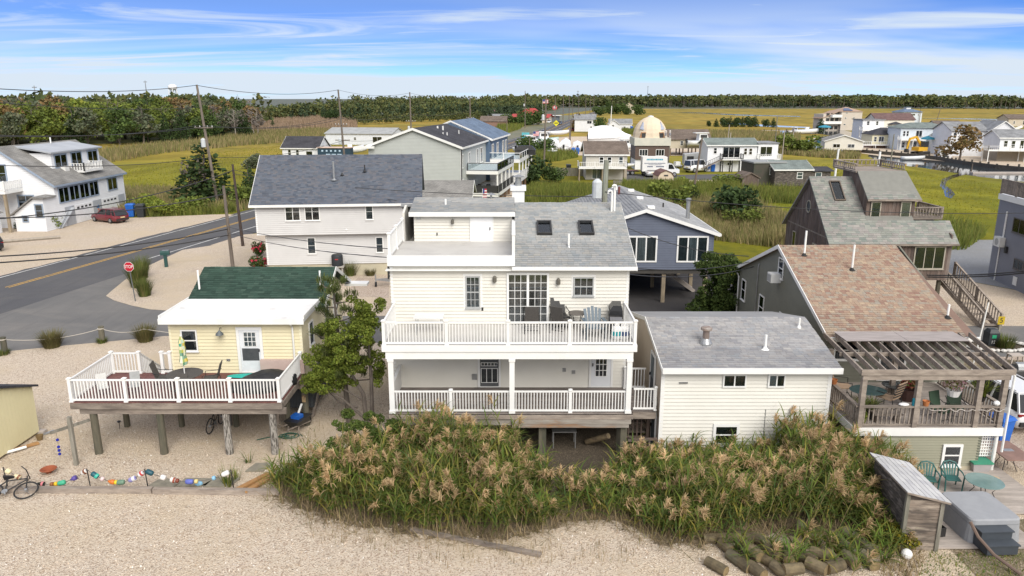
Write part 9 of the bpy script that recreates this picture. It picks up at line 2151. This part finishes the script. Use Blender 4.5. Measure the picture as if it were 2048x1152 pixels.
T=thing('hot_tub','large hot tub under a fitted grey cover','hot tub',(15.52,22.36,.08),R(2));w_,d_,h_,c_=.84,.9,.82,.2
def rr4(w,d,c,z,wob=0):return[(sx*(w-c)+c*math.cos(a)*(1+wob*math.sin(5*a)),sy*(d-c)+c*math.sin(a)*(1+wob*math.cos(7*a)),z)for sx,sy,a0 in((1,1,0),(-1,1,PI/2),(-1,-1,PI),(1,-1,1.5*PI))for a in[a0+k*PI/10 for k in range(6)]]
MB().loft([rr4(w_*1.06,d_*1.06,c_,0,.1),rr4(w_*1.03,d_*1.03,c_,.3,.06),rr4(w_*1.01,d_*1.01,c_,.66),rr4(w_,d_,c_,.77),rr4(w_*.96,d_*.96,c_,h_)]).build('cover',TUB,T);MB().loft([rr4(w_*1.012,d_*1.012,c_,.62),rr4(w_*1.014,d_*1.014,c_,.64)]).build('cover_seam',pm('seam_grey',(.2,.21,.22)),T)
T=thing('tub_steps','dark grey two tread plastic steps in front of the hot tub','steps',(15.35,21.12,.09),R(3));DG=pm('charcoal_plastic',(.055,.065,.078),rough=.5)
for i in range(2):MB().box(-.5,-.38+i*.34,.0,.5,-.02+i*.34,.30+i*.28).build('step',DG,T);MB().box(-.54,-.42+i*.34,.301+i*.28,.54,-.02+i*.34,.34+i*.28).build('tread',DG,T)
FLR=thing('yard_deck','low sun bleached plank platform under the hot tub and chairs','deck',(16,23,0),worldco=True)
planks(FLR,13.55,21.15,16.9,26.2,.085,PALEDECK,w=.16,maxlen=3.0,seed=12,th=.05);planks(FLR,16.9,23.2,18.9,27.3,.08,PALEDECK,w=.17,maxlen=1.9,seed=13,th=.05)
GP=pm('green_resin',(.035,.13,.12),(.03,.11,.105),rough=.45)
def resin(lab,x,y,rz):
 T=thing('resin_chair',lab,'chair',(x,y,.085),rz);MB().prism([(-.24,-.26,.42),(.24,-.26,.42),(.27,.22,.40),(-.27,.22,.40)],(0,0,.03)).build('seat',GP,T)
 for i in range(5):x_=-.18+i*.09;MB().bar((x_*.8,.2,.44),(x_*1.2,.36,.86-abs(i-2)**2*.015),.055,.02,(0,1,0)).build('back_slat',GP,T)
 MB().tube([(-.27,.2,.42),(-.30,.3,.68),(-.2,.38,.86),(0,.40,.92),(.2,.38,.86),(.30,.3,.68),(.27,.2,.42)],.03,6).build('back_rim',GP,T)
 for q in(-1,1):MB().tube([(q*.30,.3,.66),(q*.33,0,.66),(q*.31,-.26,.62),(q*.28,-.28,0)],.026,6).build('armrest',GP,T);MB().tube([(q*.27,.22,.42),(q*.3,.34,0)],.024,6).build('leg',GP,T)
resin('green plastic armchair against the olive wall, left of the pair',15.2,24.85,R(-15));resin('green plastic armchair against the olive wall, right of the pair',16.1,24.9,R(-10))
rtable('round green glass garden table behind the hot tub',16.8,24.15,.085,.62,.72,pm('sea_glass_top',(.15,.24,.23),(.12,.2,.19),rough=.15),BLACK);T=rtable('rectangular tiled brown table beside the blue bin',19.2,26.6,.01,.5,.74,pm('brown_tiles',(.26,.16,.13),(.2,.125,.1),scale=3),BLACK,name='tile_table')
for c_ in list(T.children):
 if c_.name.startswith('tabletop'):bpy.data.objects.remove(c_)
MB().box(-.54,-.82,.72,.54,.82,.76).build('tabletop',MATS['brown_tiles'],T);MB().box(-.2,-.1,.761,.2,.12,.766).build('inlay',GREYP,T)
T=thing('storage_tote','grey storage tub with a green lid by the lattice','storage tub',(18.0,26.35,.08));MB().hexa([(-.3,-.2,0),(.3,-.2,0),(.3,.2,0),(-.3,.2,0),(-.36,-.25,.34),(.36,-.25,.34),(.36,.25,.34),(-.36,.25,.34)]).build('tub',pm('tote_grey',(.38,.36,.36)),T);MB().box(-.39,-.28,.341,.39,.28,.4).build('lid',pm('tote_green',(.05,.27,.17)),T)
T=thing('milk_crate','black open crate on the planks between shed and hot tub','crate',(13.95,21.9,.09),.2)
for a in(-1,1):MB().box(a*.17-.01,-.18,0,a*.17+.01,.18,.32).box(-.16,a*.17-.01,0,.16,a*.17+.01,.32).build('crate_side',BLACK,T)
MB().box(-.16,-.16,0,.16,.16,.02).build('crate_base',BLACK,T)
o=MB().tube([(0,0,.9),(.12,-.3,.55),(.35,-.8,.25),(.75,-1.5,.05)],.05,6).build('bent_pole',pm('rusty_pole',(.16,.11,.085)));o.location=(14.55,21.25,.05);tag(o,'bent rusty pole leaning against the hot tub corner','pole')
o=MB().ell((0,0,.16),(.17,.17,.17),14,8).build('white_ball',VINYL);o.location=(*G(1812,1117),0);tag(o,'white ball on the ground at the shed corner','ball');lathe_thing('shell_dish','small pale dish on the planks by the brown table','dish',(18.2,25.6),.09,[(.05,0),(.13,.05),(.11,.06)],pm('dish_tan',(.5,.38,.26)))
T1_=hero('yellow_weed_bush','yellow flowering weed bush at the front corner of the plank shed',12.3,21.3,1,clumps((0,0,.3),14,(.4,.3,.2),.15,.26),2200,.04,folmat('weed_leaves',[(.09,.12,.02),(.14,.15,.025),(.30,.24,.02),(.06,.09,.02)],.3),[([(0,0,0),(0,0,.4)],.02)],12)
LOGM=pm('old_post_wood',(.165,.13,.075),(.09,.072,.045),scale=5,stretch=(1,1,1),rough=.9,dirt=(.19,.19,.13),dirt_lo=.52,dirt_hi=.72,objrand=.3,bump=.4);ENDM=pm('cut_end_wood',(.24,.18,.09),(.15,.11,.06),scale=7,rough=.9)
LG=[(1432,1140,130,.7,0),(1452,1100,115,.5,.02),(1478,1130,118,.9,.0),(1500,1108,120,.8,.14),(1530,1126,122,.9,.0),(1488,1082,150,.6,.0),(1552,1095,10,1.0,.02),(1600,1090,12,.8,.05),(1600,1062,70,.5,.25),(1545,1112,112,.6,.18),(1572,1118,85,.6,.16),(1608,1122,130,.7,.05),(1640,1116,140,.6,.1),(1585,1146,8,.6,.22),(1632,1140,135,.6,.2),(1660,1122,100,.5,.05),(1686,1096,105,1.2,.12),(1720,1090,112,1.3,.05),(1700,1126,98,.6,.1),(1668,1140,20,.6,.18),(1445,1083,3,1.3,.0),(1560,1148,120,.6,.08),(1512,1148,118,.6,.03),(1735,1128,100,.7,.0),(1520,1088,130,.6,.03)]
LABL=['post with hollow end at the far left of the heap','left outermost post half on the gravel','second post from the left front of the heap','short post leaning on the front left group','mossy post in the middle of the front left','dark post behind the front left group','crosswise grey green post left of the top','crosswise greenish post at the middle back','post with its round end standing highest at the back','stubby post under the crosswise ones','pale ended post facing the camera in the middle','thick post with a domed end right of the middle','small round post right of the middle','short pale post lying crosswise at the very front','front post with an orange cut face','reddish post behind the small round ones','long pale post slanting to the right','long post slanting half hidden at the right','brown stump below the long pale post','short crosswise post right of the front','long post lying flat behind the heap under the reeds','front middle post cut by the picture edge','second post cut by the picture edge at the front left','stump at the right end of the heap','post between the dark one and the crosswise one']
for i,(px,py,a,L,z)in enumerate(LG):
 x,y=G(px,py,z)
 T=thing('cut_post',LABL[i],'log',(x,y,z+.135),R(a),'cut posts heaped at the reed edge');r_=.165+.03*((i*5)%4)/3
 MB().lathe([(r_,-L/2),(r_*1.03,0),(r_*.98,L/2)],n=12,axis='X').build('log_body',LOGM,T,False);MB().lathe([(r_*.93,-L/2-.004),(r_*.93,-L/2+.001)],n=12,axis='X').build('cut_end',ENDM,T);MB().lathe([(r_*.93,L/2-.001),(r_*.93,L/2+.004)],n=12,axis='X').build('cut_end',ENDM,T)
x,y=G(1996,672);T=thing('speed_sign','yellow sign reading 5 on a timber post at the street edge','sign',(x,y,0));MB().box(-.05,-.05,0,.05,.05,1.1).build('post',WOODV,T);p=MB().box(-.2,-.08,.75,.2,-.051,1.25).build('sign_panel',pm('sign_amber',(.5,.36,.02)),T);txt('5',.45,Matrix.Translation((0,-.085,1.0))@Matrix.Rotation(PI/2,4,'X'),BLACK,p)
x,y=G(1980,690);T=thing('numbered_bin','black lidded box marked 15 in the stone ringed flower bed','mailbox',(x,y,.05));b=MB().loft([[(-.3,-.3,0),(.3,-.3,0),(.3,.3,0),(-.3,.3,0)],[(-.3,-.3,.75),(.3,-.3,.75),(.3,.3,.75),(-.3,.3,.75)],[(-.2,-.18,.95),(.2,-.18,.95),(.2,.18,.95),(-.2,.18,.95)]]).build('box',DKB,T);txt('15',.26,Matrix.Translation((-.05,-.31,.22))@Matrix.Rotation(PI/2,4,'X'),VINYL,b);MB().box(-.15,-.315,.45,.1,-.301,.65).build('badge',pm('badge_green',(.02,.3,.15)),b)
tuft('leafy green clump in the stone ringed flower bed',2008,694,.8,500,TG,.5);T=thing('stone_ring','ring of white stones around the flower bed by the street','stone border',(*G(1992,694),.02))
for i in range(34):a=i*PI/17;s=.13+.05*((i*7)%3);MB().ell((1.75*math.cos(a),.95*math.sin(a),.08),(s,s*.8,.1),6,4).build('stone',pm('white_stone',(.6,.58,.55)),T)
sheet('garden_bed',[(G(1992,694)[0]+1.7*math.cos(i*.3),G(1992,694)[1]+.9*math.sin(i*.3))for i in range(21)],.022,SOIL);T=thing('white_flagpole','thin white pole rising beside the garden at the right','pole',(*G(1943,742),0));MB().cyl((0,0,0),(.45,.2,3.7),.035,n=6).build('shaft',WHITEP,T)
sheet('garden_ground',[(20.5,34.5),(34,33),(34,38.5),(24,39.3)],.016,BROWNG)
T=thing('smoker_grill','big black smoker barbecue with a pale lid at the right edge beyond the white car','barbecue',(*G(2036,782),0));MB().lathe([(.05,-.8),(.42,-.78),(.42,.78),(.05,.8)],(0,0,.95),14,axis='X').build('barrel',BLACK,T);MB().lathe([(.3,-.4),(.3,.4)],(0,-.05,1.22),12,axis='X').build('lid',GREYP,T);[MB().bar((a,b,0),(a,b,.8),.06,.06).build('leg',BLACK,T)for a in(-.6,.6)for b in(-.25,.25)]
T=thing('wooden_stool','wooden stool near the flower bed at the right edge','stool',(*G(2028,728),0));MB().box(-.35,-.25,.5,.35,.25,.56).build('seat',PALEDECK,T);[MB().bar((a*1.2,b*1.2,0),(a,b,.5),.06,.06).build('leg',PALEDECK,T)for a in(-.28,.28)for b in(-.2,.2)]
T=thing('board_fence','grey board fence in the brush left of the brown roofed deck house','fence',(*G(1098,352),0));[MB().box(i*.42,-.03,0,i*.42+.39,.03,1.5).build('board',WOODV,T)for i in range(17)]
T=thing('board_fence','low dark fence in the grass before the pickup truck','fence',(*G(1226,372),0));[MB().box(i*.42,-.03,0,i*.42+.39,.03,.9).build('board',WOODV,T)for i in range(16)]
def person(lab,x,y,z,rz,top,legs):
 me=bpy.data.meshes.new('person');J=[(0,0,.95,.15),(0,0,1.2,.15),(0,0,1.42,.13),(0,0,1.52,.06),(0,-.02,1.64,.1),(.2,0,1.4,.07),(.26,-.03,1.12,.05),(.24,-.12,.88,.04),(-.2,0,1.4,.07),(-.26,-.03,1.12,.05),(-.24,-.12,.88,.04),(.1,0,.5,.075),(.11,.02,.08,.05),(.11,-.12,.04,.045),(-.1,0,.5,.075),(-.11,.04,.08,.05),(-.11,-.1,.04,.045)]
 E=[(0,1),(1,2),(2,3),(3,4),(2,5),(5,6),(6,7),(2,8),(8,9),(9,10),(0,11),(11,12),(12,13),(0,14),(14,15),(15,16)]
 me.from_pydata([j[:3]for j in J],E,[]);o=bpy.data.objects.new('person',me);COL.objects.link(o);o.location=(x,y,z);o.rotation_euler=(0,0,rz);md=o.modifiers.new('skin','SKIN');md.use_smooth_shade=True
 for i,j in enumerate(J):me.skin_vertices[0].data[i].radius=(j[3],j[3])
 me.skin_vertices[0].data[0].use_root=True;o.modifiers.new('sub','SUBSURF').levels=1;me.materials.append(top);tag(o,lab,'person')
 b=MB().lathe([(.12,.45),(.2,.55),(.19,.95),(.16,1.0)],n=10).build('shorts',legs,o);MB().ell((0,.01,1.68),(.105,.11,.09),8,6).build('hair',BROWNW,o)
SK=pm('grey_shirt',(.25,.25,.28));person('person in grey shirt and blue shorts by the blue bin at the stair house',*G(1417,343),0,.4,SK,BLUEP)
for lab,dx_ in(('person in white working at the right dome opening',5.9),('person in pale clothes at the right end of the dome ledge',6.75)):x,y=G(1269,339);person(lab,x+dx_,y-.1,6.2,.6*dx_,pm('pale_shirt',(.6,.55,.52)),MATS['grey_shirt'])
